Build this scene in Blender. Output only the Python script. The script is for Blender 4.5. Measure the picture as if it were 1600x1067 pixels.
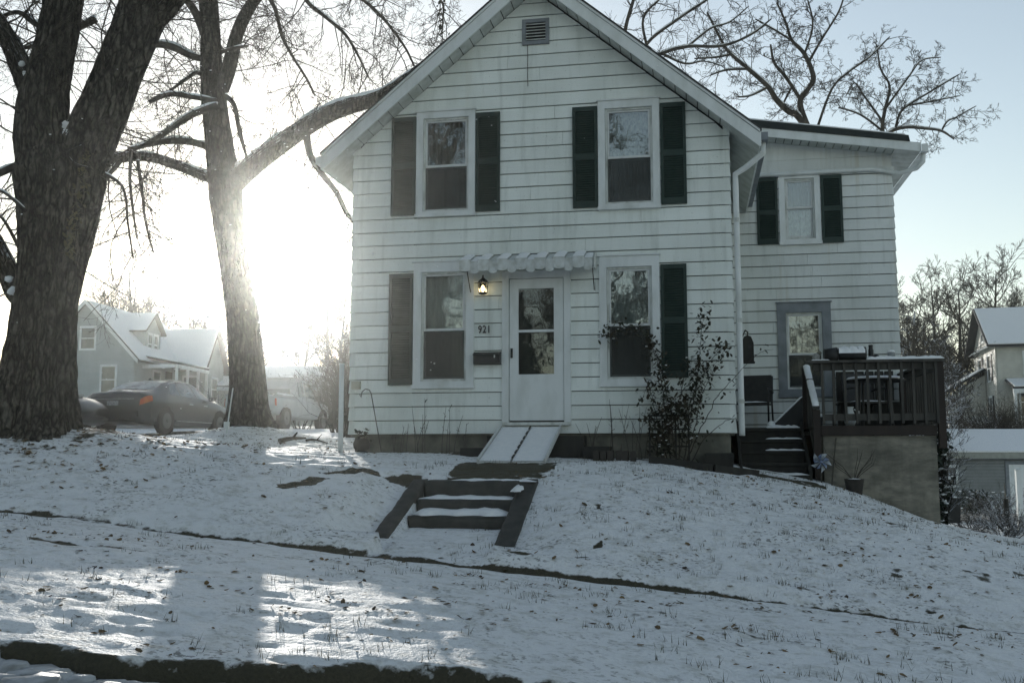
import bpy, math, random
import numpy as np
from mathutils import Vector, Matrix

# ------------------------------------------------------------------ camera, sky, sun, exposure
for _o in list(bpy.data.objects):
    bpy.data.objects.remove(_o)
SC = bpy.context.scene
COL = SC.collection
F_PX, PITCH, YAW = 1556.0, math.radians(6.5), math.radians(10.28)
CAM = Vector((5.102, -14.401, 0.0))          # house frame: x along the front wall, y into the house, z = 0 at eye level
cam_d = bpy.data.cameras.new('camera')
cam = bpy.data.objects.new('camera', cam_d)
COL.objects.link(cam)
cam.location = CAM
cam.rotation_euler = (math.pi / 2 + PITCH, 0, YAW)
cam_d.sensor_width = 36.0
cam_d.lens = F_PX / 1600 * 36.0
cam_d.clip_start = 0.05
cam_d.clip_end = 3000
SC.camera = cam

SUN_EL, SUN_AZ = math.radians(11.3), math.radians(-24.3)     # azimuth from +y towards +x
sun_dir = Vector((math.sin(SUN_AZ) * math.cos(SUN_EL), math.cos(SUN_AZ) * math.cos(SUN_EL), math.sin(SUN_EL)))
world = bpy.data.worlds.new('World')
SC.world = world
world.use_nodes = True
wn = world.node_tree
wn.nodes.clear()
w_out = wn.nodes.new('ShaderNodeOutputWorld')
w_bg = wn.nodes.new('ShaderNodeBackground')
w_sky = wn.nodes.new('ShaderNodeTexSky')
w_sky.sky_type = 'NISHITA'
w_sky.sun_disc = False
w_sky.sun_elevation = SUN_EL
w_sky.sun_rotation = SUN_AZ
w_sky.air_density = 1.1
w_sky.dust_density = 0.3
w_sky.ozone_density = 0.5
w_bg.inputs['Strength'].default_value = 0.15
w_hs = wn.nodes.new('ShaderNodeHueSaturation')              # takes some of the blue out of the whole sky evenly
w_hs.inputs['Saturation'].default_value = 0.76
wn.links.new(w_sky.outputs[0], w_hs.inputs['Color'])
wn.links.new(w_hs.outputs[0], w_bg.inputs[0])
wn.links.new(w_bg.outputs[0], w_out.inputs[0])
sun_d = bpy.data.lights.new('sun', 'SUN')
sun_d.energy = 3.1
sun_d.angle = math.radians(0.5)
sun_d.color = (1.0, 0.96, 0.89)
sun_o = bpy.data.objects.new('sun', sun_d)
COL.objects.link(sun_o)
sun_o.rotation_euler = (-sun_dir).to_track_quat('-Z', 'Y').to_euler()
sun_o.location = (0, 0, 40)
SC.view_settings.view_transform = 'Standard'
SC.view_settings.look = 'None'
SC.view_settings.exposure = 0.28
SC.view_settings.gamma = 1.0
SC.render.engine = 'CYCLES'
SC.cycles.use_denoising = True
SC.cycles.max_bounces = 6
SC.cycles.diffuse_bounces = 3
SC.cycles.glossy_bounces = 3
SC.cycles.transparent_max_bounces = 12
SC.cycles.volume_bounces = 0
HAZE_DENSITY, HAZE_G = 0.0009, 0.932

# ------------------------------------------------------------------ helpers
def at(px, py, D):
    """point seen at photograph position (px, py) that stands D metres ahead of the camera"""
    u, v = (px - 800) / F_PX, (533.5 - py) / F_PX
    r = Vector((u, math.cos(PITCH) - v * math.sin(PITCH), math.sin(PITCH) + v * math.cos(PITCH)))
    r *= D / r.y
    c, s = math.cos(YAW), math.sin(YAW)
    return Vector((CAM.x + c * r.x - s * r.y, CAM.y + s * r.x + c * r.y, r.z))

OFF = {}
def tag(o, label=None, cat=None, group=None, kind=None):
    if label: o['label'] = label
    if cat: o['category'] = cat
    if group: o['group'] = group
    if kind: o['kind'] = kind
    return o

def thing(name, label, cat, loc, group=None):
    o = bpy.data.objects.new(name, None)
    COL.objects.link(o)
    o.location = loc
    o.empty_display_size = 0.1
    OFF[o.name] = Vector(loc)
    return tag(o, label, cat, group)

def copy_tree(o, parent=None):
    c = o.copy()
    COL.objects.link(c)
    c.parent = parent
    for ch in o.children:
        copy_tree(ch, c)
    return c

class MB:
    def __init__(self):
        self.v, self.f, self.mi = [], [], []
    def add(self, verts, faces, m=0):
        b = len(self.v)
        self.v.extend([tuple(p) for p in verts])
        self.f.extend([tuple(i + b for i in f) for f in faces])
        self.mi.extend([m] * len(faces))
        return self
    def box(self, x0, x1, y0, y1, z0, z1, m=0):
        return self.add([(x0, y0, z0), (x1, y0, z0), (x1, y1, z0), (x0, y1, z0), (x0, y0, z1), (x1, y0, z1), (x1, y1, z1), (x0, y1, z1)],
                        [(0, 3, 2, 1), (4, 5, 6, 7), (0, 1, 5, 4), (1, 2, 6, 5), (2, 3, 7, 6), (3, 0, 4, 7)], m)
    def hexa(self, p, m=0):
        return self.add(p, [(0, 3, 2, 1), (4, 5, 6, 7), (0, 1, 5, 4), (1, 2, 6, 5), (2, 3, 7, 6), (3, 0, 4, 7)], m)
    def prism(self, poly, y0, y1, m=0):
        """polygon in (x, z), counter-clockwise seen from -y, extruded in y"""
        n = len(poly)
        return self.add([(x, y0, z) for x, z in poly] + [(x, y1, z) for x, z in poly],
                        [tuple(range(n)), tuple(range(2 * n - 1, n - 1, -1))] + [(i, n + i, n + (i + 1) % n, (i + 1) % n) for i in range(n)], m)
    def beam(self, a, b, w, h, m=0, up=(0, 0, 1)):
        a, b = Vector(a), Vector(b)
        d = (b - a).normalized()
        s = d.cross(Vector(up))
        if s.length < 1e-4: s = Vector((1, 0, 0))
        s.normalize()
        t = s.cross(d)
        s *= w / 2; t *= h / 2
        return self.hexa([a - s - t, a + s - t, b + s - t, b - s - t, a - s + t, a + s + t, b + s + t, b - s + t], m)
    def tube(self, pts, rad, n=6, cap=True, m=0):
        pts = [Vector(p) for p in pts]
        k = len(pts)
        if not hasattr(rad, '__len__'): rad = [rad] * k
        b = len(self.v)
        ref = None
        for i, p in enumerate(pts):
            d = (pts[min(i + 1, k - 1)] - pts[max(i - 1, 0)])
            if d.length < 1e-9: d = Vector((0, 0, 1))
            d.normalize()
            if ref is None:
                ref = d.orthogonal().normalized()
            ref = ref - d * ref.dot(d)
            if ref.length < 1e-6: ref = d.orthogonal()
            ref.normalize()
            q = d.cross(ref)
            r = rad[i]
            for j in range(n):
                a = 2 * math.pi * j / n
                c, s = math.cos(a) * r, math.sin(a) * r
                self.v.append((p.x + ref.x * c + q.x * s, p.y + ref.y * c + q.y * s, p.z + ref.z * c + q.z * s))
        for i in range(k - 1):
            for j in range(n):
                j2 = (j + 1) % n
                self.f.append((b + i * n + j, b + i * n + j2, b + (i + 1) * n + j2, b + (i + 1) * n + j))
                self.mi.append(m)
        if cap and n > 2:
            self.f.append(tuple(b + j for j in range(n - 1, -1, -1))); self.mi.append(m)
            self.f.append(tuple(b + (k - 1) * n + j for j in range(n))); self.mi.append(m)
        return self
    def lathe(self, c, prof, n=16, m=0):
        """profile of (radius, z) turned about the vertical through c"""
        c = Vector(c)
        b = len(self.v)
        for r, z in prof:
            for j in range(n):
                a = 2 * math.pi * j / n
                self.v.append((c.x + r * math.cos(a), c.y + r * math.sin(a), c.z + z))
        for i in range(len(prof) - 1):
            for j in range(n):
                j2 = (j + 1) % n
                self.f.append((b + i * n + j, b + i * n + j2, b + (i + 1) * n + j2, b + (i + 1) * n + j)); self.mi.append(m)
        self.f.append(tuple(b + j for j in range(n - 1, -1, -1))); self.mi.append(m)
        self.f.append(tuple(b + (len(prof) - 1) * n + j for j in range(n))); self.mi.append(m)
        return self
    def blob(self, c, rx, ry, rz, seed=0, nu=8, nv=5, rough=0.2):
        rg = random.Random(seed)
        c = Vector(c)
        vs = [c + Vector((0, 0, -rz))]
        for i in range(1, nv):
            t = math.pi * i / nv
            for j in range(nu):
                a = 2 * math.pi * j / nu
                k = 1 + rg.uniform(-rough, rough)
                vs.append(c + Vector((math.cos(a) * math.sin(t) * rx * k, math.sin(a) * math.sin(t) * ry * k, -math.cos(t) * rz * k)))
        vs.append(c + Vector((0, 0, rz)))
        fs = [(0, 1 + (j + 1) % nu, 1 + j) for j in range(nu)]
        for i in range(nv - 2):
            for j in range(nu):
                a, b2 = 1 + i * nu + j, 1 + i * nu + (j + 1) % nu
                fs.append((a, b2, b2 + nu, a + nu))
        t = len(vs) - 1
        fs += [(t, 1 + (nv - 2) * nu + j, 1 + (nv - 2) * nu + (j + 1) % nu) for j in range(nu)]
        return self.add(vs, fs)
    def mesh(self, name, mats, off=None, smooth=False):
        me = bpy.data.meshes.new(name)
        v = self.v
        if off is not None:
            v = [(p[0] - off[0], p[1] - off[1], p[2] - off[2]) for p in v]
        me.from_pydata(v, [], self.f)
        if not isinstance(mats, (list, tuple)): mats = [mats]
        for m in mats: me.materials.append(m)
        if len(mats) > 1: me.polygons.foreach_set('material_index', self.mi)
        if smooth: me.polygons.foreach_set('use_smooth', [True] * len(me.polygons))
        me.update()
        return me
    def build(self, name, mats, parent=None, smooth=False, kind=None, label=None, loc=None):
        off = OFF.get(parent.name) if parent is not None else (Vector(loc) if loc is not None else None)
        o = bpy.data.objects.new(name, self.mesh(name, mats, off, smooth))
        COL.objects.link(o)
        if parent is not None:
            o.parent = parent
            OFF[o.name] = off if off is not None else Vector((0, 0, 0))
        else:
            OFF[o.name] = off if off is not None else Vector((0, 0, 0))
            if off is not None: o.location = off
        if kind: o['kind'] = kind
        if label: o['label'] = label
        return o

def grid_mesh(name, X, Y, Z, mat, attrs=None, smooth=True):
    ny, nx = X.shape
    me = bpy.data.meshes.new(name)
    co = np.stack([X, Y, Z], -1).reshape(-1, 3).astype(np.float32)
    idx = np.arange(nx * ny).reshape(ny, nx)
    q = np.stack([idx[:-1, :-1], idx[:-1, 1:], idx[1:, 1:], idx[1:, :-1]], -1).reshape(-1, 4)
    me.vertices.add(len(co)); me.vertices.foreach_set('co', co.ravel())
    me.loops.add(q.size); me.loops.foreach_set('vertex_index', q.ravel().astype(np.int32))
    me.polygons.add(len(q)); me.polygons.foreach_set('loop_start', (np.arange(len(q)) * 4).astype(np.int32))
    me.polygons.foreach_set('use_smooth', np.full(len(q), smooth))
    me.update(calc_edges=True); me.validate()
    for k, a in (attrs or {}).items():
        at_ = me.attributes.new(k, 'FLOAT', 'POINT')
        at_.data.foreach_set('value', a.reshape(-1).astype(np.float32))
    me.materials.append(mat)
    return me

def link(name, me, kind=None, parent=None):
    o = bpy.data.objects.new(name, me)
    COL.objects.link(o)
    if kind: o['kind'] = kind
    if parent is not None: o.parent = parent
    return o

_rs = np.random.RandomState(5)
_NG = _rs.rand(256, 256)
def vnoise(x, y):
    x = np.asarray(x, float); y = np.asarray(y, float)
    xi = np.floor(x).astype(int); yi = np.floor(y).astype(int)
    fx = x - xi; fy = y - yi
    fx = fx * fx * (3 - 2 * fx); fy = fy * fy * (3 - 2 * fy)
    a = _NG[xi % 256, yi % 256]; b = _NG[(xi + 1) % 256, yi % 256]
    c = _NG[xi % 256, (yi + 1) % 256]; d = _NG[(xi + 1) % 256, (yi + 1) % 256]
    return (a * (1 - fx) + b * fx) * (1 - fy) + (c * (1 - fx) + d * fx) * fy
def fbm(x, y, n=4):
    s = 0; a = 0.5
    for i in range(n):
        s = s + a * (vnoise(x * 2 ** i + 17.3 * i, y * 2 ** i + 5.1 * i) - 0.5); a *= 0.5
    return s

# ------------------------------------------------------------------ materials
def new_mat(name):
    m = bpy.data.materials.new(name)
    m.use_nodes = True
    nt = m.node_tree
    return m, nt, nt.nodes['Principled BSDF']
def N(nt, t, **kw):
    n = nt.nodes.new(t)
    for k, v in kw.items():
        if k in n.inputs.keys() if hasattr(n.inputs, 'keys') else False: n.inputs[k].default_value = v
        else: setattr(n, k, v)
    return n
def noise_fac(nt, scale, detail=4, stretch=(1, 1, 1), coord='Object', lo=0.35, hi=0.65, rough=0.55):
    tc = nt.nodes.new('ShaderNodeTexCoord')
    mp = nt.nodes.new('ShaderNodeMapping'); mp.inputs['Scale'].default_value = stretch
    nz = nt.nodes.new('ShaderNodeTexNoise'); nz.inputs['Scale'].default_value = scale; nz.inputs['Detail'].default_value = detail
    nz.inputs['Roughness'].default_value = rough
    mr = nt.nodes.new('ShaderNodeMapRange'); mr.inputs[1].default_value = lo; mr.inputs[2].default_value = hi
    nt.links.new(tc.outputs[coord], mp.inputs[0]); nt.links.new(mp.outputs[0], nz.inputs['Vector']); nt.links.new(nz.outputs[0], mr.inputs[0])
    return mr.outputs[0], nz.outputs[0]
def mix(nt, fac, a, b):
    n = nt.nodes.new('ShaderNodeMix'); n.data_type = 'RGBA'
    for i, s in ((0, fac), (6, a), (7, b)):
        if hasattr(s, 'links') or hasattr(s, 'is_output'): nt.links.new(s, n.inputs[i])
        else: n.inputs[i].default_value = s if i == 0 else (*s, 1)
    return n.outputs[2]
def bump(nt, bs, h, strength, dist):
    b = nt.nodes.new('ShaderNodeBump'); b.inputs['Strength'].default_value = strength; b.inputs['Distance'].default_value = dist
    nt.links.new(h, b.inputs['Height']); nt.links.new(b.outputs[0], bs.inputs['Normal'])
    return b
def simple(name, col, rough=0.6, col2=None, scale=6, stretch=(1, 1, 1), bmp=0.0, bdist=0.01, metal=0.0, lo=0.35, hi=0.65, spec=0.4, coord='Object', rnd=0.0):
    m, nt, bs = new_mat(name)
    bs.inputs['Roughness'].default_value = rough
    bs.inputs['Metallic'].default_value = metal
    bs.inputs['Specular IOR Level'].default_value = spec
    c2 = col2 or tuple(c * 0.8 for c in col)
    f, raw = noise_fac(nt, scale, 5, stretch, coord, lo, hi)
    c = mix(nt, f, col, c2)
    if rnd:
        oi = nt.nodes.new('ShaderNodeObjectInfo')
        hs = nt.nodes.new('ShaderNodeHueSaturation')
        mr = nt.nodes.new('ShaderNodeMapRange'); mr.inputs[3].default_value = 1 - rnd; mr.inputs[4].default_value = 1 + rnd
        nt.links.new(oi.outputs['Random'], mr.inputs[0]); nt.links.new(mr.outputs[0], hs.inputs['Value']); nt.links.new(c, hs.inputs['Color'])
        c = hs.outputs[0]
    nt.links.new(c, bs.inputs['Base Color'])
    if bmp: bump(nt, bs, raw, bmp, bdist)
    return m

def siding_mat(name, base, dirt, stain=0.0):
    m, nt, bs = new_mat(name)
    bs.inputs['Roughness'].default_value = 0.5
    bs.inputs['Specular IOR Level'].default_value = 0.3
    f1, _ = noise_fac(nt, 1.3, 5, (1.0, 1.0, 0.5), 'Object', 0.42, 0.72)          # broad weathering
    f2, _ = noise_fac(nt, 5.0, 6, (1.6, 1.0, 0.16), 'Object', 0.52, 0.74)          # run-off streaks
    f3, r3 = noise_fac(nt, 9.0, 5, (0.35, 1, 9.0), 'Object', 0.4, 0.7)             # embossed grain
    f4, _ = noise_fac(nt, 38.0, 3, (1, 1, 1), 'Object', 0.66, 0.74)                # specks
    oi = nt.nodes.new('ShaderNodeObjectInfo')
    mr = nt.nodes.new('ShaderNodeMapRange'); mr.inputs[3].default_value = 0.93; mr.inputs[4].default_value = 1.04
    nt.links.new(oi.outputs['Random'], mr.inputs[0])
    def mul(x, k):
        n = nt.nodes.new('ShaderNodeMath'); n.operation = 'MULTIPLY'; n.inputs[1].default_value = k; nt.links.new(x, n.inputs[0]); return n.outputs[0]
    c = mix(nt, mul(f1, 0.42), base, dirt)
    c = mix(nt, mul(f2, 0.4), c, tuple(d * 0.8 for d in dirt))
    c = mix(nt, mul(f3, 0.10), c, dirt)
    c = mix(nt, mul(f4, 0.35), c, (0.12, 0.12, 0.10))
    if stain:
        f5, _ = noise_fac(nt, 2.2, 4, (2.4, 1.0, 0.12), 'Object', 0.58, 0.72)
        c = mix(nt, mul(f5, stain), c, (0.42, 0.36, 0.22))
    hs = nt.nodes.new('ShaderNodeHueSaturation')
    nt.links.new(mr.outputs[0], hs.inputs['Value']); nt.links.new(c, hs.inputs['Color'])
    nt.links.new(hs.outputs[0], bs.inputs['Base Color'])
    bump(nt, bs, r3, 0.12, 0.004)
    return m

def bark_mat(name, a, b, snow=0.0, scale=7, stretch=(1, 1, 0.18), bmp=0.8, bdist=0.03, thr=(0.45, 0.75)):
    m, nt, bs = new_mat(name)
    bs.inputs['Roughness'].default_value = 0.85
    bs.inputs['Specular IOR Level'].default_value = 0.15
    f, raw = noise_fac(nt, scale, 6, stretch, 'Object', 0.38, 0.64)
    c = mix(nt, f, a, b)
    if snow:
        g = nt.nodes.new('ShaderNodeNewGeometry')
        sx = nt.nodes.new('ShaderNodeSeparateXYZ'); nt.links.new(g.outputs['Normal'], sx.inputs[0])
        fs, rs = noise_fac(nt, 3.0, 3, (1, 1, 1), 'Object', 0.3, 0.7)
        ad = nt.nodes.new('ShaderNodeMath'); ad.operation = 'MULTIPLY_ADD'; ad.inputs[1].default_value = 0.7; ad.inputs[2].default_value = -0.35
        nt.links.new(rs, ad.inputs[0])
        a2 = nt.nodes.new('ShaderNodeMath'); a2.operation = 'ADD'; nt.links.new(ad.outputs[0], a2.inputs[0]); nt.links.new(sx.outputs[2], a2.inputs[1])
        mr = nt.nodes.new('ShaderNodeMapRange'); mr.inputs[1].default_value = thr[0]; mr.inputs[2].default_value = thr[1]; mr.inputs[4].default_value = snow
        nt.links.new(a2.outputs[0], mr.inputs[0])
        c = mix(nt, mr.outputs[0], c, (0.78, 0.82, 0.86))
    nt.links.new(c, bs.inputs['Base Color'])
    if bmp: bump(nt, bs, raw, bmp, bdist)
    return m

def rough_bark(name, snow=0.0, thr=(0.42, 0.50)):
    """braided ridges with dark cracks between them"""
    m = bark_mat(name, (0.140, 0.132, 0.108), (0.070, 0.066, 0.054), snow=snow, scale=30, stretch=(1, 1, 0.45), bmp=0, thr=thr)
    nt = m.node_tree; bs = nt.nodes['Principled BSDF']
    tc = nt.nodes.new('ShaderNodeTexCoord'); mp = nt.nodes.new('ShaderNodeMapping'); mp.inputs['Scale'].default_value = (1, 1, 0.20)
    nz = nt.nodes.new('ShaderNodeTexNoise'); nz.inputs['Scale'].default_value = 5.0; nz.inputs['Detail'].default_value = 3
    mxv = nt.nodes.new('ShaderNodeMix'); mxv.data_type = 'RGBA'; mxv.blend_type = 'LINEAR_LIGHT'; mxv.inputs[0].default_value = 0.06
    vo = nt.nodes.new('ShaderNodeTexVoronoi'); vo.feature = 'DISTANCE_TO_EDGE'; vo.inputs['Scale'].default_value = 13
    mr = nt.nodes.new('ShaderNodeMapRange'); mr.inputs[1].default_value = 0.0; mr.inputs[2].default_value = 0.28
    nt.links.new(tc.outputs['Object'], mp.inputs[0]); nt.links.new(tc.outputs['Object'], nz.inputs['Vector'])
    nt.links.new(mp.outputs[0], mxv.inputs[6]); nt.links.new(nz.outputs['Color'], mxv.inputs[7]); nt.links.new(mxv.outputs[2], vo.inputs['Vector'])
    nt.links.new(vo.outputs['Distance'], mr.inputs[0])
    old = bs.inputs['Base Color'].links[0].from_socket
    nt.links.new(mix(nt, mr.outputs[0], (0.022, 0.021, 0.018), old), bs.inputs['Base Color'])
    bump(nt, bs, mr.outputs[0], 1.0, 0.05)
    return m

def glass_mat(name, refl=0.14, tint=(0.9, 0.95, 0.95), wav=0.007):
    m, nt, _ = new_mat(name)
    nt.nodes.clear()
    out = nt.nodes.new('ShaderNodeOutputMaterial')
    tr = nt.nodes.new('ShaderNodeBsdfTransparent'); tr.inputs[0].default_value = (*tint, 1)
    gl = nt.nodes.new('ShaderNodeBsdfGlossy'); gl.inputs['Roughness'].default_value = 0.015
    fr = nt.nodes.new('ShaderNodeFresnel'); fr.inputs[0].default_value = 1.5
    ma = nt.nodes.new('ShaderNodeMath'); ma.operation = 'ADD'; ma.use_clamp = True; ma.inputs[1].default_value = refl - 0.04
    ms = nt.nodes.new('ShaderNodeMixShader')
    _, raw = noise_fac(nt, 2.2, 2, (1, 1, 1), 'Object')
    b = nt.nodes.new('ShaderNodeBump'); b.inputs['Strength'].default_value = 0.5; b.inputs['Distance'].default_value = wav
    nt.links.new(raw, b.inputs['Height']); nt.links.new(b.outputs[0], gl.inputs['Normal'])
    nt.links.new(fr.outputs[0], ma.inputs[0]); nt.links.new(ma.outputs[0], ms.inputs[0])
    nt.links.new(tr.outputs[0], ms.inputs[1]); nt.links.new(gl.outputs[0], ms.inputs[2]); nt.links.new(ms.outputs[0], out.inputs[0])
    return m

def snow_ground_mat(name):
    """snow with dead grass and wet soil where the vertex attribute 'bare' says the snow is gone"""
    m, nt, bs = new_mat(name)
    bs.inputs['Roughness'].default_value = 0.62
    bs.inputs['Specular IOR Level'].default_value = 0.25
    at_ = nt.nodes.new('ShaderNodeAttribute'); at_.attribute_name = 'bare'
    _, r1 = noise_fac(nt, 9.0, 6, (1, 1, 1), 'Object')
    _, r2 = noise_fac(nt, 45.0, 4, (1, 1, 1), 'Object')
    _, r3 = noise_fac(nt, 14.0, 5, (1, 1, 1), 'Object')
    ad = nt.nodes.new('ShaderNodeMath'); ad.operation = 'MULTIPLY_ADD'; ad.inputs[1].default_value = 0.9; ad.inputs[2].default_value = -0.45
    nt.links.new(r1, ad.inputs[0])
    a2 = nt.nodes.new('ShaderNodeMath'); a2.operation = 'ADD'; nt.links.new(at_.outputs['Fac'], a2.inputs[0]); nt.links.new(ad.outputs[0], a2.inputs[1])
    mr = nt.nodes.new('ShaderNodeMapRange'); mr.inputs[1].default_value = 0.44; mr.inputs[2].default_value = 0.58
    nt.links.new(a2.outputs[0], mr.inputs[0])
    s1, _ = noise_fac(nt, 30.0, 3, (0.7, 1, 1), 'Object', 0.55, 0.62)
    s2, _ = noise_fac(nt, 1.7, 4, (1, 1, 1), 'Object', 0.42, 0.66)
    sp = nt.nodes.new('ShaderNodeMath'); sp.operation = 'MULTIPLY'; nt.links.new(s1, sp.inputs[0]); nt.links.new(s2, sp.inputs[1])
    sp2 = nt.nodes.new('ShaderNodeMath'); sp2.operation = 'MULTIPLY_ADD'; sp2.use_clamp = True; sp2.inputs[1].default_value = 0.75
    nt.links.new(sp.outputs[0], sp2.inputs[0]); nt.links.new(mr.outputs[0], sp2.inputs[2])
    earth = mix(nt, r2, (0.030, 0.028, 0.020), (0.085, 0.078, 0.045))
    snow = mix(nt, r3, (0.88, 0.89, 0.88), (0.80, 0.82, 0.82))
    t1, _ = noise_fac(nt, 7.0, 7, (0.8, 1.2, 1), 'Object', 0.50, 0.72, 0.68)      # thin snow: matted grass shows through
    t2 = nt.nodes.new('ShaderNodeMath'); t2.operation = 'MULTIPLY'; t2.inputs[1].default_value = 0.62
    nt.links.new(t1, t2.inputs[0])
    snow = mix(nt, t2.outputs[0], snow, (0.36, 0.36, 0.29))
    nt.links.new(mix(nt, sp2.outputs[0], snow, earth), bs.inputs['Base Color'])
    mx = nt.nodes.new('ShaderNodeMath'); mx.operation = 'MULTIPLY_ADD'; mx.inputs[1].default_value = 0.35
    nt.links.new(r2, mx.inputs[0]); nt.links.new(r1, mx.inputs[2])
    bump(nt, bs, mx.outputs[0], 0.75, 0.05)
    return m

def emit_mat(name, col, s):
    m, nt, bs = new_mat(name)
    bs.inputs['Base Color'].default_value = (*col, 1)
    bs.inputs['Emission Color'].default_value = (*col, 1)
    bs.inputs['Emission Strength'].default_value = s
    return m

M = {}
M['siding'] = siding_mat('siding paint', (0.80, 0.84, 0.80), (0.49, 0.53, 0.47), 0.10)
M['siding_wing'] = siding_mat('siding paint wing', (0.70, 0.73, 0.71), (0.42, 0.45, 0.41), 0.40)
M['trim'] = simple('white trim', (0.70, 0.73, 0.72), 0.45, (0.50, 0.53, 0.50), 4, (1, 1, 0.4), 0.1, 0.003, lo=0.45, hi=0.8)
M['trim_dirty'] = simple('weathered white trim', (0.60, 0.63, 0.60), 0.55, (0.30, 0.31, 0.27), 7, (1, 1, 0.5), 0.2, 0.004, lo=0.45, hi=0.75)
M['soffit'] = simple('soffit aluminium', (0.55, 0.58, 0.56), 0.45, (0.38, 0.41, 0.38), 5, rnd=0.05)
M['grey_trim'] = simple('grey painted trim', (0.22, 0.24, 0.26), 0.55, (0.15, 0.17, 0.18), 5)
M['green'] = simple('dark green shutter', (0.018, 0.036, 0.030), 0.55, (0.030, 0.048, 0.040), 7, (1, 1, 0.5), spec=0.3, rnd=0.15)
M['roof'] = simple('dark asphalt shingle', (0.035, 0.036, 0.036), 0.9, (0.06, 0.06, 0.06), 22, bmp=0.4)
M['roof_green'] = simple('dark roof edge', (0.012, 0.018, 0.016), 0.7, (0.02, 0.026, 0.024), 10)
M['snow'] = simple('settled snow', (0.88, 0.89, 0.88), 0.6, (0.81, 0.83, 0.83), 14, bmp=0.5, bdist=0.02, spec=0.25)
M['slush'] = simple('dirty slush', (0.50, 0.52, 0.53), 0.5, (0.30, 0.31, 0.31), 9, bmp=0.5, bdist=0.02)
M['foundation'] = simple('stained foundation', (0.23, 0.22, 0.18), 0.9, (0.11, 0.11, 0.09), 3.5, bmp=0.4, bdist=0.01)
def stucco_mat():
    m, nt, bs = new_mat('stained concrete wall')
    bs.inputs['Roughness'].default_value = 0.92
    f1, _ = noise_fac(nt, 2.0, 6, (0.8, 0.8, 1.8), 'Object', 0.36, 0.68, 0.65)
    f2, r2 = noise_fac(nt, 11.0, 6, (0.6, 0.6, 1.6), 'Object', 0.40, 0.72, 0.65)
    f3, _ = noise_fac(nt, 3.0, 5, (2.2, 1.0, 0.25), 'Object', 0.50, 0.75)
    c = mix(nt, f1, (0.30, 0.28, 0.225), (0.12, 0.113, 0.092))
    def half(x, k):
        n = nt.nodes.new('ShaderNodeMath'); n.operation = 'MULTIPLY'; n.inputs[1].default_value = k; nt.links.new(x, n.inputs[0]); return n.outputs[0]
    c = mix(nt, half(f2, 0.55), c, (0.075, 0.073, 0.060))
    c = mix(nt, half(f3, 0.5), c, (0.06, 0.06, 0.05))
    nt.links.new(c, bs.inputs['Base Color'])
    bump(nt, bs, r2, 0.7, 0.02)
    return m
M['stucco'] = stucco_mat()
M['wet_concrete'] = simple('dark wet concrete', (0.060, 0.060, 0.052), 0.7, (0.035, 0.036, 0.032), 9, bmp=0.4, bdist=0.006)
M['asphalt'] = simple('wet asphalt', (0.028, 0.030, 0.030), 0.45, (0.045, 0.046, 0.045), 30, bmp=0.5, bdist=0.004)
M['wood_dark'] = simple('dark weathered wood', (0.035, 0.034, 0.028), 0.8, (0.02, 0.02, 0.018), 8, (1, 1, 0.2), 0.3, rnd=0.15)
M['wood_grey'] = simple('grey weathered wood', (0.080, 0.075, 0.064), 0.8, (0.042, 0.040, 0.035), 9, (1, 1, 0.15), 0.3, rnd=0.12)
M['wood_brown'] = simple('brown stained wood', (0.036, 0.026, 0.020), 0.75, (0.022, 0.017, 0.014), 7, (1, 1, 0.2), 0.3)
M['black'] = simple('black metal', (0.014, 0.015, 0.015), 0.5, (0.024, 0.024, 0.022), 12)
M['blackplastic'] = simple('black plastic', (0.016, 0.017, 0.017), 0.6, (0.03, 0.03, 0.028), 8)
M['iron'] = simple('thin dark iron', (0.05, 0.052, 0.045), 0.6, (0.08, 0.07, 0.05), 12)
M['pot'] = simple('dark clay pot', (0.052, 0.045, 0.038), 0.8, (0.03, 0.028, 0.024), 9)
M['glass'] = glass_mat('window glass', 0.15)
M['glass_dark'] = glass_mat('door glass', 0.07, (0.85, 0.9, 0.9), 0.006)
M['curtain'] = simple('pale curtain', (0.55, 0.56, 0.52), 0.9, (0.42, 0.43, 0.40), 6, (3, 1, 0.5))
M['lace'] = simple('lace curtain', (0.42, 0.43, 0.41), 0.9, (0.24, 0.25, 0.245), 22, (1, 1, 0.6), lo=0.40, hi=0.62)
M['curtain_dark'] = simple('grey curtain', (0.20, 0.20, 0.19), 0.9, (0.11, 0.11, 0.105), 5, (4, 1, 0.4))
M['room'] = simple('dim room', (0.05, 0.05, 0.045), 0.9)
M['wooddoor'] = simple('inner door', (0.075, 0.07, 0.062), 0.6, (0.05, 0.047, 0.043), 5)
M['alu'] = simple('aluminium storm frame', (0.62, 0.64, 0.63), 0.4, (0.45, 0.46, 0.45), 9, lo=0.5, hi=0.8)
M['bark'] = rough_bark('furrowed bark')
M['bark_snowy'] = rough_bark('furrowed bark with snow', 0.95)
M['bark_limb'] = bark_mat('limb bark', (0.085, 0.076, 0.062), (0.034, 0.031, 0.026), snow=0.95, thr=(0.55, 0.8), stretch=(1, 1, 0.5))
M['twig'] = bark_mat('twig bark', (0.070, 0.062, 0.050), (0.040, 0.036, 0.030), bmp=0)
M['twig_snow'] = bark_mat('snowy twigs', (0.060, 0.054, 0.044), (0.034, 0.031, 0.026), snow=0.9, bmp=0, thr=(0.25, 0.7))
M['bark_far'] = bark_mat('far bark', (0.075, 0.066, 0.054), (0.04, 0.036, 0.03), snow=0.7, bmp=0, thr=(0.4, 0.8))
M['leaf_dead'] = simple('fallen leaf', (0.20, 0.135, 0.060), 0.8, (0.055, 0.040, 0.024), 5, lo=0.4, hi=0.6)
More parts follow.
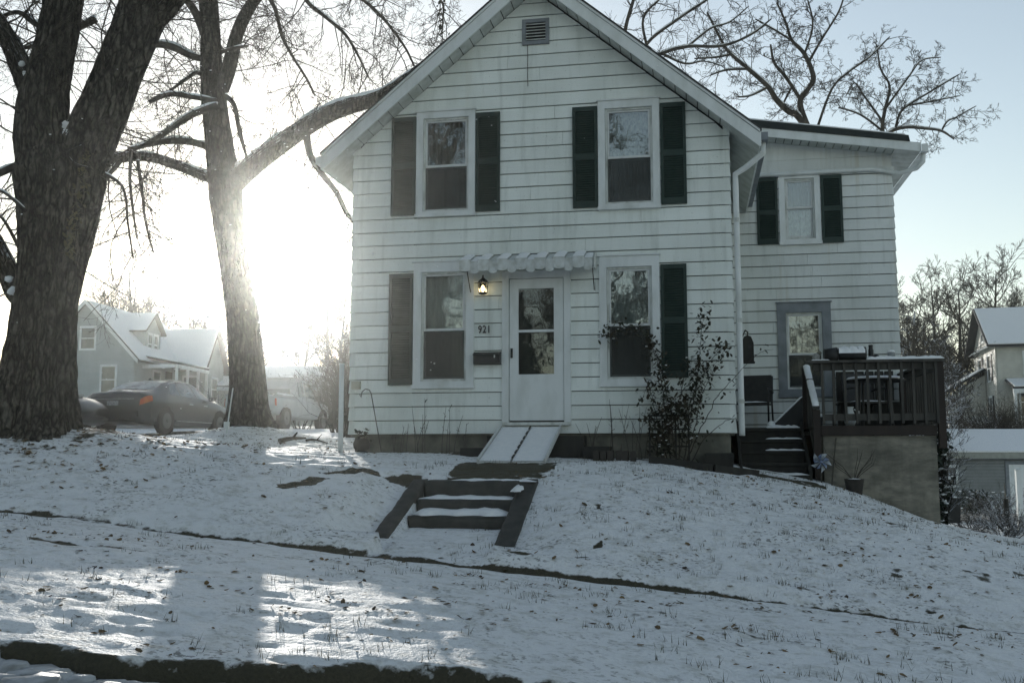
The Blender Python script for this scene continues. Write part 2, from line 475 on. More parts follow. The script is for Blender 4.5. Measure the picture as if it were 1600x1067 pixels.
M['leaf_rose'] = simple('dark bush leaf', (0.030, 0.038, 0.022), 0.6, (0.055, 0.045, 0.028), 4, lo=0.4, hi=0.6)
M['leaf_ivy'] = simple('dark ivy leaf', (0.022, 0.034, 0.022), 0.5, (0.035, 0.045, 0.028), 4)
M['leaf_gold'] = simple('withered pale leaf', (0.15, 0.135, 0.075), 0.8, (0.07, 0.064, 0.04), 4)
M['grass'] = simple('dead grass', (0.10, 0.095, 0.05), 0.8, (0.05, 0.05, 0.03), 4)
M['ground'] = snow_ground_mat('snowy lawn')

# ------------------------------------------------------------------ ground
def zs(x):
    """height of the sidewalk's upper edge: the street falls to the right"""
    return -1.013 - 0.0945 * 26.0 * np.tanh((np.asarray(x, float) - 3.27) / 26.0)

ctrl = [(x, -5.3, float(zs(x))) for x in (-40, -26, -14, -9, -5, -2, 1, 3.3, 6, 8, 11, 16, 26, 40)]
ctrl += [(x, -3.3, z) for x, z in ((-14, 1.2), (-8, 0.74), (-5.5, 0.46), (-3, 0.24), (-0.5, 0.0), (1.6, -0.24), (2.65, -0.31), (3.6, -0.34), (5.2, -0.58), (7, -0.88), (9, -1.22), (12, -1.6), (18, -2.1))]
ctrl += [(x, 0.0, z) for x, z in ((-8, 0.5), (-4, 0.28), (-1.2, 0.10), (0, 0.05), (1.5, 0.03), (2.85, -0.02), (4.2, -0.04), (5.2, -0.14), (5.8, -0.24), (6.5, -0.34), (7.2, -0.52), (8.0, -0.82), (8.6, -1.03), (10, -1.30), (13, -1.66), (18, -2.1))]
ctrl += [(x, 0.9, z) for x, z in ((7.0, -0.40), (7.6, -0.62), (8.55, -1.0))]
ctrl += [(2.85, -1.75, -0.09), (0.5, -1.7, -0.02), (4.6, -1.7, -0.22), (6.4, -1.7, -0.55), (-3.2, -1.0, 0.24)]
ctrl += [(-6, 3, 0.30), (-2.9, 3.2, 0.34), (0, 3, 0.16), (4, 3, 0), (9, 4, -1.15), (12, 5, -1.65), (-10, 6, 0.42), (-4, 8, 0.42), (14, 10, -2.0), (9, 8, -1.3),
         (-11, 12, 0.60), (-8, 14, 0.74), (-16, 12, 0.6), (0, 14, 0.5), (-10, 21, 0.95), (-20, 24, 1.1), (12, 20, -2.1), (18, 18, -2.2), (15, 30, -2.5), (22, 31, -2.5), (30, 28, -2.6),
         (4, 28, -0.8), (-16, 38, 1.5), (-30, 40, 1.8), (0, 45, 1.2), (22, 52, 0.9), (32, 52, 1.0), (12, 60, 1.2), (-10, 60, 3.0), (-40, 60, 3.0),
         (0, 95, 6), (40, 95, 5), (-50, 95, 7), (90, 90, 4), (-100, 80, 7), (0, 220, 9), (180, 180, 8), (-180, 180, 9), (-200, 0, 6), (200, 0, -4), (80, 0, -4.0), (-80, 0, 4.5)]
_C = np.array(ctrl)
def _U(r2): return np.where(r2 > 1e-12, r2 * np.log(np.maximum(r2, 1e-12)) * 0.5, 0.0)
_n = len(_C)
_K = _U(((_C[:, None, :2] - _C[None, :, :2]) ** 2).sum(-1)) + np.eye(_n) * 0.02
_P = np.hstack([np.ones((_n, 1)), _C[:, :2]])
_A = np.block([[_K, _P], [_P.T, np.zeros((3, 3))]])
_w = np.linalg.solve(_A, np.concatenate([_C[:, 2], np.zeros(3)]))
def tps(x, y):
    sh = np.shape(x)
    p = np.stack([np.ravel(x), np.ravel(y)], -1).astype(float)
    out = np.empty(len(p))
    for i in range(0, len(p), 20000):
        q = p[i:i + 20000]
        out[i:i + 20000] = _U(((q[:, None] - _C[None, :, :2]) ** 2).sum(-1)) @ _w[:_n] + _w[_n] + q @ _w[_n + 1:]
    return out.reshape(sh)
def street_edge(x):
    x = np.asarray(x, float)
    return -9.55 + 0.85 * (1 / (1 + np.exp(-(x - 2.6) / 0.9)))
def ground(x, y):
    x = np.asarray(x, float); y = np.asarray(y, float)
    z = tps(x, np.maximum(y, -5.3))
    s = zs(x)
    front = s - 0.015 - 0.055 * np.clip(-6.6 - y, 0, 3.2)
    w = np.clip((y + 5.42) / 0.12, 0, 1)
    z = np.where(y < -5.42, front, z * w + front * (1 - w))
    far = np.clip((-13.5 - y) / 3.0, 0, 1)
    z = z + 0.13 * np.clip(-25 - y, 0, 60) * far  # unseen rise behind the camera, added to bounce sunlight onto the front wall
    return z
def gz(x, y): return float(ground(np.array([x]), np.array([y]))[0])

# close sheet, 5 cm apart, with drifts and the ragged melt line at the road
gx = np.arange(-9.0, 14.01, 0.05); gy = np.arange(-10.6, 4.6, 0.05)
GX, GY = np.meshgrid(gx, gy)
Z0 = ground(GX, GY)
dr = np.clip((GY - street_edge(GX)) / 0.5, 0, 1)
relief = 0.07 * fbm(GX * 0.9, GY * 1.5, 3) + 0.045 * fbm(GX * 2.6 + 9, GY * 7.5, 3) + 0.042 * fbm(GX * 6 + 3, GY * 14 + 8, 2)
lane = np.where((GY < -5.4) & (GY > -6.6), 0.55, 1.0)
Z = Z0 + relief * lane
bare = np.zeros_like(Z)
# trench of dark soil along the lawn side of the sidewalk
ln = -5.36 + 0.07 * fbm(GX * 0.9, GX * 0 + 3, 4) + 0.10 * fbm(GX * 0.25, GX * 0 + 8.2, 2)
hw = 0.015 + 0.09 * np.clip(fbm(GX * 0.7 + 40, GX * 0 + 1.5, 3) + 0.10, 0, 1) + 0.055 * np.exp(-((GX - 2.0) / 2.2) ** 2)
tr = np.clip(1 - (np.abs(GY - ln) - hw) / 0.06, 0, 1) * (0.55 + 0.45 * np.clip(3.5 * (fbm(GX * 1.3 + 5, GX * 0 + 20, 3) + 0.22), 0, 1))
Z -= 0.055 * tr
Z += 0.03 * np.clip(1 - np.abs(GY - ln - 0.22) / 0.16, 0, 1)
bare = np.maximum(bare, tr)
# a thinner line on the street side of the sidewalk, left half
ln2 = -6.72 + 0.08 * fbm(GX * 0.8 + 3, GX * 0 + 13, 3)
tr2 = np.clip(1 - (np.abs(GY - ln2) - 0.02) / 0.07, 0, 1) * np.clip((1.2 - GX) / 1.0, 0, 1) * (0.4 + np.clip(4 * fbm(GX * 1.1 + 50, GX * 0 + 4, 3), -0.4, 0.6))
bare = np.maximum(bare, tr2 * 0.8); Z -= 0.02 * tr2
def scar(pts, w, amt=1.0):
    """ragged line where the snow has slumped off an edge"""
    global Z, bare
    d = np.full_like(Z, 9.0)
    for (ax, ay), (bx, by) in zip(pts[:-1], pts[1:]):
        t = np.clip(((GX - ax) * (bx - ax) + (GY - ay) * (by - ay)) / ((bx - ax) ** 2 + (by - ay) ** 2), 0, 1)
        d = np.minimum(d, np.hypot(GX - ax - t * (bx - ax), GY - ay - t * (by - ay)))
    k = np.clip(1 - (d + 0.22 * fbm(GX * 4.5, GY * 4.5, 4) - w) / 0.06, 0, 1) * amt
    bare = np.maximum(bare, k); Z -= 0.03 * k
scar([(0.95, -3.35), (1.25, -3.12), (1.9, -3.15)], 0.05)
scar([(0.72, -4.0), (0.98, -3.62)], 0.045)
scar([(4.05, -3.55), (4.12, -3.8)], -0.02, 0.7)
scar([(4.2, -4.55), (4.12, -4.95), (3.55, -5.02), (3.3, -5.0)], -0.015)
# walk between steps and ramp: snow trodden away
pm = ((GX > 2.25) & (GX < 3.45) & (GY > -3.3) & (GY < -1.55))
pk = np.clip(0.75 + 2.4 * fbm(GX * 1.6 + 2, GY * 1.6, 4) - 0.9 * np.clip(-2.35 - GY, 0, 1), 0, 1) * pm
bare = np.maximum(bare, pk)
# wet soil along the foundation and round the trunks
fd = np.clip(1 - (np.abs(GY + 0.12) - 0.14 - 0.25 * fbm(GX * 1.5, GY * 1.5 + 9, 3)) / 0.12, 0, 1) * ((GX > 0.1) & (GX < 6.9))
bare = np.maximum(bare, fd * (0.62 + 0.5 * fbm(GX * 4, GY * 4, 3)))
for (tx, ty, r) in ((-3.0, -3.15, 0.9), (-2.72, 2.5, 0.5)):
    k = np.clip(1 - (np.hypot(GX - tx, GY - ty) - r - 0.5 * fbm(GX * 2, GY * 2, 4)) / 0.35, 0, 1)
    bare = np.maximum(bare, k * (0.50 + 0.9 * fbm(GX * 5, GY * 5, 3)))
Z += 0.26 * np.exp(-(((GX + 2.6) / 1.0) ** 2 + ((GY - 2.3) / 0.9) ** 2))
Z += 0.10 * np.exp(-(((GX + 3.0) / 1.2) ** 2 + ((GY + 3.1) / 1.0) ** 2))
# grass showing through, mostly on the right-hand bank
gr = fbm(GX * 2.3 + 11, GY * 3.0 + 4, 5)
bare = np.maximum(bare, np.clip((gr - 0.10) * 4.0, 0, 0.52) * (0.45 + 0.55 * np.clip((GX - 2) / 5, 0, 1)))
# steps cut into the bank
inn = (GX > 2.06) & (GX < 3.18) & (GY < -3.27) & (GY > -5.2)
zin = np.where(GY > -3.97, -1.05, -0.765 + (GY + 4.0) * 0.19)
Z = np.where(inn, zin + 0.6 * relief, Z)
Z = np.where((GX > 2.3) & (GX < 3.4) & (GY > -3.4) & (GY < -1.6), Z - 0.015, Z)
# the bank lies a little lower than the side kerbs
kt = np.where(GX < 2.6, -0.265 + (GY + 3.12) * 0.393, -0.265 + (GY + 3.12) * 0.416)
dk_ = np.maximum(np.maximum(1.86 - GX, GX - 3.36), 0)
kb = np.clip(1 - (dk_ - 0.05) / 0.45, 0, 1) * ((GY < -3.05) & (GY > -4.85) & ~inn)
Z = Z - np.clip(Z - (kt - 0.05), 0, 1) * kb
# road side: sinks under the asphalt along a ragged edge
ed = street_edge(GX) + 0.5 * fbm(GX * 1.1 + 7, GY * 1.5, 5)
k = np.clip((ed - GY) / 0.10, 0, 1)
Z -= 0.30 * k
bare = np.maximum(bare, np.clip((ed + 0.16 - GY) / 0.25, 0, 1))
# rim dips under the coarse sheet
rim = np.minimum(np.minimum(GX - gx[0], gx[-1] - GX), gy[-1] - GY)
Z -= 0.05 * np.clip(1 - rim / 0.4, 0, 1)
LAWN_Z = Z
link('lawn', grid_mesh('lawn', GX, GY, Z, M['ground'], {'bare': bare}), 'structure')
def lz(x, y):
    i = int(round((y - gy[0]) / 0.05)); j = int(round((x - gx[0]) / 0.05))
    if 0 <= i < len(gy) and 0 <= j < len(gx): return float(LAWN_Z[i, j])
    return gz(x, y)

def axis(lo, hi, a, b, step):
    mid = np.arange(a, b + 1e-6, step)
    up = [b]; s = step
    while up[-1] < hi: s *= 1.13; up.append(up[-1] + s)
    dn = [a]; s = step
    while dn[-1] > lo: s *= 1.13; dn.append(dn[-1] - s)
    return np.concatenate([np.array(dn[1:])[::-1], mid, np.array(up[1:])])
fx = axis(-380, 380, -30, 34, 0.7); fy = axis(-380, 380, -22, 62, 0.7)
FX, FY = np.meshgrid(fx, fy)
FZ = ground(FX, FY)
inside = np.minimum(np.minimum(FX - gx[0], gx[-1] - FX), np.minimum(FY - gy[0], gy[-1] - FY))
FZ = FZ + 0.10 * fbm(FX * 0.5, FY * 0.5, 4) * np.clip(-inside / 2, 0, 1)
FZ = np.where(inside > 0.35, FZ - 0.7, FZ)
road = np.clip((street_edge(FX) + 0.2 - FY) / 0.5, 0, 1) * np.clip((FY + 17.5) / 0.5, 0, 1)
FZ = FZ - 0.45 * road
fb = np.clip((fbm(FX * 0.9, FY * 0.9 + 3, 4) - 0.10) * 3, 0, 0.5)
drive = np.clip(1 - np.abs(FY - 14.5 - 0.12 * (FX + 10)) / 3.5, 0, 1) * (FX < -5)
fb = np.maximum(fb, 0.5 * drive)
link('ground', grid_mesh('ground', FX, FY, FZ, M['ground'], {'bare': fb}), 'structure')

# road sheet, its centre slightly raised
sx = axis(-380, 380, -10, 16, 0.5); sy = np.linspace(-17.6, -8.2, 26)
SX, SY = np.meshgrid(sx, sy)
SZ = zs(SX) - 0.30 + 0.05 * (1 - ((SY + 13.0) / 4.6) ** 2)
link('street', grid_mesh('street', SX, SY, SZ, M['asphalt']), 'structure')
# ploughed slush lying in the gutter
rg = random.Random(3)
mb = MB()
for i in range(420):
    x = rg.uniform(-6, 4.9)
    y = -9.66 + 0.17 * (x - 1.5) + rg.gauss(0, 0.10) + 0.10 * math.sin(x * 2.1)
    r = rg.uniform(0.03, 0.10)
    mb.blob((x, y, float(zs(x)) - 0.285 + r * 0.15), r * 1.7, r * 1.2, r * 0.55, i, 7, 4, 0.3)
tag(mb.build('slush', M['slush'], smooth=True, kind='stuff'), 'strip of grey ploughed slush lying along the road edge', 'slush')

# fallen leaves and grass blades on the snow
rg = random.Random(11)
mb = MB()
def leaf(mb, c, s, a, tilt):
    ca, sa = math.cos(a), math.sin(a)
    pts = [(-1, 0, 0), (-0.45, 0.62, 0.25), (0.35, 0.75, 0.10), (1, 0.1, 0.3), (0.55, -0.55, 0.25), (-0.4, -0.72, 0.05), (0.0, 0, -0.05)]
    o = []
    for x, y, z in pts:
        x *= s; y *= s; z = z * s * 0.7 + tilt * x
        o.append((c[0] + ca * x - sa * y, c[1] + sa * x + ca * y, c[2] + z))
    mb.add(o, [(0, 6, 1), (1, 6, 2), (2, 6, 3), (3, 6, 4), (4, 6, 5), (5, 6, 0)])
for i in range(21000):
    x = rg.uniform(-8.5, 13.5); y = rg.uniform(-9.3, 3.5)
    if rg.random() > 0.08 + 1.5 * max(0.0, float(vnoise(x * 0.9, y * 1.1)) - 0.35) * (0.25 + 1.5 * float(vnoise(x * 3.1 + 7, y * 3.1))): continue
    if 0 < x < 5.7 and y > -0.1: continue
    if y > 0.5 and x > -0.2: continue
    z = lz(x, y)
    leaf(mb, (x, y, z + rg.uniform(-0.006, 0.012)), rg.choice((0.008, 0.010, 0.012, 0.014, 0.016, 0.020, 0.026, 0.032)) * rg.uniform(0.8, 1.2), rg.uniform(0, 6.3), rg.gauss(0, 0.28))
for i in range(170):                                     # small drifts of leaves caught in hollows
    cx, cy = rg.uniform(-8, 13), rg.uniform(-9, 2.5)
    if (cx > -0.2 and cy > -0.4): continue
    for k in range(rg.randint(4, 13)):
        x, y = cx + rg.gauss(0, 0.10), cy + rg.gauss(0, 0.05)
        leaf(mb, (x, y, lz(x, y) + rg.uniform(-0.004, 0.014)), rg.uniform(0.009, 0.026), rg.uniform(0, 6.3), rg.gauss(0, 0.35))
for i in range(500):                                     # drifted thick round the left-hand trunk
    a = rg.uniform(0, 6.3); r = rg.gauss(1.0, 0.5)
    x, y = -2.9 + math.cos(a) * r * 1.3, -3.3 + math.sin(a) * r
    leaf(mb, (x, y, lz(x, y) + 0.012), rg.uniform(0.018, 0.042), rg.uniform(0, 6.3), rg.uniform(-0.5, 0.5))
tag(mb.build('fallen_leaves', M['leaf_dead'], kind='stuff'), 'brown fallen leaves strewn over the snow', 'leaves')
mb = MB()
for i in range(7500):
    x = rg.uniform(-8, 13); y = rg.uniform(-9.2, 2)
    if rg.random() > (0.30 + 0.70 * min(1, max(0, (x - 1) / 5))) * (0.15 + 1.3 * float(vnoise(x * 1.4 + 3, y * 1.4))): continue
    if (0 < x < 5.7 and y > -0.1) or (y > 0.5 and x > 5) or fbm(np.array(x * 1.3), np.array(y * 1.3), 3) < -0.02: continue
    z = lz(x, y)
    for j in range(rg.randint(4, 9)):
        a = rg.uniform(0, 6.3); h = rg.uniform(0.025, 0.07); l = rg.uniform(0.01, 0.05)
        bx, by = x + rg.gauss(0, 0.03), y + rg.gauss(0, 0.03)
        ca, sa = math.cos(a), math.sin(a)
        mb.add([(bx - sa * 0.003, by + ca * 0.003, z - 0.01), (bx + sa * 0.003, by - ca * 0.003, z - 0.01), (bx + ca * l, by + sa * l, z + h)], [(0, 1, 2)])
tag(mb.build('grass_blades', M['grass'], kind='stuff'), 'dead grass blades poking through the thin snow', 'grass')

# sidewalk slab under the snow, walk to the door
mb = MB()
for i in range(-8, 18):
    x0, x1 = i * 1.25 + 0.01, i * 1.25 + 1.24
    mb.hexa([(x0, -6.6, zs(x0) - 0.16), (x1, -6.6, zs(x1) - 0.16), (x1, -5.42, zs(x1) - 0.16), (x0, -5.42, zs(x0) - 0.16),
             (x0, -6.6, zs(x0) - 0.06), (x1, -6.6, zs(x1) - 0.06), (x1, -5.42, zs(x1) - 0.06), (x0, -5.42, zs(x0) - 0.06)])
mb.build('sidewalk', M['wet_concrete'], kind='structure')

# ------------------------------------------------------------------ concrete steps in the bank
def rough_box(p, nx, ny, nz, amp, seed):
    """six-sided block with worn, uneven faces and rounded edges"""
    p = [np.array(q, float) for q in p]
    def pt(a, b, c):
        q = 0
        for i, (u, v, w) in enumerate(((0, 0, 0), (1, 0, 0), (1, 1, 0), (0, 1, 0), (0, 0, 1), (1, 0, 1), (1, 1, 1), (0, 1, 1))):
            q = q + p[i] * (a if u else 1 - a) * (b if v else 1 - b) * (c if w else 1 - c)
        ce = sum(p) / 8
        k = float(fbm(np.array(q[0] * 5 + seed * 3.1 + q[2] * 4), np.array(q[1] * 5 + q[2] * 6), 4))
        d = q - ce
        e = sum(1 for t in (a, b, c) if t in (0.0, 1.0))
        return q + d / np.linalg.norm(d) * (amp * 2 * k - (0.012 if e > 1 else 0))
    key, vs, mb = {}, [], MB()
    def idx(a, b, c):
        k = (round(a, 4), round(b, 4), round(c, 4))
        if k not in key: key[k] = len(vs); vs.append(tuple(pt(*k)))
        return key[k]
    fs = []
    def face(n, m, f):
        for i in range(n):
            for j in range(m): fs.append((f(i / n, j / m), f((i + 1) / n, j / m), f((i + 1) / n, (j + 1) / m), f(i / n, (j + 1) / m)))
    face(nx, ny, lambda u, v: idx(u, v, 1.0)); face(ny, nx, lambda u, v: idx(v, u, 0.0))
    face(nx, nz, lambda u, v: idx(u, 0.0, v)); face(nz, nx, lambda u, v: idx(v, 1.0, u))
    face(ny, nz, lambda u, v: idx(1.0, u, v)); face(nz, ny, lambda u, v: idx(0.0, v, u))
    return mb.add(vs, fs)
st = thing('concrete_steps', 'dark concrete steps with two sloping side kerbs in the snowy bank', 'steps', (2.62, -3.9, -0.85))
zt = [-0.285, -0.485, -0.645]
yf = [-3.30, -3.62, -3.94]
rg = random.Random(8)
for i in range(3):
    mb = rough_box([(2.06, yf[i], zt[i] - 0.34), (3.17, yf[i], zt[i] - 0.34), (3.17, yf[i] + 0.36, zt[i] - 0.34), (2.06, yf[i] + 0.36, zt[i] - 0.34), (2.06, yf[i], zt[i]), (3.17, yf[i], zt[i]), (3.17, yf[i] + 0.36, zt[i]), (2.06, yf[i] + 0.36, zt[i])], 24, 6, 6, 0.016, i)
    mb.build('step', M['wet_concrete'], st, True)
for x0, x1, dx in ((1.90, 2.07, -0.05), (3.16, 3.36, -0.02)):
    yb = -4.48 if x0 < 3 else -4.72
    zb = -0.80 if x0 < 3 else -0.93
    rough_box([(x0 + dx, yb, zb - 0.5), (x1 + dx, yb, zb - 0.5), (x1, -3.12, -0.75), (x0, -3.12, -0.75),
               (x0 + dx, yb, zb), (x1 + dx, yb, zb), (x1, -3.12, -0.265), (x0, -3.12, -0.265)], 6, 36, 8, 0.024, 9 + int(x0)).build('side_kerb', M['wet_concrete'], st, True)
def snow_pad(mb, x0, x1, y0, y1, z, h, seed, n=14, rag=0.06):
    """low drift with a ragged front edge"""
    rg2 = random.Random(seed)
    fr = [y0 + rag * (math.sin(i * 1.3 + seed) * 0.6 + rg2.uniform(-0.5, 0.5)) for i in range(n + 1)]
    vs = []
    for i in range(n + 1):
        x = x0 + (x1 - x0) * i / n
        e = min(1, min(i, n - i) / 1.5)
        hh = h * (0.7 + 0.4 * rg2.random()) * (0.25 + 0.75 * e)
        vs += [(x, fr[i], z + 0.002), (x, fr[i] + 0.02, z + hh * 0.7), (x, (fr[i] + y1) / 2, z + hh), (x, y1, z + hh * 1.1)]
    fs = []
    for i in range(n):
        for j in range(3):
            a = i * 4 + j
            fs.append((a, a + 4, a + 5, a + 1))
    mb.add(vs, fs)
mb = MB(); snow_pad(mb, 2.08, 3.15, -3.58, -3.31, zt[1], 0.035, 1); mb.build('snow', M['snow'], st, True)
mb = MB(); snow_pad(mb, 2.08, 3.15, -3.90, -3.63, zt[2], 0.07, 2, rag=0.1); mb.build('snow', M['snow'], st, True)
mb = MB(); snow_pad(mb, 2.3, 3.36, -3.26, -3.05, -0.30, 0.03, 5); mb.build('snow', M['snow'], st, True)
mb = MB(); snow_pad(mb, 3.12, 3.24, -3.6, -3.2, -0.40, 0.08, 7, 6); mb.build('snow', M['snow'], st, True)

# ------------------------------------------------------------------ the white house
HW, PIT = 5.69, 0.838
Z_SILL, ROW = 0.312, 0.205
APX, APZ = 2.86, 7.06
house = thing('house', 'white two storey gable fronted house with dark green shutters and number 921', 'house', (2.85, 0, 0))
def rake(z):
    """left and right end of the front wall at height z"""
    if z <= 4.66: return 0.0, HW
    return (z - 4.66) / PIT, HW - (z - 4.66) / PIT
HOLES = [(1.005, 1.93, 3.59, 5.235), (3.795, 4.70, 3.58, 5.235), (0.985, 1.92, 0.98, 2.89), (3.79, 4.665, 0.975, 2.885), (2.345, 3.367, 0.44, 2.71), (2.655, 3.07, 6.20, 6.60)]

def clad(parent, rows, row_h, z0, ends, holes, ypl, mat, seed, ztop, cap=()):
    """lapped boards, each cut round the openings; every board an object of its own"""
    rg = random.Random(seed)
    GAP = 0.012
    for i in range(rows):
        za, zb = z0 + i * row_h, z0 + (i + 1) * row_h - GAP
        zb = min(zb, ztop)
        if zb - za < 0.03: break
        la, ra = ends(za); lb, rb = ends(zb)
        if ra - la < 0.12: break
        xs = sorted(set([la, ra] + [e for h in holes for e in h[:2] if h[3] > za and h[2] < zb and la < e < ra]))
        # butt joints
        jo = rg.uniform(la + 0.8, ra - 0.8) if ra - la > 2.6 else None
        pieces, cur = [], []
        for a, b in zip(xs[:-1], xs[1:]):
            fr = [(za, zb)]
            for h in holes:
                if h[0] < (a + b) / 2 < h[1]:
                    nf = []
                    for p, q in fr:
                        if h[3] <= p or h[2] >= q: nf.append((p, q)); continue
                        if h[2] > p: nf.append((p, h[2] - 0.003))
                        if h[3] < q: nf.append((h[3] + 0.003, q))
                    fr = [(p, q) for p, q in nf if q - p > 0.012]
            if not fr:
                if cur: pieces.append(cur); cur = []
                continue
            for p, q in fr: cur.append((a, b, p, q))
            if jo and a < jo < b and len(fr) == 1 and fr[0] == (za, zb):
                cur.pop(); cur.append((a, jo - 0.002, za, zb)); pieces.append(cur); cur = [(jo + 0.002, b, za, zb)]
        if cur: pieces.append(cur)
        dy = rg.uniform(-0.002, 0.002)
        for pc in pieces:
            mb = MB()
            for a, b, p, q in pc:
                def yy(z): return ypl + dy - 0.027 + 0.019 * (z - za) / row_h
                a0 = a1 = a; b0 = b1 = b
                if abs(a - la) < 1e-6: a0, a1 = max(ends(p)[0], la), ends(q)[0]
                if abs(b - ra) < 1e-6: b0, b1 = min(ends(p)[1], ra), ends(q)[1]
                tl = rg.uniform(-0.0015, 0.0015)
                mb.hexa([(a0, yy(p), p + tl), (b0, yy(p), p - tl), (b0, ypl + 0.012, p), (a0, ypl + 0.012, p),
                         (a1, yy(q), q), (b1, yy(q), q), (b1, ypl + 0.012, q), (a1, ypl + 0.012, q)])
            mb.build('siding_board', mat, parent)
        for cx, sg in cap:                       # pressed metal caps over the board ends
            if za > 4.62: continue
            w = 0.075
            y0, y1 = ypl - 0.032, ypl - 0.013
            x_in, x_out = cx - sg * w, cx + sg * 0.018
            xa, xb = min(x_in, x_out), max(x_in, x_out)
            mb = MB()
            mb.hexa([(xa, y0, za - 0.004), (xb, y0, za - 0.004), (xb, ypl + 0.09, za - 0.004), (xa, ypl + 0.09, za - 0.004),
                     (xa if sg > 0 else xa + 0.012, y1, zb), (xb - 0.012 if sg > 0 else xb, y1, zb), (xb - (0.012 if sg > 0 else 0), ypl + 0.09, zb), (xa + (0 if sg > 0 else 0.012), ypl + 0.09, zb)])
            mb.build('corner_cap', mat, parent)
clad(house, 34, ROW, Z_SILL, rake, HOLES, 0.0, M['siding'], 21, 7.04, cap=((0.0, -1), (HW, 1)))

# foundation, side and rear walls, floor closing the shell
mb = MB().box(0.07, HW - 0.07, 0.05, 0.30, -0.9, Z_SILL - 0.004)
mb.build('foundation', M['foundation'], house)
MB().box(0.02, HW - 0.02, 0.016, 0.20, Z_SILL - 0.03, Z_SILL - 0.002).build('sill_plate', M['foundation'], house)
def lap_side(x, sg, y0, y1, z0, z1, mat, name, parent):
    mb = MB()
    i = 0
    while z0 + i * ROW < z1 - 0.02:
        za, zb = z0 + i * ROW, min(z0 + (i + 1) * ROW - 0.006, z1)
        xo, xi = x + sg * 0.024, x + sg * 0.008
        xs = (x - sg * 0.012)
        a, b = sorted((xo, xs)); c, d = sorted((xi, xs))
        mb.hexa([(a, y0, za), (b, y0, za), (b, y1, za), (a, y1, za), (c, y0, zb), (d, y0, zb), (d, y1, zb), (c, y1, zb)])
        i += 1
    mb.build(name, mat, parent)
lap_side(0.0, -1, 0.10, 9.0, Z_SILL, 4.62, M['siding'], 'side_wall', house)
lap_side(HW, 1, 0.10, 9.0, Z_SILL, 4.62, M['siding'], 'side_wall', house)
MB().prism([(0, -0.9), (HW, -0.9), (HW, 4.66), (APX, 7.06), (0, 4.66)], 9.0, 9.05).build('rear_wall', M['siding'], house)
MB().box(0.05, HW - 0.05, 0.3, 9.0, 0.2, 0.26).box(0.05, HW - 0.05, 0.15, 9.0, 2.98, 3.06).box(0.05, HW - 0.05, 3.2, 3.25, 0.26, 5.5).build('inner_floors', M['room'], house)
MB().box(0.07, 0.3, 0.3, 9, -0.9, 0.3).box(HW - 0.3, HW - 0.07, 0.3, 9, -0.9, 0.3).build('foundation', M['foundation'], house)

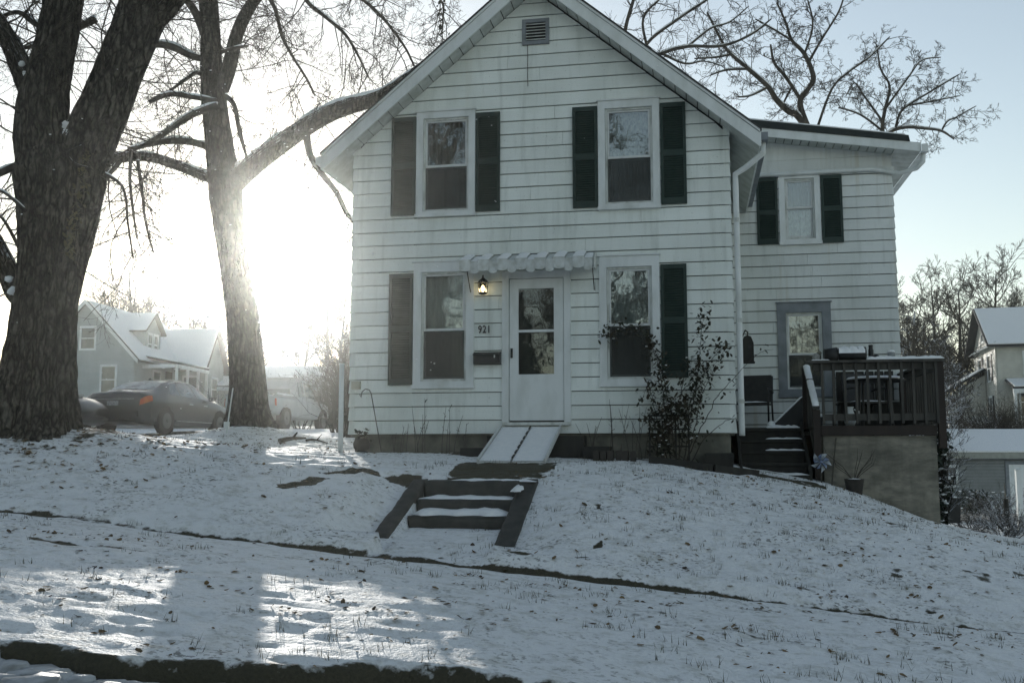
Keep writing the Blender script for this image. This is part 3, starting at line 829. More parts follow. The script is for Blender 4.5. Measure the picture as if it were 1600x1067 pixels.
# roof: two slopes, fascia, soffit panels
OV, EV, TH = 0.38, 0.40, 0.16
def roof_pt(sgn, d, up=0.0):
    """point on the roof underside, d metres horizontally from the ridge"""
    return (APX + sgn * d, APZ + 0.012 - PIT * d + up)
HALF = HW / 2 + EV
for sgn in (-1, 1):
    a = roof_pt(sgn, 0); b = roof_pt(sgn, HALF)
    up = TH * math.hypot(1, PIT)
    poly = [(a[0], a[1] + 0.03), (b[0], b[1] + 0.03), (b[0], b[1] + up), (a[0], a[1] + up)]
    if sgn < 0: poly = poly[::-1]
    rf = MB().prism(poly, -OV + 0.03, 9.2).build('roof', M['roof'], house)
    poly2 = [(a[0], a[1] + up + 0.002), (b[0] + sgn * 0.03, b[1] + up - 0.02), (b[0] + sgn * 0.03, b[1] + up + 0.012), (a[0], a[1] + up + 0.035)]
    if sgn < 0: poly2 = poly2[::-1]
    MB().prism(poly2, -OV - 0.035, 9.24).build('shingle_edge', M['roof'], rf)
    poly3 = [(a[0], a[1] + up + 0.037), (b[0] + sgn * 0.0, b[1] + up + 0.016), (b[0], b[1] + up + 0.035), (a[0], a[1] + up + 0.075)]
    if sgn < 0: poly3 = poly3[::-1]
    MB().prism(poly3, -OV + 0.05, 9.2).build('snow', M['snow'], rf)
    # rake fascia in two steps
    f0, f1 = -0.035, up * 0.80
    poly4 = [(a[0], a[1] + f0), (b[0], b[1] + f0), (b[0], b[1] + f1), (a[0], a[1] + f1)]
    if sgn < 0: poly4 = poly4[::-1]
    MB().prism(poly4, -OV - 0.004, -OV + 0.028).build('rake_fascia', M['trim'], house)
    poly5 = [(a[0], a[1] + f1 + 0.002), (b[0] + sgn * 0.01, b[1] + f1 + 0.002), (b[0] + sgn * 0.01, b[1] + up), (a[0], a[1] + up)]
    if sgn < 0: poly5 = poly5[::-1]
    MB().prism(poly5, -OV - 0.024, -OV + 0.028).build('rake_moulding', M['trim'], house)
    # soffit panels along the rake, 0.2 m each with open joints
    L = HALF - EV * 0.98
    n = 18
    for i in range(n):
        d0, d1 = 0.02 + L * i / n + 0.007, 0.02 + L * (i + 1) / n - 0.007
        p0, p1 = roof_pt(sgn, d0), roof_pt(sgn, d1)
        sg = random.Random(i * 3 + sgn).uniform(-0.003, 0.003)
        MB().hexa([(p0[0], -OV + 0.03, p0[1] - 0.006 + sg), (p1[0], -OV + 0.03, p1[1] - 0.006 - sg), (p1[0], -0.002, p1[1] - 0.006), (p0[0], -0.002, p0[1] - 0.006),
                   (p0[0], -OV + 0.03, p0[1] + 0.012), (p1[0], -OV + 0.03, p1[1] + 0.012), (p1[0], -0.002, p1[1] + 0.012), (p0[0], -0.002, p0[1] + 0.012)][::1] if sgn > 0 else
                  [(p1[0], -OV + 0.03, p1[1] - 0.006 + sg), (p0[0], -OV + 0.03, p0[1] - 0.006 - sg), (p0[0], -0.002, p0[1] - 0.006), (p1[0], -0.002, p1[1] - 0.006),
                   (p1[0], -OV + 0.03, p1[1] + 0.012), (p0[0], -OV + 0.03, p0[1] + 0.012), (p0[0], -0.002, p0[1] + 0.012), (p1[0], -0.002, p1[1] + 0.012)]).build('soffit_panel', M['soffit'], house)
    # boxed eave along the side: sloping soffit, fascia, gutter
    e_in = roof_pt(sgn, HW / 2 - 0.002); e_out = roof_pt(sgn, HALF)
    xs = sorted((e_in[0], e_out[0]))
    zi = [e_in[1], e_out[1]] if sgn > 0 else [e_out[1], e_in[1]]
    mb = MB()
    mb.hexa([(xs[0], -OV + 0.03, zi[0] - 0.008), (xs[1], -OV + 0.03, zi[1] - 0.008), (xs[1], 9.1, zi[1] - 0.008), (xs[0], 9.1, zi[0] - 0.008),
             (xs[0], -OV + 0.03, zi[0] + 0.02), (xs[1], -OV + 0.03, zi[1] + 0.02), (xs[1], 9.1, zi[1] + 0.02), (xs[0], 9.1, zi[0] + 0.02)])
    mb.build('eave_soffit', M['soffit'], house)
    xo = e_out[0]
    MB().box(min(xo, xo + sgn * 0.022), max(xo, xo + sgn * 0.022), -OV + 0.002, 9.1, e_out[1] - 0.03, e_out[1] + up - 0.03).build('eave_fascia', M['trim'], house)
    g0, g1 = sorted((xo + sgn * 0.024, xo + sgn * 0.12))
    zg = e_out[1] + up - 0.14
    gm = MB().box(g0, g1, -OV + 0.05, 9.1, zg, zg + 0.012).box(g0 if sgn < 0 else g1 - 0.01, g0 + 0.01 if sgn < 0 else g1, -OV + 0.05, 9.1, zg + 0.012, zg + 0.11).box(g0, g1, -OV + 0.04, -OV + 0.05, zg, zg + 0.11)
    gm.build('gutter', M['trim'] if sgn < 0 else M['grey_trim'], house)
# dark shadow bead under the rake, frieze gap
# downspout with its elbow at the right-hand corner
dx, dyy = HW + 0.085, -0.02
mb = MB()
top = Vector((HW + EV + 0.07, -OV + 0.20, roof_pt(1, HALF)[1] + 0.02))
mb.tube([top + Vector((0, 0, 0.05)), top + Vector((0, 0, -0.10)), (dx + 0.14, -0.08, 4.10), (dx, dyy, 4.03), (dx, dyy, 3.85), (dx, dyy, 0.36), (dx + 0.0, dyy, 0.27)], 0.043, 8)
dsp = mb.build('downspout', M['trim'], house, True)
for z in (3.35, 1.9, 0.75):
    MB().tube([(dx, dyy, z - 0.03), (dx, dyy, z + 0.03)], 0.048, 8).build('strap', M['trim_dirty'], dsp)

# gable vent
vent = MB()
x0, x1, z0, z1 = 2.655, 3.07, 6.20, 6.60
for a in ((x0, x1, z1 - 0.055, z1), (x0, x1, z0, z0 + 0.055), (x0, x0 + 0.055, z0 + 0.055, z1 - 0.055), (x1 - 0.055, x1, z0 + 0.055, z1 - 0.055)):
    vent.box(a[0], a[1], -0.05, 0.02, a[2], a[3])
vent = vent.build('gable_vent', M['grey_trim'], house)
for i in range(6):
    z = z0 + 0.07 + i * 0.048
    MB().hexa([(x0 + 0.056, -0.04, z), (x1 - 0.056, -0.04, z), (x1 - 0.056, 0.0, z + 0.022), (x0 + 0.056, 0.0, z + 0.022), (x0 + 0.056, -0.04, z + 0.012), (x1 - 0.056, -0.04, z + 0.012), (x1 - 0.056, 0.0, z + 0.034), (x0 + 0.056, 0.0, z + 0.034)]).build('slat', M['trim_dirty'], vent)
MB().box(x0 + 0.01, x1 - 0.01, 0.022, 0.03, z0 + 0.01, z1 - 0.01).build('screen', M['black'], vent)

MB().tube([(2.735, -0.03, 6.20), (2.738, -0.028, 5.98), (2.736, -0.03, 5.80), (2.739, -0.028, 5.55)], 0.005, 5).build('cable', M['iron'], house)
def frame4(mb, x0, x1, y0, y1, z0, z1, wl, wr, wt, wb):
    mb.box(x0, x0 + wl, y0, y1, z0, z1).box(x1 - wr, x1, y0, y1, z0, z1)
    mb.box(x0 + wl, x1 - wr, y0, y1, z1 - wt, z1).box(x0 + wl, x1 - wr, y0, y1, z0, z0 + wb)
    return mb
def wavy(x0, x1, z0, z1, y, amp, n, seed):
    rg = random.Random(seed)
    vs, fs = [], []
    m = 40
    ph = [rg.uniform(0, 6.3) for _ in range(4)]
    for i in range(m + 1):
        x = x0 + (x1 - x0) * i / m
        for j in range(4):
            z = z0 + (z1 - z0) * j / 3
            k = 0.6 + 0.4 * j / 3
            vs.append((x, y + amp * k * (math.sin(i / m * n * 6.28 + ph[0]) + 0.5 * math.sin(i / m * n * 2.3 * 6.28 + ph[1] + j * 0.3)), z))
    for i in range(m):
        for j in range(3):
            a = i * 4 + j
            fs.append((a, a + 4, a + 5, a + 1))
    return MB().add(vs, fs)
def screen_mat():
    m, nt, _ = new_mat('insect screen')
    nt.nodes.clear()
    out = nt.nodes.new('ShaderNodeOutputMaterial'); tr = nt.nodes.new('ShaderNodeBsdfTransparent'); df = nt.nodes.new('ShaderNodeBsdfDiffuse')
    f, _ = noise_fac(nt, 3.0, 3, (1, 1, 1), 'Object', 0.3, 0.7)
    mr = nt.nodes.new('ShaderNodeMapRange'); mr.inputs[3].default_value = 0.42; mr.inputs[4].default_value = 0.55
    nt.links.new(f, mr.inputs[0])
    df.inputs[0].default_value = (0.075, 0.08, 0.075, 1)
    ms = nt.nodes.new('ShaderNodeMixShader'); nt.links.new(mr.outputs[0], ms.inputs[0])
    nt.links.new(tr.outputs[0], ms.inputs[1]); nt.links.new(df.outputs[0], ms.inputs[2]); nt.links.new(ms.outputs[0], out.inputs[0])
    return m
M['screen'] = screen_mat()

def window(parent, x0, x1, z0, z1, ypl, cw, upper, lower, seed, trim='trim', screen_low=True, meet=None, label=None):
    """casing with drip cap and sill, storm frame, two sashes with panes, curtains behind"""
    cwl, cwt, cwb = cw
    c = frame4(MB(), x0, x1, ypl - 0.048, ypl + 0.05, z0, z1, cwl, cwl, cwt, cwb)
    c.box(x0 - 0.02, x1 + 0.02, ypl - 0.068, ypl - 0.0, z1 + 0.002, z1 + 0.022)
    w = c.build('window', M[trim], parent, label=label)
    MB().box(x0 - 0.012, x1 + 0.012, ypl - 0.075, ypl - 0.049, z0, z0 + cwb * 0.55).build('sill', M[trim], w)
    ix0, ix1, iz0, iz1 = x0 + cwl + 0.003, x1 - cwl - 0.003, z0 + cwb + 0.003, z1 - cwt - 0.003
    frame4(MB(), ix0, ix1, ypl - 0.018, ypl + 0.06, iz0, iz1, 0.028, 0.028, 0.028, 0.03).build('storm_frame', M['trim_dirty'], w)
    jx0, jx1, jz0, jz1 = ix0 + 0.03, ix1 - 0.03, iz0 + 0.032, iz1 - 0.03
    zm = meet if meet else (jz0 + jz1) / 2
    frame4(MB(), jx0, jx1, ypl + 0.0, ypl + 0.03, zm, jz1, 0.026, 0.026, 0.026, 0.034).build('sash', M['alu'], w)
    frame4(MB(), jx0, jx1, ypl + 0.032, ypl + 0.062, jz0, zm + 0.01, 0.026, 0.026, 0.02, 0.036).build('sash', M['alu'], w)
    def pane(a, b, z_a, z_b, y):
        vs, fs = [], []
        mb = MB().box(a, b, y, y + 0.004, z_a, z_b)
        return mb
    pane(jx0 + 0.027, jx1 - 0.027, zm + 0.035, jz1 - 0.027, ypl + 0.014).build('pane', M['glass'], w)
    pane(jx0 + 0.027, jx1 - 0.027, jz0 + 0.037, zm - 0.011, ypl + 0.046).build('pane', M['glass'], w)
    if screen_low:
        MB().box(jx0 + 0.004, jx1 - 0.004, ypl + 0.008, ypl + 0.010, jz0 + 0.004, zm - 0.004).build('insect_screen', M['screen'], w)
    wavy(jx0 - 0.03, jx1 + 0.03, zm - 0.02, jz1 + 0.05, ypl + 0.13, 0.012, 5, seed).build('curtain', M[upper], w, True)
    if isinstance(lower, tuple):
        mid = jx0 + (jx1 - jx0) * lower[1]
        wavy(jx0 - 0.03, mid - 0.01, jz0 - 0.04, zm + 0.02, ypl + 0.15, 0.014, 3, seed + 5).build('curtain', M[lower[0]], w, True)
        wavy(mid + 0.02, jx1 + 0.03, jz0 - 0.04, zm + 0.02, ypl + 0.16, 0.014, 3, seed + 6).build('curtain', M[lower[0]], w, True)
    else:
        wavy(jx0 - 0.03, jx1 + 0.03, jz0 - 0.04, zm + 0.02, ypl + 0.15, 0.014, 4, seed + 5).build('curtain', M[lower], w, True)
    # reveal that closes the opening to the room behind
    frame4(MB(), x0 + cwl - 0.02, x1 - cwl + 0.02, ypl + 0.062, ypl + 0.22, z0 + cwb - 0.02, z1 - cwt + 0.02, 0.02, 0.02, 0.02, 0.02).build('reveal', M['trim_dirty'], w)
    return w
window(house, 1.005, 1.93, 3.59, 5.235, 0, (0.105, 0.10, 0.085), 'curtain_dark', ('curtain', 0.42), 1, meet=4.37)
window(house, 3.795, 4.70, 3.58, 5.235, 0, (0.105, 0.115, 0.085), 'lace', ('curtain_dark', 0.5), 2, meet=4.36)
window(house, 0.985, 1.92, 0.98, 2.89, 0, (0.12, 0.15, 0.11), 'curtain', 'curtain_dark', 3, meet=1.85)
window(house, 3.79, 4.665, 0.975, 2.885, 0, (0.11, 0.16, 0.11), 'lace', 'curtain_dark', 4, meet=1.86)

def shutter(parent, x0, x1, z0, z1, ypl, mid=0.5):
    y0, y1 = ypl - 0.058, ypl - 0.026
    zm = z0 + (z1 - z0) * mid
    fr = MB()
    fr.box(x0, x0 + 0.045, y0, y1, z0, z1).box(x1 - 0.045, x1, y0, y1, z0, z1)
    for a, b in ((z0, z0 + 0.09), (zm - 0.045, zm + 0.045), (z1 - 0.07, z1)):
        fr.box(x0 + 0.045, x1 - 0.045, y0, y1, a, b)
    fr.box(x0 + 0.045, x1 - 0.045, y1 - 0.006, y1 - 0.001, z0 + 0.09, z1 - 0.07)
    s = fr.build('shutter', M['green'], parent)
    sl = MB()
    for a, b in ((z0 + 0.09, zm - 0.045), (zm + 0.045, z1 - 0.07)):
        n = int((b - a) / 0.034)
        for i in range(n):
            z = a + (b - a) * i / n
            sl.hexa([(x0 + 0.046, y0 + 0.004, z + 0.001), (x1 - 0.046, y0 + 0.004, z + 0.001), (x1 - 0.046, y1 - 0.008, z + 0.022), (x0 + 0.046, y1 - 0.008, z + 0.022),
                     (x0 + 0.046, y0 + 0.004, z + 0.010), (x1 - 0.046, y0 + 0.004, z + 0.010), (x1 - 0.046, y1 - 0.008, z + 0.031), (x0 + 0.046, y1 - 0.008, z + 0.031)])
    sl.build('slats', M['green'], s, kind='stuff')
    return s
shutter(house, 0.612, 0.998, 3.625, 5.175, 0, 0.5)
shutter(house, 1.938, 2.312, 3.640, 5.175, 0, 0.5)
shutter(house, 3.415, 3.787, 3.625, 5.165, 0, 0.5)
shutter(house, 4.712, 5.082, 3.625, 5.150, 0, 0.5)
shutter(house, 0.604, 0.978, 1.04, 2.73, 0, 0.5)
shutter(house, 4.680, 5.052, 1.095, 2.74, 0, 0.5)

# storm door in its casing
dc = frame4(MB(), 2.345, 3.367, -0.045, 0.06, 0.44, 2.71, 0.105, 0.10, 0.11, 0.03).build('door_frame', M['trim'], house)
MB().box(2.36, 3.355, -0.085, -0.046, 0.43, 0.475).build('threshold', M['trim_dirty'], dc)
dm = MB()
X0, X1, Zb, Zt = 2.458, 3.260, 0.50, 2.592
gx0, gx1, gz0, gz1, gm_ = 2.592, 3.120, 1.175, 2.448, 1.815
dm.box(X0, gx0, -0.03, 0.005, Zb, Zt).box(gx1, X1, -0.03, 0.005, Zb, Zt).box(gx0, gx1, -0.03, 0.005, gz1, Zt).box(gx0, gx1, -0.03, 0.005, Zb, gz0).box(gx0, gx1, -0.028, 0.003, gm_ - 0.018, gm_ + 0.018)
door = dm.build('storm_door', M['trim'], house)
MB().box(gx0 + 0.001, gx1 - 0.001, -0.012, -0.008, gm_ + 0.019, gz1 - 0.001).build('pane', M['glass_dark'], door)
MB().box(gx0 + 0.001, gx1 - 0.001, -0.012, -0.008, gz0 + 0.001, gm_ - 0.019).build('pane', M['glass_dark'], door)
hd = MB().box(X0 + 0.018, X0 + 0.05, -0.045, -0.031, 1.42, 1.56).tube([(X0 + 0.034, -0.05, 1.54), (X0 + 0.034, -0.075, 1.53), (X0 + 0.034, -0.075, 1.43), (X0 + 0.034, -0.05, 1.42)], 0.009, 6)
hd.build('handle', M['black'], door)
MB().box(2.455, 3.262, 0.095, 0.135, 0.47, 2.62).build('inner_door', M['wooddoor'], house)
for i, (zz0, zz1) in enumerate(((0.6, 1.3), (1.5, 2.45))):
    MB().box(2.56, 2.82, 0.082, 0.094, zz0, zz1).box(2.9, 3.16, 0.082, 0.094, zz0, zz1).build('door_panel', M['wooddoor'], house)

# number 921, one mesh per figure
for i, ch in enumerate('921'):
    cu = bpy.data.curves.new('figure', 'FONT')
    cu.body = ch; cu.size = 0.16; cu.extrude = 0.006; cu.offset = 0.002
    to = bpy.data.objects.new('figure', cu)
    COL.objects.link(to)
    bpy.context.view_layer.update()
    me = bpy.data.meshes.new_from_object(to.evaluated_get(bpy.context.evaluated_depsgraph_get()))
    bpy.data.objects.remove(to)
    me.materials.clear(); me.materials.append(M['black'])
    o = bpy.data.objects.new('house_number', me)
    COL.objects.link(o); o.parent = house
    o.scale = (0.72, 1, 1)
    o.location = Vector((1.985 + i * 0.067, -0.037, 1.800)) - OFF[house.name]
    o.rotation_euler = (math.pi / 2, 0, 0)
MB().box(0.04, 0.175, -0.075, -0.02, 0.985, 1.10).build('outlet_box', simple('beige plastic box', (0.42, 0.41, 0.33), 0.6), house)

# ---- rear wing, set back to the right
WY, WX0, WX1 = 3.6, 5.72, 8.63
def wtop(x): return 5.68 - 0.158 * (x - 6.0)
WH = [(6.69, 7.40, 3.70, 4.975), (6.595, 7.51, 1.00, 2.66)]
WSILL = 0.336
clad(house, 23, 0.2, WSILL, lambda z: (WX0, WX1), WH, WY, M['siding_wing'], 33, 4.93, cap=((WX1, 1),))
MB().box(WX0, WX1 + 0.03, WY - 0.034, WY + 0.02, 4.94, 5.045).build('frieze_board', M['trim'], house)
for i, (a, b) in enumerate(((5.05, 5.245), (5.25, 5.60))):
    poly = [(WX0, a), (WX1, a), (WX1, min(b, wtop(WX1))), (WX0, min(b, wtop(WX0)))]
    if i: poly = [(WX0, a), (8.62, a), (8.62, wtop(8.62) + 0.002 if wtop(8.62) < b else b), (6.5, b), (WX0, b)]
    MB().prism(poly, WY - 0.02 + 0.004 * i, WY + 0.012).build('siding_board', M['siding_wing'], house)
MB().prism([(WX0, 5.605), (6.47, 5.605), (WX0, wtop(WX0))], WY - 0.012, WY + 0.012).build('siding_board', M['siding_wing'], house)
MB().prism([(WX0, -1.6), (WX1, -1.6), (WX1, wtop(WX1) - 0.02), (WX0, wtop(WX0) - 0.02)], 9.0, 9.05).build('rear_wall', M['siding_wing'], house)
lap_side(WX1, 1, WY + 0.09, 9.0, WSILL, 5.27, M['siding_wing'], 'side_wall', house)
MB().box(WX0, WX1 - 0.02, WY + 0.03, WY + 0.2, -1.6, WSILL - 0.003).box(WX1 - 0.2, WX1 - 0.02, WY + 0.2, 9, -1.9, WSILL - 0.003).build('foundation', M['foundation'], house)
MB().box(WX0, WX1 - 0.03, WY + 0.3, 9, 0.2, 0.26).box(WX0, WX1 - 0.03, WY + 0.2, 9, 2.95, 3.03).box(WX0, WX1 - 0.03, 6.2, 6.25, 0.26, 5.2).build('inner_floors', M['room'], house)
window(house, 6.69, 7.40, 3.70, 4.975, WY, (0.10, 0.075, 0.10), 'curtain_dark', 'lace', 6, screen_low=False, meet=4.36)
window(house, 6.595, 7.51, 1.00, 2.66, WY, (0.15, 0.17, 0.14), 'curtain_dark', 'curtain_dark', 7, trim='grey_trim', meet=1.74)
shutter(house, 6.30, 6.665, 3.725, 4.935, WY, 0.47)
shutter(house, 7.415, 7.775, 3.715, 4.935, WY, 0.5)
# wing roof: low slope falling to the right, dark metal edge, panelled soffit, gutter at the end
OVW = 0.40
def wr(x, up=0): return wtop(x) + up
xa, xb = 5.9, 9.05
wrf = MB().prism([(xa, wr(xa, 0.02)), (xb, wr(xb, 0.02)), (xb, wr(xb, 0.13)), (xa, wr(xa, 0.13))], WY - OVW + 0.03, 9.2).build('roof', M['roof'], house)
MB().prism([(xa + 0.2, wr(xa + 0.2, 0.132)), (xb - 0.18, wr(xb - 0.18, 0.132)), (xb - 0.2, wr(xb - 0.2, 0.235)), (xa + 0.2, wr(xa + 0.2, 0.26))], WY - OVW - 0.03, 9.2).build('roof_edge', M['roof_green'], wrf)
MB().prism([(xa + 0.2, wr(xa + 0.2, 0.262)), (xb - 0.24, wr(xb - 0.24, 0.238)), (xb - 0.26, wr(xb - 0.26, 0.262)), (xa + 0.2, wr(xa + 0.2, 0.29))], WY - OVW - 0.01, 9.1).build('snow', M['snow'], wrf)
MB().prism([(xa, wr(xa, -0.02)), (xb, wr(xb, -0.02)), (xb, wr(xb, 0.13)), (xa, wr(xa, 0.13))], WY - OVW - 0.006, WY - OVW + 0.028).build('fascia', M['trim'], house)
n = 19
for i in range(n):
    a = xa + 0.05 + (WX1 + 0.0 - xa - 0.05) * i / n + 0.008; b = xa + 0.05 + (WX1 - xa - 0.05) * (i + 1) / n - 0.008
    MB().hexa([(a, WY - OVW + 0.03, wr(a, -0.008)), (b, WY - OVW + 0.03, wr(b, -0.008)), (b, WY - 0.002, wr(b, -0.008)), (a, WY - 0.002, wr(a, -0.008)),
               (a, WY - OVW + 0.03, wr(a, 0.012)), (b, WY - OVW + 0.03, wr(b, 0.012)), (b, WY - 0.002, wr(b, 0.012)), (a, WY - 0.002, wr(a, 0.012))]).build('soffit_panel', M['soffit'], house)
for i in range(22):                                   # end eave: narrow boards running outwards
    ya = WY - OVW + 0.03 + i * 0.26; yb = ya + 0.25
    MB().hexa([(WX1 + 0.003, ya, wr(WX1, -0.012)), (xb, ya, wr(xb, -0.012)), (xb, yb, wr(xb, -0.012)), (WX1 + 0.003, yb, wr(WX1, -0.012)),
               (WX1 + 0.003, ya, wr(WX1, 0.01)), (xb, ya, wr(xb, 0.01)), (xb, yb, wr(xb, 0.01)), (WX1 + 0.003, yb, wr(WX1, 0.01))]).build('soffit_panel', M['soffit'], house)
zg = wr(xb, -0.03)
gut = MB().box(xb + 0.001, xb + 0.11, WY - OVW - 0.02, 9.1, zg, zg + 0.012).box(xb + 0.1, xb + 0.112, WY - OVW - 0.02, 9.1, zg + 0.012, zg + 0.13).box(xb + 0.001, xb + 0.11, WY - OVW - 0.032, WY - OVW - 0.021, zg, zg + 0.13).build('gutter', M['trim'], house)
MB().tube([(xb + 0.055, WY - 0.28, zg + 0.02), (xb + 0.05, WY - 0.28, zg - 0.14), (xb - 0.05, WY - 0.22, zg - 0.24), (WX1 + 0.12, WY - 0.07, zg - 0.27), (8.3, WY - 0.075, 4.995), (7.0, WY - 0.075, 4.985), (5.85, WY - 0.07, 4.97)], 0.040, 8).build('downspout', M['trim'], house, True)

# ------------------------------------------------------------------ things on and by the front wall
# awning: overlapping aluminium slats with scalloped ends
aw = thing('door_awning', 'small white slatted metal awning with scalloped edge, snow topped, over the front door', 'awning', (2.76, 0, 2.9))
AX0, AX1, NSL = 1.80, 3.74, 14
AP, AZ0, AZ1 = 0.42, 2.955, 2.80
sw = (AX1 - AX0) / NSL
M['awning'] = simple('awning aluminium', (0.60, 0.63, 0.62), 0.5, (0.40, 0.42, 0.38), 9, lo=0.4, hi=0.7, rnd=0.08)
for i in range(NSL):
    hi = 0.022 if i % 2 == 0 else 0.0
    x0, x1 = AX0 + i * sw - (0.012 if hi else -0.006), AX0 + (i + 1) * sw + (0.012 if hi else -0.006)
    fr = AP + (0.018 if hi else 0)
    mb = MB()
    mb.hexa([(x0, -fr, AZ1 + hi), (x1, -fr, AZ1 + hi), (x1, -0.03, AZ0 + hi), (x0, -0.03, AZ0 + hi), (x0, -fr, AZ1 + hi + 0.006), (x1, -fr, AZ1 + hi + 0.006), (x1, -0.03, AZ0 + hi + 0.006), (x0, -0.03, AZ0 + hi + 0.006)])
    dz = 0.165 + (0 if hi else 0.012)
    c = (x0 + x1) / 2; w = (x1 - x0) / 2
    poly = [(x0, AZ1 + hi), (x0, AZ1 + hi - dz + 0.03)] + [(c - w * math.cos(t), AZ1 + hi - dz + 0.03 - 0.032 * math.sin(t)) for t in (0.5, 1.1, 1.57, 2.04, 2.64)] + [(x1, AZ1 + hi - dz + 0.03), (x1, AZ1 + hi)]
    mb.prism(poly, -fr - 0.006, -fr - 0.001)
    sl = mb.build('slat', M['awning'], aw)
    if hi or i % 3 == 1:
        rg = random.Random(i)
        s = MB()
        vs = []
        t = 0.03 if hi else 0.015
        for k in range(5):
            xx = x0 + (x1 - x0) * k / 4
            e = 0.3 if k in (0, 4) else 1
            for j in range(4):
                yy = -fr - 0.004 + (fr - 0.06) * j / 3
                zz = AZ1 + hi + 0.006 + (AZ0 - AZ1) * (-fr - yy) / -fr
                vs.append((xx, yy, zz + (0.0 if j == 0 else t * e * rg.uniform(0.7, 1.1))))
        fs = [(k * 4 + j, (k + 1) * 4 + j, (k + 1) * 4 + j + 1, k * 4 + j + 1) for k in range(4) for j in range(3)]
        s.add(vs, fs).build('snow', M['snow'], sl, True)
for x in (AX0 - 0.014, AX1 + 0.012):
    MB().add([(x, -0.03, AZ0), (x, -AP, AZ1 + 0.02), (x, -AP, AZ1 - 0.14), (x, -0.10, AZ1 - 0.10), (x, -0.03, AZ1 - 0.09), (x + 0.006, -0.03, AZ0), (x + 0.006, -AP, AZ1 + 0.02), (x + 0.006, -AP, AZ1 - 0.14), (x + 0.006, -0.10, AZ1 - 0.10), (x + 0.006, -0.03, AZ1 - 0.09)],
             [(0, 1, 2, 3, 4), (9, 8, 7, 6, 5), (0, 5, 6, 1), (1, 6, 7, 2), (2, 7, 8, 3), (3, 8, 9, 4), (4, 9, 5, 0)]).build('side_panel', M['awning'], aw)
for x in (AX0 + 0.07, AX1 - 0.02):
    MB().tube([(x, -AP + 0.03, AZ1 - 0.01), (x, -0.03, 2.40)], 0.008, 6).build('support_rod', M['iron'], aw)

# lit wall lantern
ln_ = thing('wall_lantern', 'small black wall lantern, lit, beside the front door', 'lamp', (2.075, -0.03, 2.47))
MB().lathe((2.075, -0.03, 2.44), [(0.0, 0), (0.05, 0.0), (0.05, 0.0)], 10)
MB().box(2.045, 2.105, -0.035, -0.012, 2.40, 2.56).build('back_plate', M['black'], ln_)
MB().tube([(2.075, -0.03, 2.54), (2.075, -0.09, 2.62), (2.075, -0.125, 2.60)], 0.009, 6).build('arm', M['black'], ln_)
MB().lathe((2.075, -0.125, 2.53), [(0.085, 0), (0.088, 0.012), (0.06, 0.045), (0.025, 0.075), (0.012, 0.09), (0.012, 0.115), (0.004, 0.125)], 8).build('roof', M['black'], ln_)
cg = MB()
for k in range(6):
    a = k * math.pi / 3
    cg.tube([(2.075 + 0.062 * math.cos(a), -0.125 + 0.062 * math.sin(a), 2.39), (2.075 + 0.078 * math.cos(a), -0.125 + 0.078 * math.sin(a), 2.53)], 0.005, 4)
cg.lathe((2.075, -0.125, 2.375), [(0.03, -0.015), (0.066, 0.0), (0.066, 0.016), (0.03, 0.018)], 8)
cg.build('cage', M['black'], ln_)
MB().lathe((2.075, -0.125, 2.40), [(0.012, 0), (0.030, 0.025), (0.034, 0.05), (0.022, 0.085), (0.008, 0.10)], 10).build('bulb', emit_mat('lit bulb', (1.0, 0.84, 0.55), 5), ln_, True)
MB().lathe((2.075, -0.125, 2.393), [(0.056, 0), (0.072, 0.135)], 6).build('glass', glass_mat('lantern glass', 0.06, (1, 0.93, 0.75), 0.0), ln_)

mb_ = thing('mailbox', 'black wall mailbox beside the storm door', 'mailbox', (2.12, -0.02, 1.42))
MB().box(1.93, 2.325, -0.115, -0.026, 1.335, 1.475).build('body', M['black'], mb_)
MB().hexa([(1.922, -0.135, 1.462), (2.333, -0.135, 1.462), (2.333, -0.024, 1.498), (1.922, -0.024, 1.498), (1.922, -0.135, 1.472), (2.333, -0.135, 1.472), (2.333, -0.024, 1.515), (1.922, -0.024, 1.515)]).build('lid', M['black'], mb_)
MB().box(2.238, 2.258, -0.119, -0.116, 1.42, 1.462).build('clip', M['alu'], mb_)

# ramp from the door sill to the walk, stoop beneath it
rp = thing('ramp', 'snow covered folding metal ramp leading up to the front door', 'ramp', (2.8, -0.9, -0.05))
def rpz(y): return 0.40 + (y + 0.09) * (0.40 + 0.085) / 1.62
for x0, x1 in ((2.36, 2.775), (2.795, 3.21)):
    y0, y1 = -1.71, -0.09
    MB().hexa([(x0, y0, rpz(y0) - 0.03), (x1, y0, rpz(y0) - 0.03), (x1, y1, rpz(y1) - 0.03), (x0, y1, rpz(y1) - 0.03), (x0, y0, rpz(y0)), (x1, y0, rpz(y0)), (x1, y1, rpz(y1)), (x0, y1, rpz(y1))]).build('panel', M['alu'], rp)
    vs, fs = [], []
    rg = random.Random(int(x0 * 100)); nx, nyy = 8, 24
    for j in range(nyy + 1):
        for i in range(nx + 1):
            x = x0 + 0.004 + (x1 - x0 - 0.008) * i / nx + (rg.uniform(-0.004, 0.004) if 0 < i < nx else 0); y = y0 + 0.01 + (y1 - y0 - 0.02) * j / nyy
            e = 0.3 if i in (0, nx) or j in (0, nyy) else 1
            vs.append((x, y, rpz(y) + 0.002 + 0.02 * e * rg.uniform(0.8, 1.15)))
    fs = [(j * (nx + 1) + i, j * (nx + 1) + i + 1, (j + 1) * (nx + 1) + i + 1, (j + 1) * (nx + 1) + i) for j in range(nyy) for i in range(nx)]
    MB().add(vs, fs).build('snow', M['snow'], rp, True)
for x in (2.345, 3.222):
    MB().beam((x, -1.71, rpz(-1.71) + 0.005), (x, -0.09, rpz(-0.09) + 0.005), 0.02, 0.07).build('side_rail', M['alu'], rp)
rg = random.Random(4)
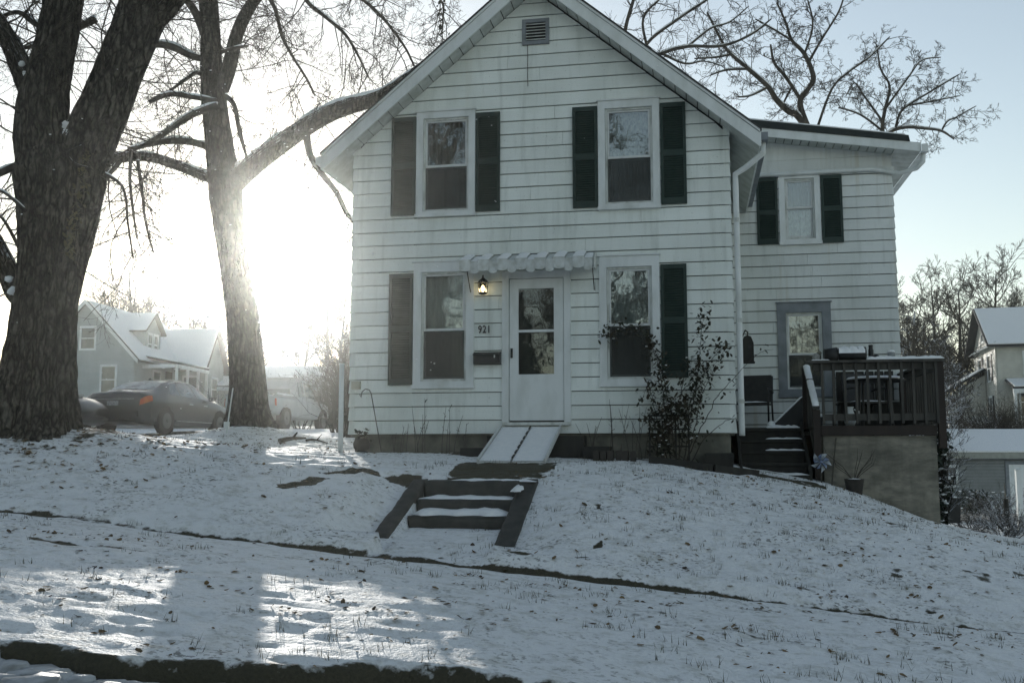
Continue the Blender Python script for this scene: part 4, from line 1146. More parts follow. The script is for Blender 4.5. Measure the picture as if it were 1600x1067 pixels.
for k in range(7):
    y = -1.6 + k * 0.22 + rg.uniform(-0.03, 0.03)
    MB().beam((2.785, y, rpz(y) + 0.024), (2.785, y + 0.12, rpz(y + 0.12) + 0.024), 0.018, 0.012).build('hinge', M['black'], rp)
sp = thing('stoop', 'dark wooden stoop steps under the ramp at the front door', 'stoop', (2.85, -0.3, 0))
MB().box(2.20, 3.58, -0.40, 0.03, -0.1, 0.27).build('upper_step', M['wood_dark'], sp)
MB().box(1.86, 2.19, -0.62, -0.05, -0.15, 0.10).build('side_step', M['wood_dark'], sp)
MB().box(3.59, 3.95, -0.55, -0.05, -0.15, 0.12).build('side_step', M['wood_dark'], sp)

# ------------------------------------------------------------------ deck with its wall, stairs and rails
DY, DX0, DX1, DZ = 0.88, 6.86, 8.62, 0.43
dk = thing('porch_deck', 'raised wooden porch deck with baluster railing on a stained concrete wall', 'deck', (7.7, 1.9, -0.4))
MB().box(6.98, 8.555, DY + 0.02, DY + 0.26, -1.7, 0.28).box(8.32, 8.55, DY + 0.26, WY + 0.02, -1.9, 0.28).build('wall', M['stucco'], dk)
MB().box(DX0 + 0.09, DX1 - 0.06, DY - 0.03, DY + 0.02, 0.285, 0.425).build('rim_beam', M['wood_brown'], dk)
for i in range(20):
    y0 = DY + 0.03 + i * 0.136
    MB().box(DX0 - 0.01 if y0 < 1.83 else 5.76, DX1, y0, y0 + 0.13, DZ - 0.03, DZ + random.Random(i).uniform(-0.002, 0.002)).build('floor_board', M['wood_dark'], dk)
for x, y, z0, z1, m in ((DX0 + 0.03, DY - 0.03, -0.35, 0.66, 'wood_brown'), (DX1 + 0.01, DY - 0.01, 0.10, 1.345, 'wood_brown'), (DX0 + 0.0, 1.86, 0.4, 1.36, 'wood_brown'), (DX1 + 0.01, WY - 0.12, 0.3, 1.345, 'wood_brown')):
    MB().box(x - 0.05, x + 0.05, y - 0.05, y + 0.05, z0, z1).build('post', M[m], dk)
MB().box(DX0 - 0.10, DX1 + 0.08, DY - 0.10, DY + 0.07, 1.348, 1.385).build('cap_rail', M['wood_grey'], dk)
MB().box(DX1 - 0.06, DX1 + 0.08, DY + 0.072, WY - 0.05, 1.348, 1.385).build('cap_rail', M['wood_grey'], dk)
MB().box(DX0 + 0.0, DX1 - 0.042, DY - 0.025, DY + 0.015, 1.24, 1.345).build('upper_rail', M['wood_grey'], dk)
MB().box(DX0 + 0.12, DX1 - 0.042, DY - 0.025, DY + 0.015, 0.50, 0.60).build('lower_rail', M['wood_grey'], dk)
for i in range(11):
    x = DX0 + 0.13 + i * 0.1585
    j = random.Random(i).uniform(-0.006, 0.006)
    MB().beam((x + j, DY - 0.045, 0.455), (x - j, DY - 0.045, 1.345), 0.036, 0.036, up=(0, 1, 0)).build('baluster', M['wood_grey'], dk)
for i in range(16):
    y = DY + 0.2 + i * 0.158
    MB().box(DX1 + 0.025, DX1 + 0.06, y, y + 0.035, 0.455, 1.345).build('baluster', M['wood_grey'], dk)
MB().box(DX1 - 0.015, DX1 + 0.024, DY + 0.05, WY - 0.2, 1.24, 1.345).box(DX1 - 0.015, DX1 + 0.024, DY + 0.05, WY - 0.2, 0.5, 0.6).build('side_rails', M['wood_grey'], dk)
def long_snow(mb, a, b, w, h, seed, n=26):
    rg = random.Random(seed)
    a, b = Vector(a), Vector(b)
    d = (b - a).normalized(); s = d.cross(Vector((0, 0, 1))).normalized()
    vs = []
    for i in range(n + 1):
        p = a + (b - a) * i / n
        e = 0.2 if i in (0, n) else 1
        hh = h * rg.uniform(0.75, 1.15) * e
        for k, zz in ((-1, 0), (-0.92, 0.75), (-0.3, 1.0), (0.4, 0.95), (0.93, 0.7), (1, 0)):
            vs.append(p + s * (w / 2 * k * rg.uniform(0.93, 1.02)) + Vector((0, 0, zz * hh)))
    fs = [(i * 6 + j, (i + 1) * 6 + j, (i + 1) * 6 + j + 1, i * 6 + j + 1) for i in range(n) for j in range(5)]
    mb.add(vs, fs)
mb = MB(); long_snow(mb, (7.62, DY - 0.015, 1.387), (DX1 + 0.07, DY - 0.015, 1.387), 0.15, 0.05, 3); mb.build('snow', M['snow'], dk, True)
mb = MB(); long_snow(mb, (DX0 - 0.02, DY - 0.015, 1.387), (7.1, DY - 0.015, 1.387), 0.12, 0.02, 4, 10); mb.build('snow', M['snow'], dk, True)
mb = MB(); long_snow(mb, (DX1 + 0.01, DY + 0.1, 1.387), (DX1 + 0.01, WY - 0.1, 1.387), 0.12, 0.05, 5); mb.build('snow', M['snow'], dk, True)
# stairs between the deck and the main house
for i in range(5):
    z = DZ - 0.01 - 0.178 * (4 - i)
    y = 0.70 + 0.27 * i
    MB().box(5.80, 6.76, y, y + 0.30, z - 0.045, z).build('tread', M['wood_dark'], dk)
    MB().box(5.82, 6.74, y + 0.03, y + 0.05, z - 0.19, z - 0.046).build('riser', M['wood_dark'], dk)
    if i != 1:
        mb = MB(); snow_pad(mb, 6.12 + 0.03 * i, 6.76, y + 0.004, y + 0.26, z + 0.001, 0.03 if i < 4 else 0.05, 20 + i, 12, 0.03); mb.build('snow', M['snow'], dk, True)
for x in (5.79, 6.77):
    MB().beam((x, 0.72, -0.36), (x, 2.0, 0.44), 0.04, 0.24).build('stringer', M['wood_dark'], dk)
h0, h1 = Vector((DX0 + 0.02, DY - 0.10, 0.68)), Vector((DX0 + 0.02, 1.86, 1.37))
MB().beam(h0, h1, 0.10, 0.04).build('stair_handrail', M['wood_grey'], dk)
mb = MB(); long_snow(mb, h0 + Vector((0, 0.02, 0.024)), h0.lerp(h1, 0.62) + Vector((0, 0, 0.024)), 0.10, 0.06, 6, 14); mb.build('snow', M['snow'], dk, True)
mb = MB(); long_snow(mb, h0.lerp(h1, 0.66) + Vector((0, 0, 0.024)), h1 + Vector((0, 0, 0.024)), 0.10, 0.06, 7, 8); mb.build('snow', M['snow'], dk, True)
for k in range(5):
    p = h0.lerp(h1, 0.12 + k * 0.19)
    MB().box(p.x - 0.018, p.x + 0.018, p.y - 0.018, p.y + 0.018, p.z - 0.80, p.z - 0.02).build('baluster', M['wood_grey'], dk)
MB().beam((DX0 + 0.02, DY + 0.02, -0.02), (DX0 + 0.02, 1.84, 0.58), 0.04, 0.09).build('stair_lower_rail', M['wood_grey'], dk)

# things on the rail
zr = 1.388
t = thing('bucket', 'black bucket lying on its side on the porch rail', 'bucket', (7.14, DY, zr))
MB().tube([(7.04, DY - 0.01, zr + 0.085), (7.22, DY - 0.01, zr + 0.098)], [0.082, 0.098], 14).build('body', M['blackplastic'], t, True)
MB().tube([(7.03, DY - 0.01, zr + 0.085), (7.04, DY - 0.01, zr + 0.085)], [0.088, 0.088], 14).build('rim', M['blackplastic'], t)
t = thing('planter_tube', 'long black tube planter with open end, thick snow on top, on the porch rail', 'planter', (7.44, DY, zr))
tb = MB(); n = 16
ring = []
for xx, rr in ((7.24, 0.09), (7.58, 0.095), (7.62, 0.10), (7.62, 0.085), (7.45, 0.08)):
    ring.append([(xx, DY - 0.01 + rr * math.cos(2 * math.pi * j / n), zr + 0.095 + rr * math.sin(2 * math.pi * j / n)) for j in range(n)])
tb.add([p for r in ring for p in r], [(i * n + j, i * n + (j + 1) % n, (i + 1) * n + (j + 1) % n, (i + 1) * n + j) for i in range(4) for j in range(n)] + [tuple(4 * n + j for j in range(n)), tuple(range(n - 1, -1, -1))])
tb.build('tube', M['blackplastic'], t, True)
mb = MB(); vs = []
for i in range(13):
    x = 7.23 + 0.37 * i / 12
    for j in range(7):
        a = math.pi * (0.02 + 0.96 * j / 6); r = 0.112 + (0.016 * math.sin(i * 1.7 + j) if 0 < j < 6 else -0.012)
        vs.append((x, DY - 0.01 - r * math.cos(a), zr + 0.09 + r * math.sin(a) * (0.98 if 0 < i < 12 else 0.85)))
mb.add(vs, [(i * 7 + j, i * 7 + j + 1, (i + 1) * 7 + j + 1, (i + 1) * 7 + j) for i in range(12) for j in range(6)])
mb.build('snow', M['snow'], t, True)
t = thing('bird_figurine', 'small pale stone bird figurine on the left end of the porch rail', 'figurine', (6.92, DY, zr))
MB().blob((6.92, DY - 0.01, zr + 0.055), 0.06, 0.045, 0.055, 2, 10, 7, 0.06).build('body', simple('pale stone', (0.34, 0.34, 0.31), 0.8, (0.2, 0.2, 0.18), 20), t, True)
MB().blob((6.965, DY - 0.012, zr + 0.115), 0.032, 0.03, 0.03, 3, 8, 6, 0.05).add([(6.992, DY - 0.012, zr + 0.118), (6.99, DY - 0.02, zr + 0.11), (6.99, DY - 0.004, zr + 0.11), (7.02, DY - 0.012, zr + 0.108)], [(0, 1, 3), (0, 3, 2), (1, 2, 3), (0, 2, 1)]).build('head', M['foundation'], t, True)
MB().add([(6.87, DY + 0.01, zr + 0.06), (6.87, DY - 0.03, zr + 0.06), (6.80, DY - 0.01, zr + 0.085), (6.87, DY - 0.01, zr + 0.085)], [(0, 1, 2), (0, 2, 3), (1, 3, 2), (0, 3, 1)]).build('tail', M['foundation'], t)
t = thing('candle_bottle', 'tall narrow black bottle standing on the porch rail', 'bottle', (7.70, DY, zr))
MB().lathe((7.70, DY + 0.02, zr), [(0.036, 0), (0.038, 0.02), (0.038, 0.15), (0.030, 0.165), (0.030, 0.205), (0.034, 0.21), (0.034, 0.222)], 12).build('body', M['black'], t, True)
MB().blob((7.77, DY + 0.02, zr + 0.045), 0.05, 0.04, 0.035, 8, 8, 5, 0.2).build('base_lump', M['blackplastic'], t, True)
t = thing('glass_jar', 'round clear jar with snow on its lid on the porch rail', 'jar', (7.98, DY, zr + 0.04))
MB().lathe((7.98, DY, zr + 0.04), [(0.05, 0), (0.056, 0.01), (0.056, 0.055), (0.048, 0.065)], 14).build('body', simple('grey tin', (0.25, 0.27, 0.27), 0.4), t, True)
MB().lathe((7.98, DY, zr + 0.106), [(0.052, 0), (0.058, 0.012), (0.04, 0.03), (0.01, 0.036)], 12).build('snow', M['snow'], t, True)

# hanging bird feeder on the wing wall beyond the stairs
t = thing('bird_house', 'dark wooden bird house with rounded top hanging before the wing wall', 'bird house', tuple(at(1168, 568, 15.9)))
c = at(1168, 545, 15.9)
hw_ = 0.095
poly = [(c.x - hw_, c.z - 0.21), (c.x + hw_, c.z - 0.21), (c.x + hw_, c.z + 0.09), (c.x + hw_ * 0.6, c.z + 0.19), (c.x, c.z + 0.215), (c.x - hw_ * 0.6, c.z + 0.19), (c.x - hw_, c.z + 0.09)]
MB().prism(poly, c.y - 0.06, c.y + 0.06).build('body', M['wood_dark'], t)
MB().box(c.x - hw_ - 0.012, c.x + hw_ + 0.012, c.y - 0.10, c.y + 0.07, c.z - 0.235, c.z - 0.212).build('perch_floor', M['wood_dark'], t)
MB().tube([(c.x + 0.03, c.y - 0.065, c.z + 0.03), (c.x + 0.03, c.y - 0.061, c.z + 0.03)], 0.028, 12).build('entrance', M['black'], t)
MB().tube([(c.x, c.y, c.z + 0.21), (c.x + 0.01, c.y, c.z + 0.27), (c.x - 0.03, c.y, c.z + 0.30), (c.x - 0.03, WY - 0.03, c.z + 0.31)], 0.012, 6).build('hanger', M['iron'], t)

# chair on the landing
def patio_chair(loc, rz, label):
    t = thing('patio_chair', label, 'chair', (0, 0, 0), 'black patio chairs')
    MB().box(-0.25, 0.25, -0.25, 0.22, 0.40, 0.43).build('seat', M['black'], t)
    MB().hexa([(-0.25, 0.20, 0.45), (0.25, 0.20, 0.45), (0.25, 0.23, 0.45), (-0.25, 0.23, 0.45), (-0.24, 0.30, 0.92), (0.24, 0.30, 0.92), (0.24, 0.33, 0.92), (-0.24, 0.33, 0.92)]).build('backrest', M['black'], t)
    for s in (-1, 1):
        MB().tube([(s * 0.27, -0.25, 0), (s * 0.27, -0.25, 0.62), (s * 0.27, -0.20, 0.66), (s * 0.27, 0.1, 0.66), (s * 0.26, 0.28, 0.62)], 0.017, 6).build('armrest', M['black'], t, True)
        MB().tube([(s * 0.25, 0.30, 0), (s * 0.25, 0.22, 0.42), (s * 0.25, 0.31, 0.90)], 0.017, 6).build('leg', M['black'], t, True)
    mb = MB(); snow_pad(mb, -0.24, 0.24, -0.24, 0.18, 0.432, 0.03, 9, 8, 0.02); mb.build('snow', M['snow'], t, True)
    t.location = loc; t.rotation_euler.z = rz
    return t
patio_chair((6.12, 2.75, DZ), math.radians(-14), 'black patio chair with snow on its seat at the head of the stairs')
patio_chair((7.9, 2.75, DZ), math.radians(20), 'black patio chair behind the balusters of the porch rail')
t = thing('patio_table', 'dark patio table with snow on top behind the balusters', 'table', (7.9, 1.85, DZ))
MB().lathe((7.9, 1.85, DZ + 0.70), [(0.44, 0), (0.46, 0.015), (0.46, 0.03)], 20).build('table_top', M['black'], t)
MB().lathe((7.9, 1.85, DZ + 0.731), [(0.44, 0), (0.40, 0.04), (0.1, 0.06)], 20).build('snow', M['snow'], t, True)
for k in range(4):
    a = k * math.pi / 2 + 0.5
    MB().tube([(7.9 + 0.32 * math.cos(a), 1.85 + 0.32 * math.sin(a), DZ), (7.9 + 0.28 * math.cos(a), 1.85 + 0.28 * math.sin(a), DZ + 0.7)], 0.018, 6).build('leg', M['black'], t)
t = thing('storage_bench', 'dark wooden bench against the wing wall on the porch', 'bench', (8.05, 3.3, DZ))
MB().box(7.55, 8.5, 3.05, 3.5, DZ, DZ + 0.42).build('box', M['wood_dark'], t)
MB().box(7.52, 8.53, 3.02, 3.52, DZ + 0.421, DZ + 0.45).build('lid', M['wood_dark'], t)
for k in range(6):
    MB().box(7.55 + k * 0.16, 7.69 + k * 0.16, 3.50, 3.53, DZ + 0.5, DZ + 1.0).build('back_slat', M['wood_dark'], t)
t = thing('white_jug', 'white pottery jug standing on the porch floor behind the balusters', 'jug', (7.42, 1.25, DZ))
MB().lathe((7.42, 1.25, DZ), [(0.06, 0), (0.085, 0.06), (0.09, 0.14), (0.055, 0.22), (0.05, 0.26), (0.065, 0.29)], 14).build('body', M['trim'], t, True)
MB().tube([(7.48, 1.25, DZ + 0.25), (7.55, 1.25, DZ + 0.22), (7.54, 1.25, DZ + 0.12), (7.50, 1.25, DZ + 0.10)], 0.012, 6).build('handle', M['trim'], t, True)
t = thing('white_stool', 'low stool with white cushion on the porch beside the stair post', 'stool', (7.08, 1.3, DZ))
MB().box(6.98, 7.22, 1.18, 1.42, DZ + 0.14, DZ + 0.19).build('cushion', M['snow'], t)
for a, b in ((7.0, 1.2), (7.2, 1.2), (7.0, 1.4), (7.2, 1.4)):
    MB().box(a - 0.015, a + 0.015, b - 0.015, b + 0.015, DZ, DZ + 0.139).build('leg', M['black'], t)
# dark panel leaning against the stair rail
t = thing('leaning_board', 'black board leaning at the head of the stairs with snow along its upper edge', 'board', (6.66, 2.0, DZ))
MB().hexa([(6.30, 2.05, DZ + 0.005), (6.84, 2.05, DZ + 0.005), (6.84, 2.09, DZ + 0.005), (6.30, 2.09, DZ + 0.005), (6.38, 2.06, DZ + 0.06), (6.84, 2.14, DZ + 0.50), (6.84, 2.18, DZ + 0.50), (6.38, 2.10, DZ + 0.06)]).build('panel', M['blackplastic'], t)
mb = MB(); long_snow(mb, (6.36, 2.08, DZ + 0.06), (6.84, 2.16, DZ + 0.505), 0.05, 0.025, 8, 12); mb.build('snow', M['snow'], t, True)
MB().blob((6.33, 2.0, DZ + 0.05), 0.07, 0.06, 0.06, 5).build('snow', M['snow'], t, True)

# pinwheel
pc = Vector((6.90, 0.60, -0.10))
t = thing('pinwheel', 'blue and white garden pinwheel at the foot of the porch stairs', 'pinwheel', (pc.x, pc.y, lz(pc.x, pc.y)))
m_blue = simple('blue foil', (0.10, 0.15, 0.30), 0.5, (0.34, 0.40, 0.50), 22); m_white = simple('white foil', (0.55, 0.58, 0.58), 0.5, (0.30, 0.35, 0.42), 18)
MB().tube([(pc.x, pc.y + 0.02, lz(pc.x, pc.y) - 0.05), (pc.x, pc.y + 0.02, pc.z)], 0.008, 6).build('stake', M['iron'], t)
for k in range(10):
    a = k * 2 * math.pi / 10 + 0.3; r = 0.155 if k % 2 else 0.12
    ca, sa = math.cos(a), math.sin(a); na, nb = math.cos(a + 0.5), math.sin(a + 0.5)
    y0 = pc.y - 0.02 - (0.03 if k % 2 == 0 else 0)
    MB().add([(pc.x, y0, pc.z), (pc.x + ca * r * 0.6, y0 - 0.05, pc.z + sa * r * 0.6), (pc.x + ca * r, y0 - 0.01, pc.z + sa * r), (pc.x + na * r * 0.75, y0 + 0.02, pc.z + nb * r * 0.75),
              (pc.x, y0 + 0.004, pc.z), (pc.x + ca * r * 0.6, y0 - 0.046, pc.z + sa * r * 0.6), (pc.x + ca * r, y0 - 0.006, pc.z + sa * r), (pc.x + na * r * 0.75, y0 + 0.024, pc.z + nb * r * 0.75)],
             [(0, 1, 2, 3), (7, 6, 5, 4), (0, 4, 5, 1), (1, 5, 6, 2), (2, 6, 7, 3), (3, 7, 4, 0)]).build('vane', m_white if k % 2 else m_blue, t)
MB().blob((pc.x, pc.y - 0.05, pc.z), 0.02, 0.02, 0.02, 1, 8, 6, 0).build('hub', m_blue, t, True)

# ------------------------------------------------------------------ plants and small things by the foundation
def stalks(name, label, cx, cy, n, h, sp, seed, mat='iron', group=None, cat='plant'):
    rg = random.Random(seed)
    z = lz(cx, cy)
    t = thing(name, label, cat, (cx, cy, z), group)
    for i in range(n):
        x, y = cx + rg.gauss(0, sp * 0.3), cy + rg.gauss(0, 0.04)
        hh = h * rg.uniform(0.55, 1.05); lx = rg.gauss(0, sp * 0.5); ly = rg.uniform(-0.08, 0.05)
        pts = [(x + lx * f ** 1.6, y + ly * f, z - 0.05 + hh * f + 0.03 * math.sin(f * 4 + i) * 0.3) for f in (0, 0.3, 0.6, 0.85, 1)]
        mb = MB().tube(pts, [0.006, 0.005, 0.004, 0.0035, 0.002], 5)
        for k in range(rg.randint(1, 4)):
            f = rg.uniform(0.4, 1); p = Vector(pts[0]).lerp(Vector(pts[-1]), f)
            mb.tube([p, p + Vector((rg.uniform(-0.05, 0.05), 0, rg.uniform(0.02, 0.07)))], [0.003, 0.006 if k % 2 else 0.002], 4)
        mb.build('stem', M[mat], t)
for i, (x, n, h, sp) in enumerate(((0.82, 5, 0.55, 0.14), (1.12, 6, 0.85, 0.22), (1.55, 4, 0.75, 0.2), (1.80, 2, 0.5, 0.15))):
    stalks('dry_plant', ('thin dry plant stalks left of the cluster under the lower left window', 'tallest cluster of dry plant stalks under the lower left window', 'bent dry plant stalk right below the lower left window edge', 'few short dry stalks next to the stoop on its left')[i], x, -0.14, n, h, sp, 40 + i, group='dry plants by the wall')
for i, (x, n, h, sp) in enumerate(((3.72, 5, 0.75, 0.2), (4.05, 5, 0.85, 0.18), (4.32, 8, 0.78, 0.2))):
    stalks('dry_plant', ('dry stalks right of the stoop beside the door casing', 'dry stalks with seed heads under the lower right window', 'dense dry stalks just left of the climbing rose')[i], x, -0.18, n, h, sp, 60 + i, group='dry plants by the wall')

t = thing('shepherd_hook', 'thin iron shepherd hook standing by the left corner of the house', 'hook', (0.42, -0.25, 0.05))
a, b = at(596, 706, 14.6), at(580, 615, 14.6)
MB().tube([a, a.lerp(b, 0.5), b, b + Vector((-0.03, 0, 0.055)), b + Vector((-0.09, 0, 0.07)), b + Vector((-0.14, 0, 0.03)), b + Vector((-0.155, 0, -0.05)), b + Vector((-0.175, 0, -0.01))], 0.008, 6).build('rod', M['iron'], t, True)
p = at(565, 700, 14.6)
t = thing('round_pot', 'round black pot with withered flowers at the left corner of the house', 'pot', (p.x, p.y, p.z - 0.05))
MB().lathe((p.x, p.y, p.z - 0.05), [(0.07, 0), (0.115, 0.05), (0.125, 0.11), (0.10, 0.18), (0.085, 0.19), (0.07, 0.17)], 16).build('body', M['pot'], t, True)
mb = MB(); rg = random.Random(5)
for k in range(40):
    leaf(mb, (p.x + rg.gauss(0, 0.06), p.y + rg.gauss(0, 0.04), p.z + rg.uniform(0.10, 0.28)), rg.uniform(0.02, 0.04), rg.uniform(0, 6), rg.uniform(-1, 1))
mb.build('withered_flowers', M['leaf_rose'], t)
a, b = at(532, 708, 14.3), at(534, 570, 14.3)
t = thing('white_pole', 'white plastic pole standing in the snow left of the house', 'pole', tuple(a))
MB().tube([a - Vector((0, 0, 0.1)), b], 0.036, 12).build('pipe', M['trim'], t, True)
MB().tube([b, b + Vector((0, 0, 0.02))], 0.04, 12).build('cap', M['trim'], t)
a, b = at(354, 668, 17), at(364, 606, 17)
t = thing('garden_stake', 'thin pale stake leaning before the middle tree trunk', 'stake', tuple(a))
MB().tube([a - Vector((0, 0, 0.1)), b], 0.012, 6).build('rod', M['trim'], t)
MB().box(a.x - 0.04, a.x + 0.04, a.y - 0.03, a.y + 0.03, a.z - 0.02, a.z + 0.10).build('foot', M['trim'], t)

# planter boxes, bricks, edging
t = thing('planter_box', 'dark brown planter box by the right corner of the house', 'planter', (5.45, -0.18, -0.25))
MB().hexa([(5.28, -0.32, -0.30), (5.62, -0.32, -0.30), (5.62, -0.08, -0.30), (5.28, -0.08, -0.30), (5.25, -0.35, 0.02), (5.65, -0.35, 0.02), (5.65, -0.05, 0.02), (5.25, -0.05, 0.02)]).build('box', M['wood_dark'], t)
MB().box(5.27, 5.63, -0.33, -0.07, 0.021, 0.03).build('soil', M['wet_concrete'], t)
t = thing('garden_edging', 'dark timber edging along the bed right of the ramp', 'edging', (5.3, -0.7, -0.3))
for (x0, y0), (x1, y1) in (((4.5, -0.52), (5.35, -0.62)), ((5.36, -0.62), (5.95, -0.3))):
    MB().beam((x0, y0, lz(x0, y0) + 0.03), (x1, y1, lz(x1, y1) + 0.03), 0.10, 0.13).build('timber', M['wood_dark'], t)
rg = random.Random(9)
for k in range(6):
    x, y = 3.78 + k * 0.10, -0.62 + 0.02 * k
    t = thing('edging_brick', 'dark upright brick edging the bed right of the stoop', 'brick', (x, y, lz(x, y)), 'bricks edging the flower bed')
    a = rg.uniform(-0.2, 0.2)
    MB().hexa([(x - 0.04, y - 0.04, -0.2), (x + 0.04, y - 0.04, -0.2), (x + 0.04, y + 0.04, -0.2), (x - 0.04, y + 0.04, -0.2), (x - 0.04 + a * 0.1, y - 0.04, lz(x, y) + 0.13), (x + 0.04 + a * 0.1, y - 0.04, lz(x, y) + 0.14), (x + 0.04, y + 0.04, lz(x, y) + 0.14), (x - 0.04, y + 0.04, lz(x, y) + 0.13)]).build('brick', M['pot'], t)
# pot with bare twigs before the concrete wall
px_, py_ = 7.35, 0.60
zz = lz(px_, py_)
t = thing('twig_pot', 'dark pot with bare twigs standing before the concrete porch wall', 'pot', (px_, py_, zz))
MB().lathe((px_, py_, zz - 0.06), [(0.10, 0), (0.115, 0.12), (0.135, 0.24), (0.14, 0.25), (0.12, 0.25), (0.11, 0.2)], 16).build('body', M['pot'], t, True)
MB().lathe((px_, py_, zz + 0.15), [(0.11, 0), (0.09, 0.04), (0.02, 0.05)], 12).build('snow', M['snow'], t, True)
rg = random.Random(77)
for k in range(9):
    a = rg.uniform(-0.4, 0.4); h = rg.uniform(0.25, 0.55)
    MB().tube([(px_, py_, zz + 0.15), (px_ + a * 0.4, py_, zz + 0.15 + h * 0.4), (px_ + a, py_ - 0.05, zz + 0.15 + h * rg.uniform(0.7, 1)), (px_ + a * 1.15, py_ - 0.05, zz + 0.2 + h)], [0.006, 0.005, 0.004, 0.002], 5).build('twig', M['twig'], t)
t = thing('plant_stake', 'thin dark stake leaning on the concrete porch wall', 'stake', (7.15, 0.8, lz(7.15, 0.75)))
MB().tube([(7.05, 0.72, lz(7.05, 0.72) - 0.05), (7.14, 0.86, 0.12), (7.16, 0.87, 0.25)], 0.010, 6).build('rod', M['iron'], t)

# climbing rose on a low trellis
t = thing('climbing_rose', 'straggling dark leaved climbing rose on a low trellis by the right corner', 'bush', (4.92, -0.3, -0.1))
rg = random.Random(31)
z = -0.12
tl = MB()
for x in (4.50, 4.68, 4.86, 5.04):
    tl.box(x - 0.012, x + 0.012, -0.30, -0.28, z - 0.1, z + 0.68)
for zz in (0.12, 0.36, 0.55):
    tl.box(4.48, 5.06, -0.28, -0.265, zz - 0.012, zz + 0.012)
tl.build('trellis', M['wood_dark'], t)
canes = [[(4.80, 0), (4.72, 0.8), (4.66, 1.25), (4.55, 1.65), (4.38, 1.92), (4.1, 1.93), (3.84, 1.84)],
         [(4.85, 0), (4.80, 0.7), (4.72, 1.15), (4.62, 1.5), (4.50, 1.75)], [(4.9, 0), (5.0, 0.6), (5.12, 1.0), (5.3, 1.35), (5.5, 1.62), (5.62, 1.66)],
         [(4.95, 0), (5.08, 0.7), (5.16, 1.1), (5.22, 1.55), (5.25, 1.95), (5.30, 2.12)], [(4.75, 0), (4.62, 0.5), (4.55, 0.9), (4.48, 1.15), (4.40, 0.85)], [(5.0, 0), (5.2, 0.5), (5.45, 0.95), (5.6, 1.1), (5.9, 1.45), (6.3, 1.62)],
         [(4.9, 0), (4.9, 0.6), (4.95, 1.0), (5.02, 1.3), (5.1, 1.45)], [(5.0, 0), (5.12, 0.5), (5.2, 0.9), (5.35, 1.2), (5.48, 1.40)], [(4.7, 0), (4.6, 0.35), (4.53, 0.6), (4.50, 0.75)], [(5.05, 0), (5.3, 0.4), (5.55, 0.6), (5.75, 0.65)]]
canes += [[(4.85 + rg.uniform(-0.25, 0.25), 0), (4.8 + rg.uniform(-0.3, 0.35), 0.35), (4.8 + rg.uniform(-0.35, 0.45), 0.7), (4.85 + rg.uniform(-0.4, 0.5), rg.uniform(0.8, 1.25))] for _ in range(5)]
lv, fl = MB(), MB()
for ci, cn in enumerate(canes):
    pts = []
    for i in range(len(cn) - 1):
        for k in range(5):
            f = k / 5
            pts.append(Vector((cn[i][0] * (1 - f) + cn[i + 1][0] * f + rg.gauss(0, 0.008), -0.24 - 0.12 * math.sin(i + f + ci) * 0.6, z + cn[i][1] * (1 - f) + cn[i + 1][1] * f + rg.gauss(0, 0.008))))
    n = len(pts)
    MB().tube(pts, [0.008 * (1 - 0.75 * i / n) for i in range(n)], 5).build('cane', M['twig'], t, True)
    for i in range(3 if ci < 9 else 2, n):
        dens = 5 if ci in (0, 1, 2, 3, 6, 7, 4) else (1 if ci in (5, 9) else 5)
        for k in range(rg.randint(max(dens - 2, 0), int(dens * (3.6 if ci < 4 else 2.4)))):
            q = pts[i] + Vector((rg.gauss(0, 0.06), rg.gauss(-0.02, 0.05), rg.gauss(0, 0.06)))
            leaf(lv, q, rg.uniform(0.016, 0.034), rg.uniform(0, 6.3), rg.uniform(-1.4, 1.4))
            if rg.random() < 0.035: fl.blob(q + Vector((0, -0.01, 0.015)), 0.018, 0.014, 0.007, k + i, 6, 4, 0.3)
lv.build('leaves', M['leaf_rose'], t, kind='stuff')
fl.build('snow', M['snow'], t, True, kind='stuff')

# fallen branches left of the house
for i, (pa, pb, r, lab) in enumerate((((436, 690), (478, 684), 0.05, 'thick broken log lying in the snow left of the house'), ((478, 688), (512, 692), 0.022, 'thin broken stick lying beside the log in the snow'))):
    a, b = at(*pa, 16.2), at(*pb, 16.4)
    t = thing('fallen_branch', lab, 'branch', (a.x, a.y, a.z), 'fallen branches')
    mid = a.lerp(b, 0.5) + Vector((0, 0, 0.03))
    MB().tube([a, a.lerp(b, 0.25) + Vector((0, 0, 0.03)), mid, b], [r, r * 0.9, r * 0.7, r * 0.35], 8).build('wood', M['bark_limb'], t, True)
    MB().tube([mid, mid + Vector((0.1, -0.05, 0.09))], [r * 0.5, r * 0.2], 6).build('side_twig', M['bark_limb'], t)

# ------------------------------------------------------------------ vehicles
def paint(name, col, rough=0.3):
    m = simple(name, col, rough, tuple(c * 0.8 for c in col), 3, spec=0.5)
    return m
M['car_dark'] = paint('dark grey car paint', (0.020, 0.026, 0.028), 0.25)
M['car_black'] = paint('black car paint', (0.012, 0.014, 0.016), 0.25)
M['truck_white'] = paint('silver white truck paint', (0.42, 0.44, 0.44), 0.4)
M['car_glass'] = simple('dark car glass', (0.10, 0.115, 0.115), 0.08, (0.05, 0.055, 0.055), 3, spec=0.9)  # base colour lightened to stand in for reflected sky
M['frost_glass'] = simple('frosted car glass', (0.30, 0.34, 0.35), 0.4, (0.06, 0.07, 0.07), 5, lo=0.42, hi=0.62)
M['tyre'] = simple('tyre rubber', (0.012, 0.012, 0.012), 0.85)
M['rim'] = simple('alloy rim', (0.075, 0.08, 0.08), 0.4)
M['chrome'] = simple('chrome strip', (0.55, 0.57, 0.57), 0.25, metal=0.8)
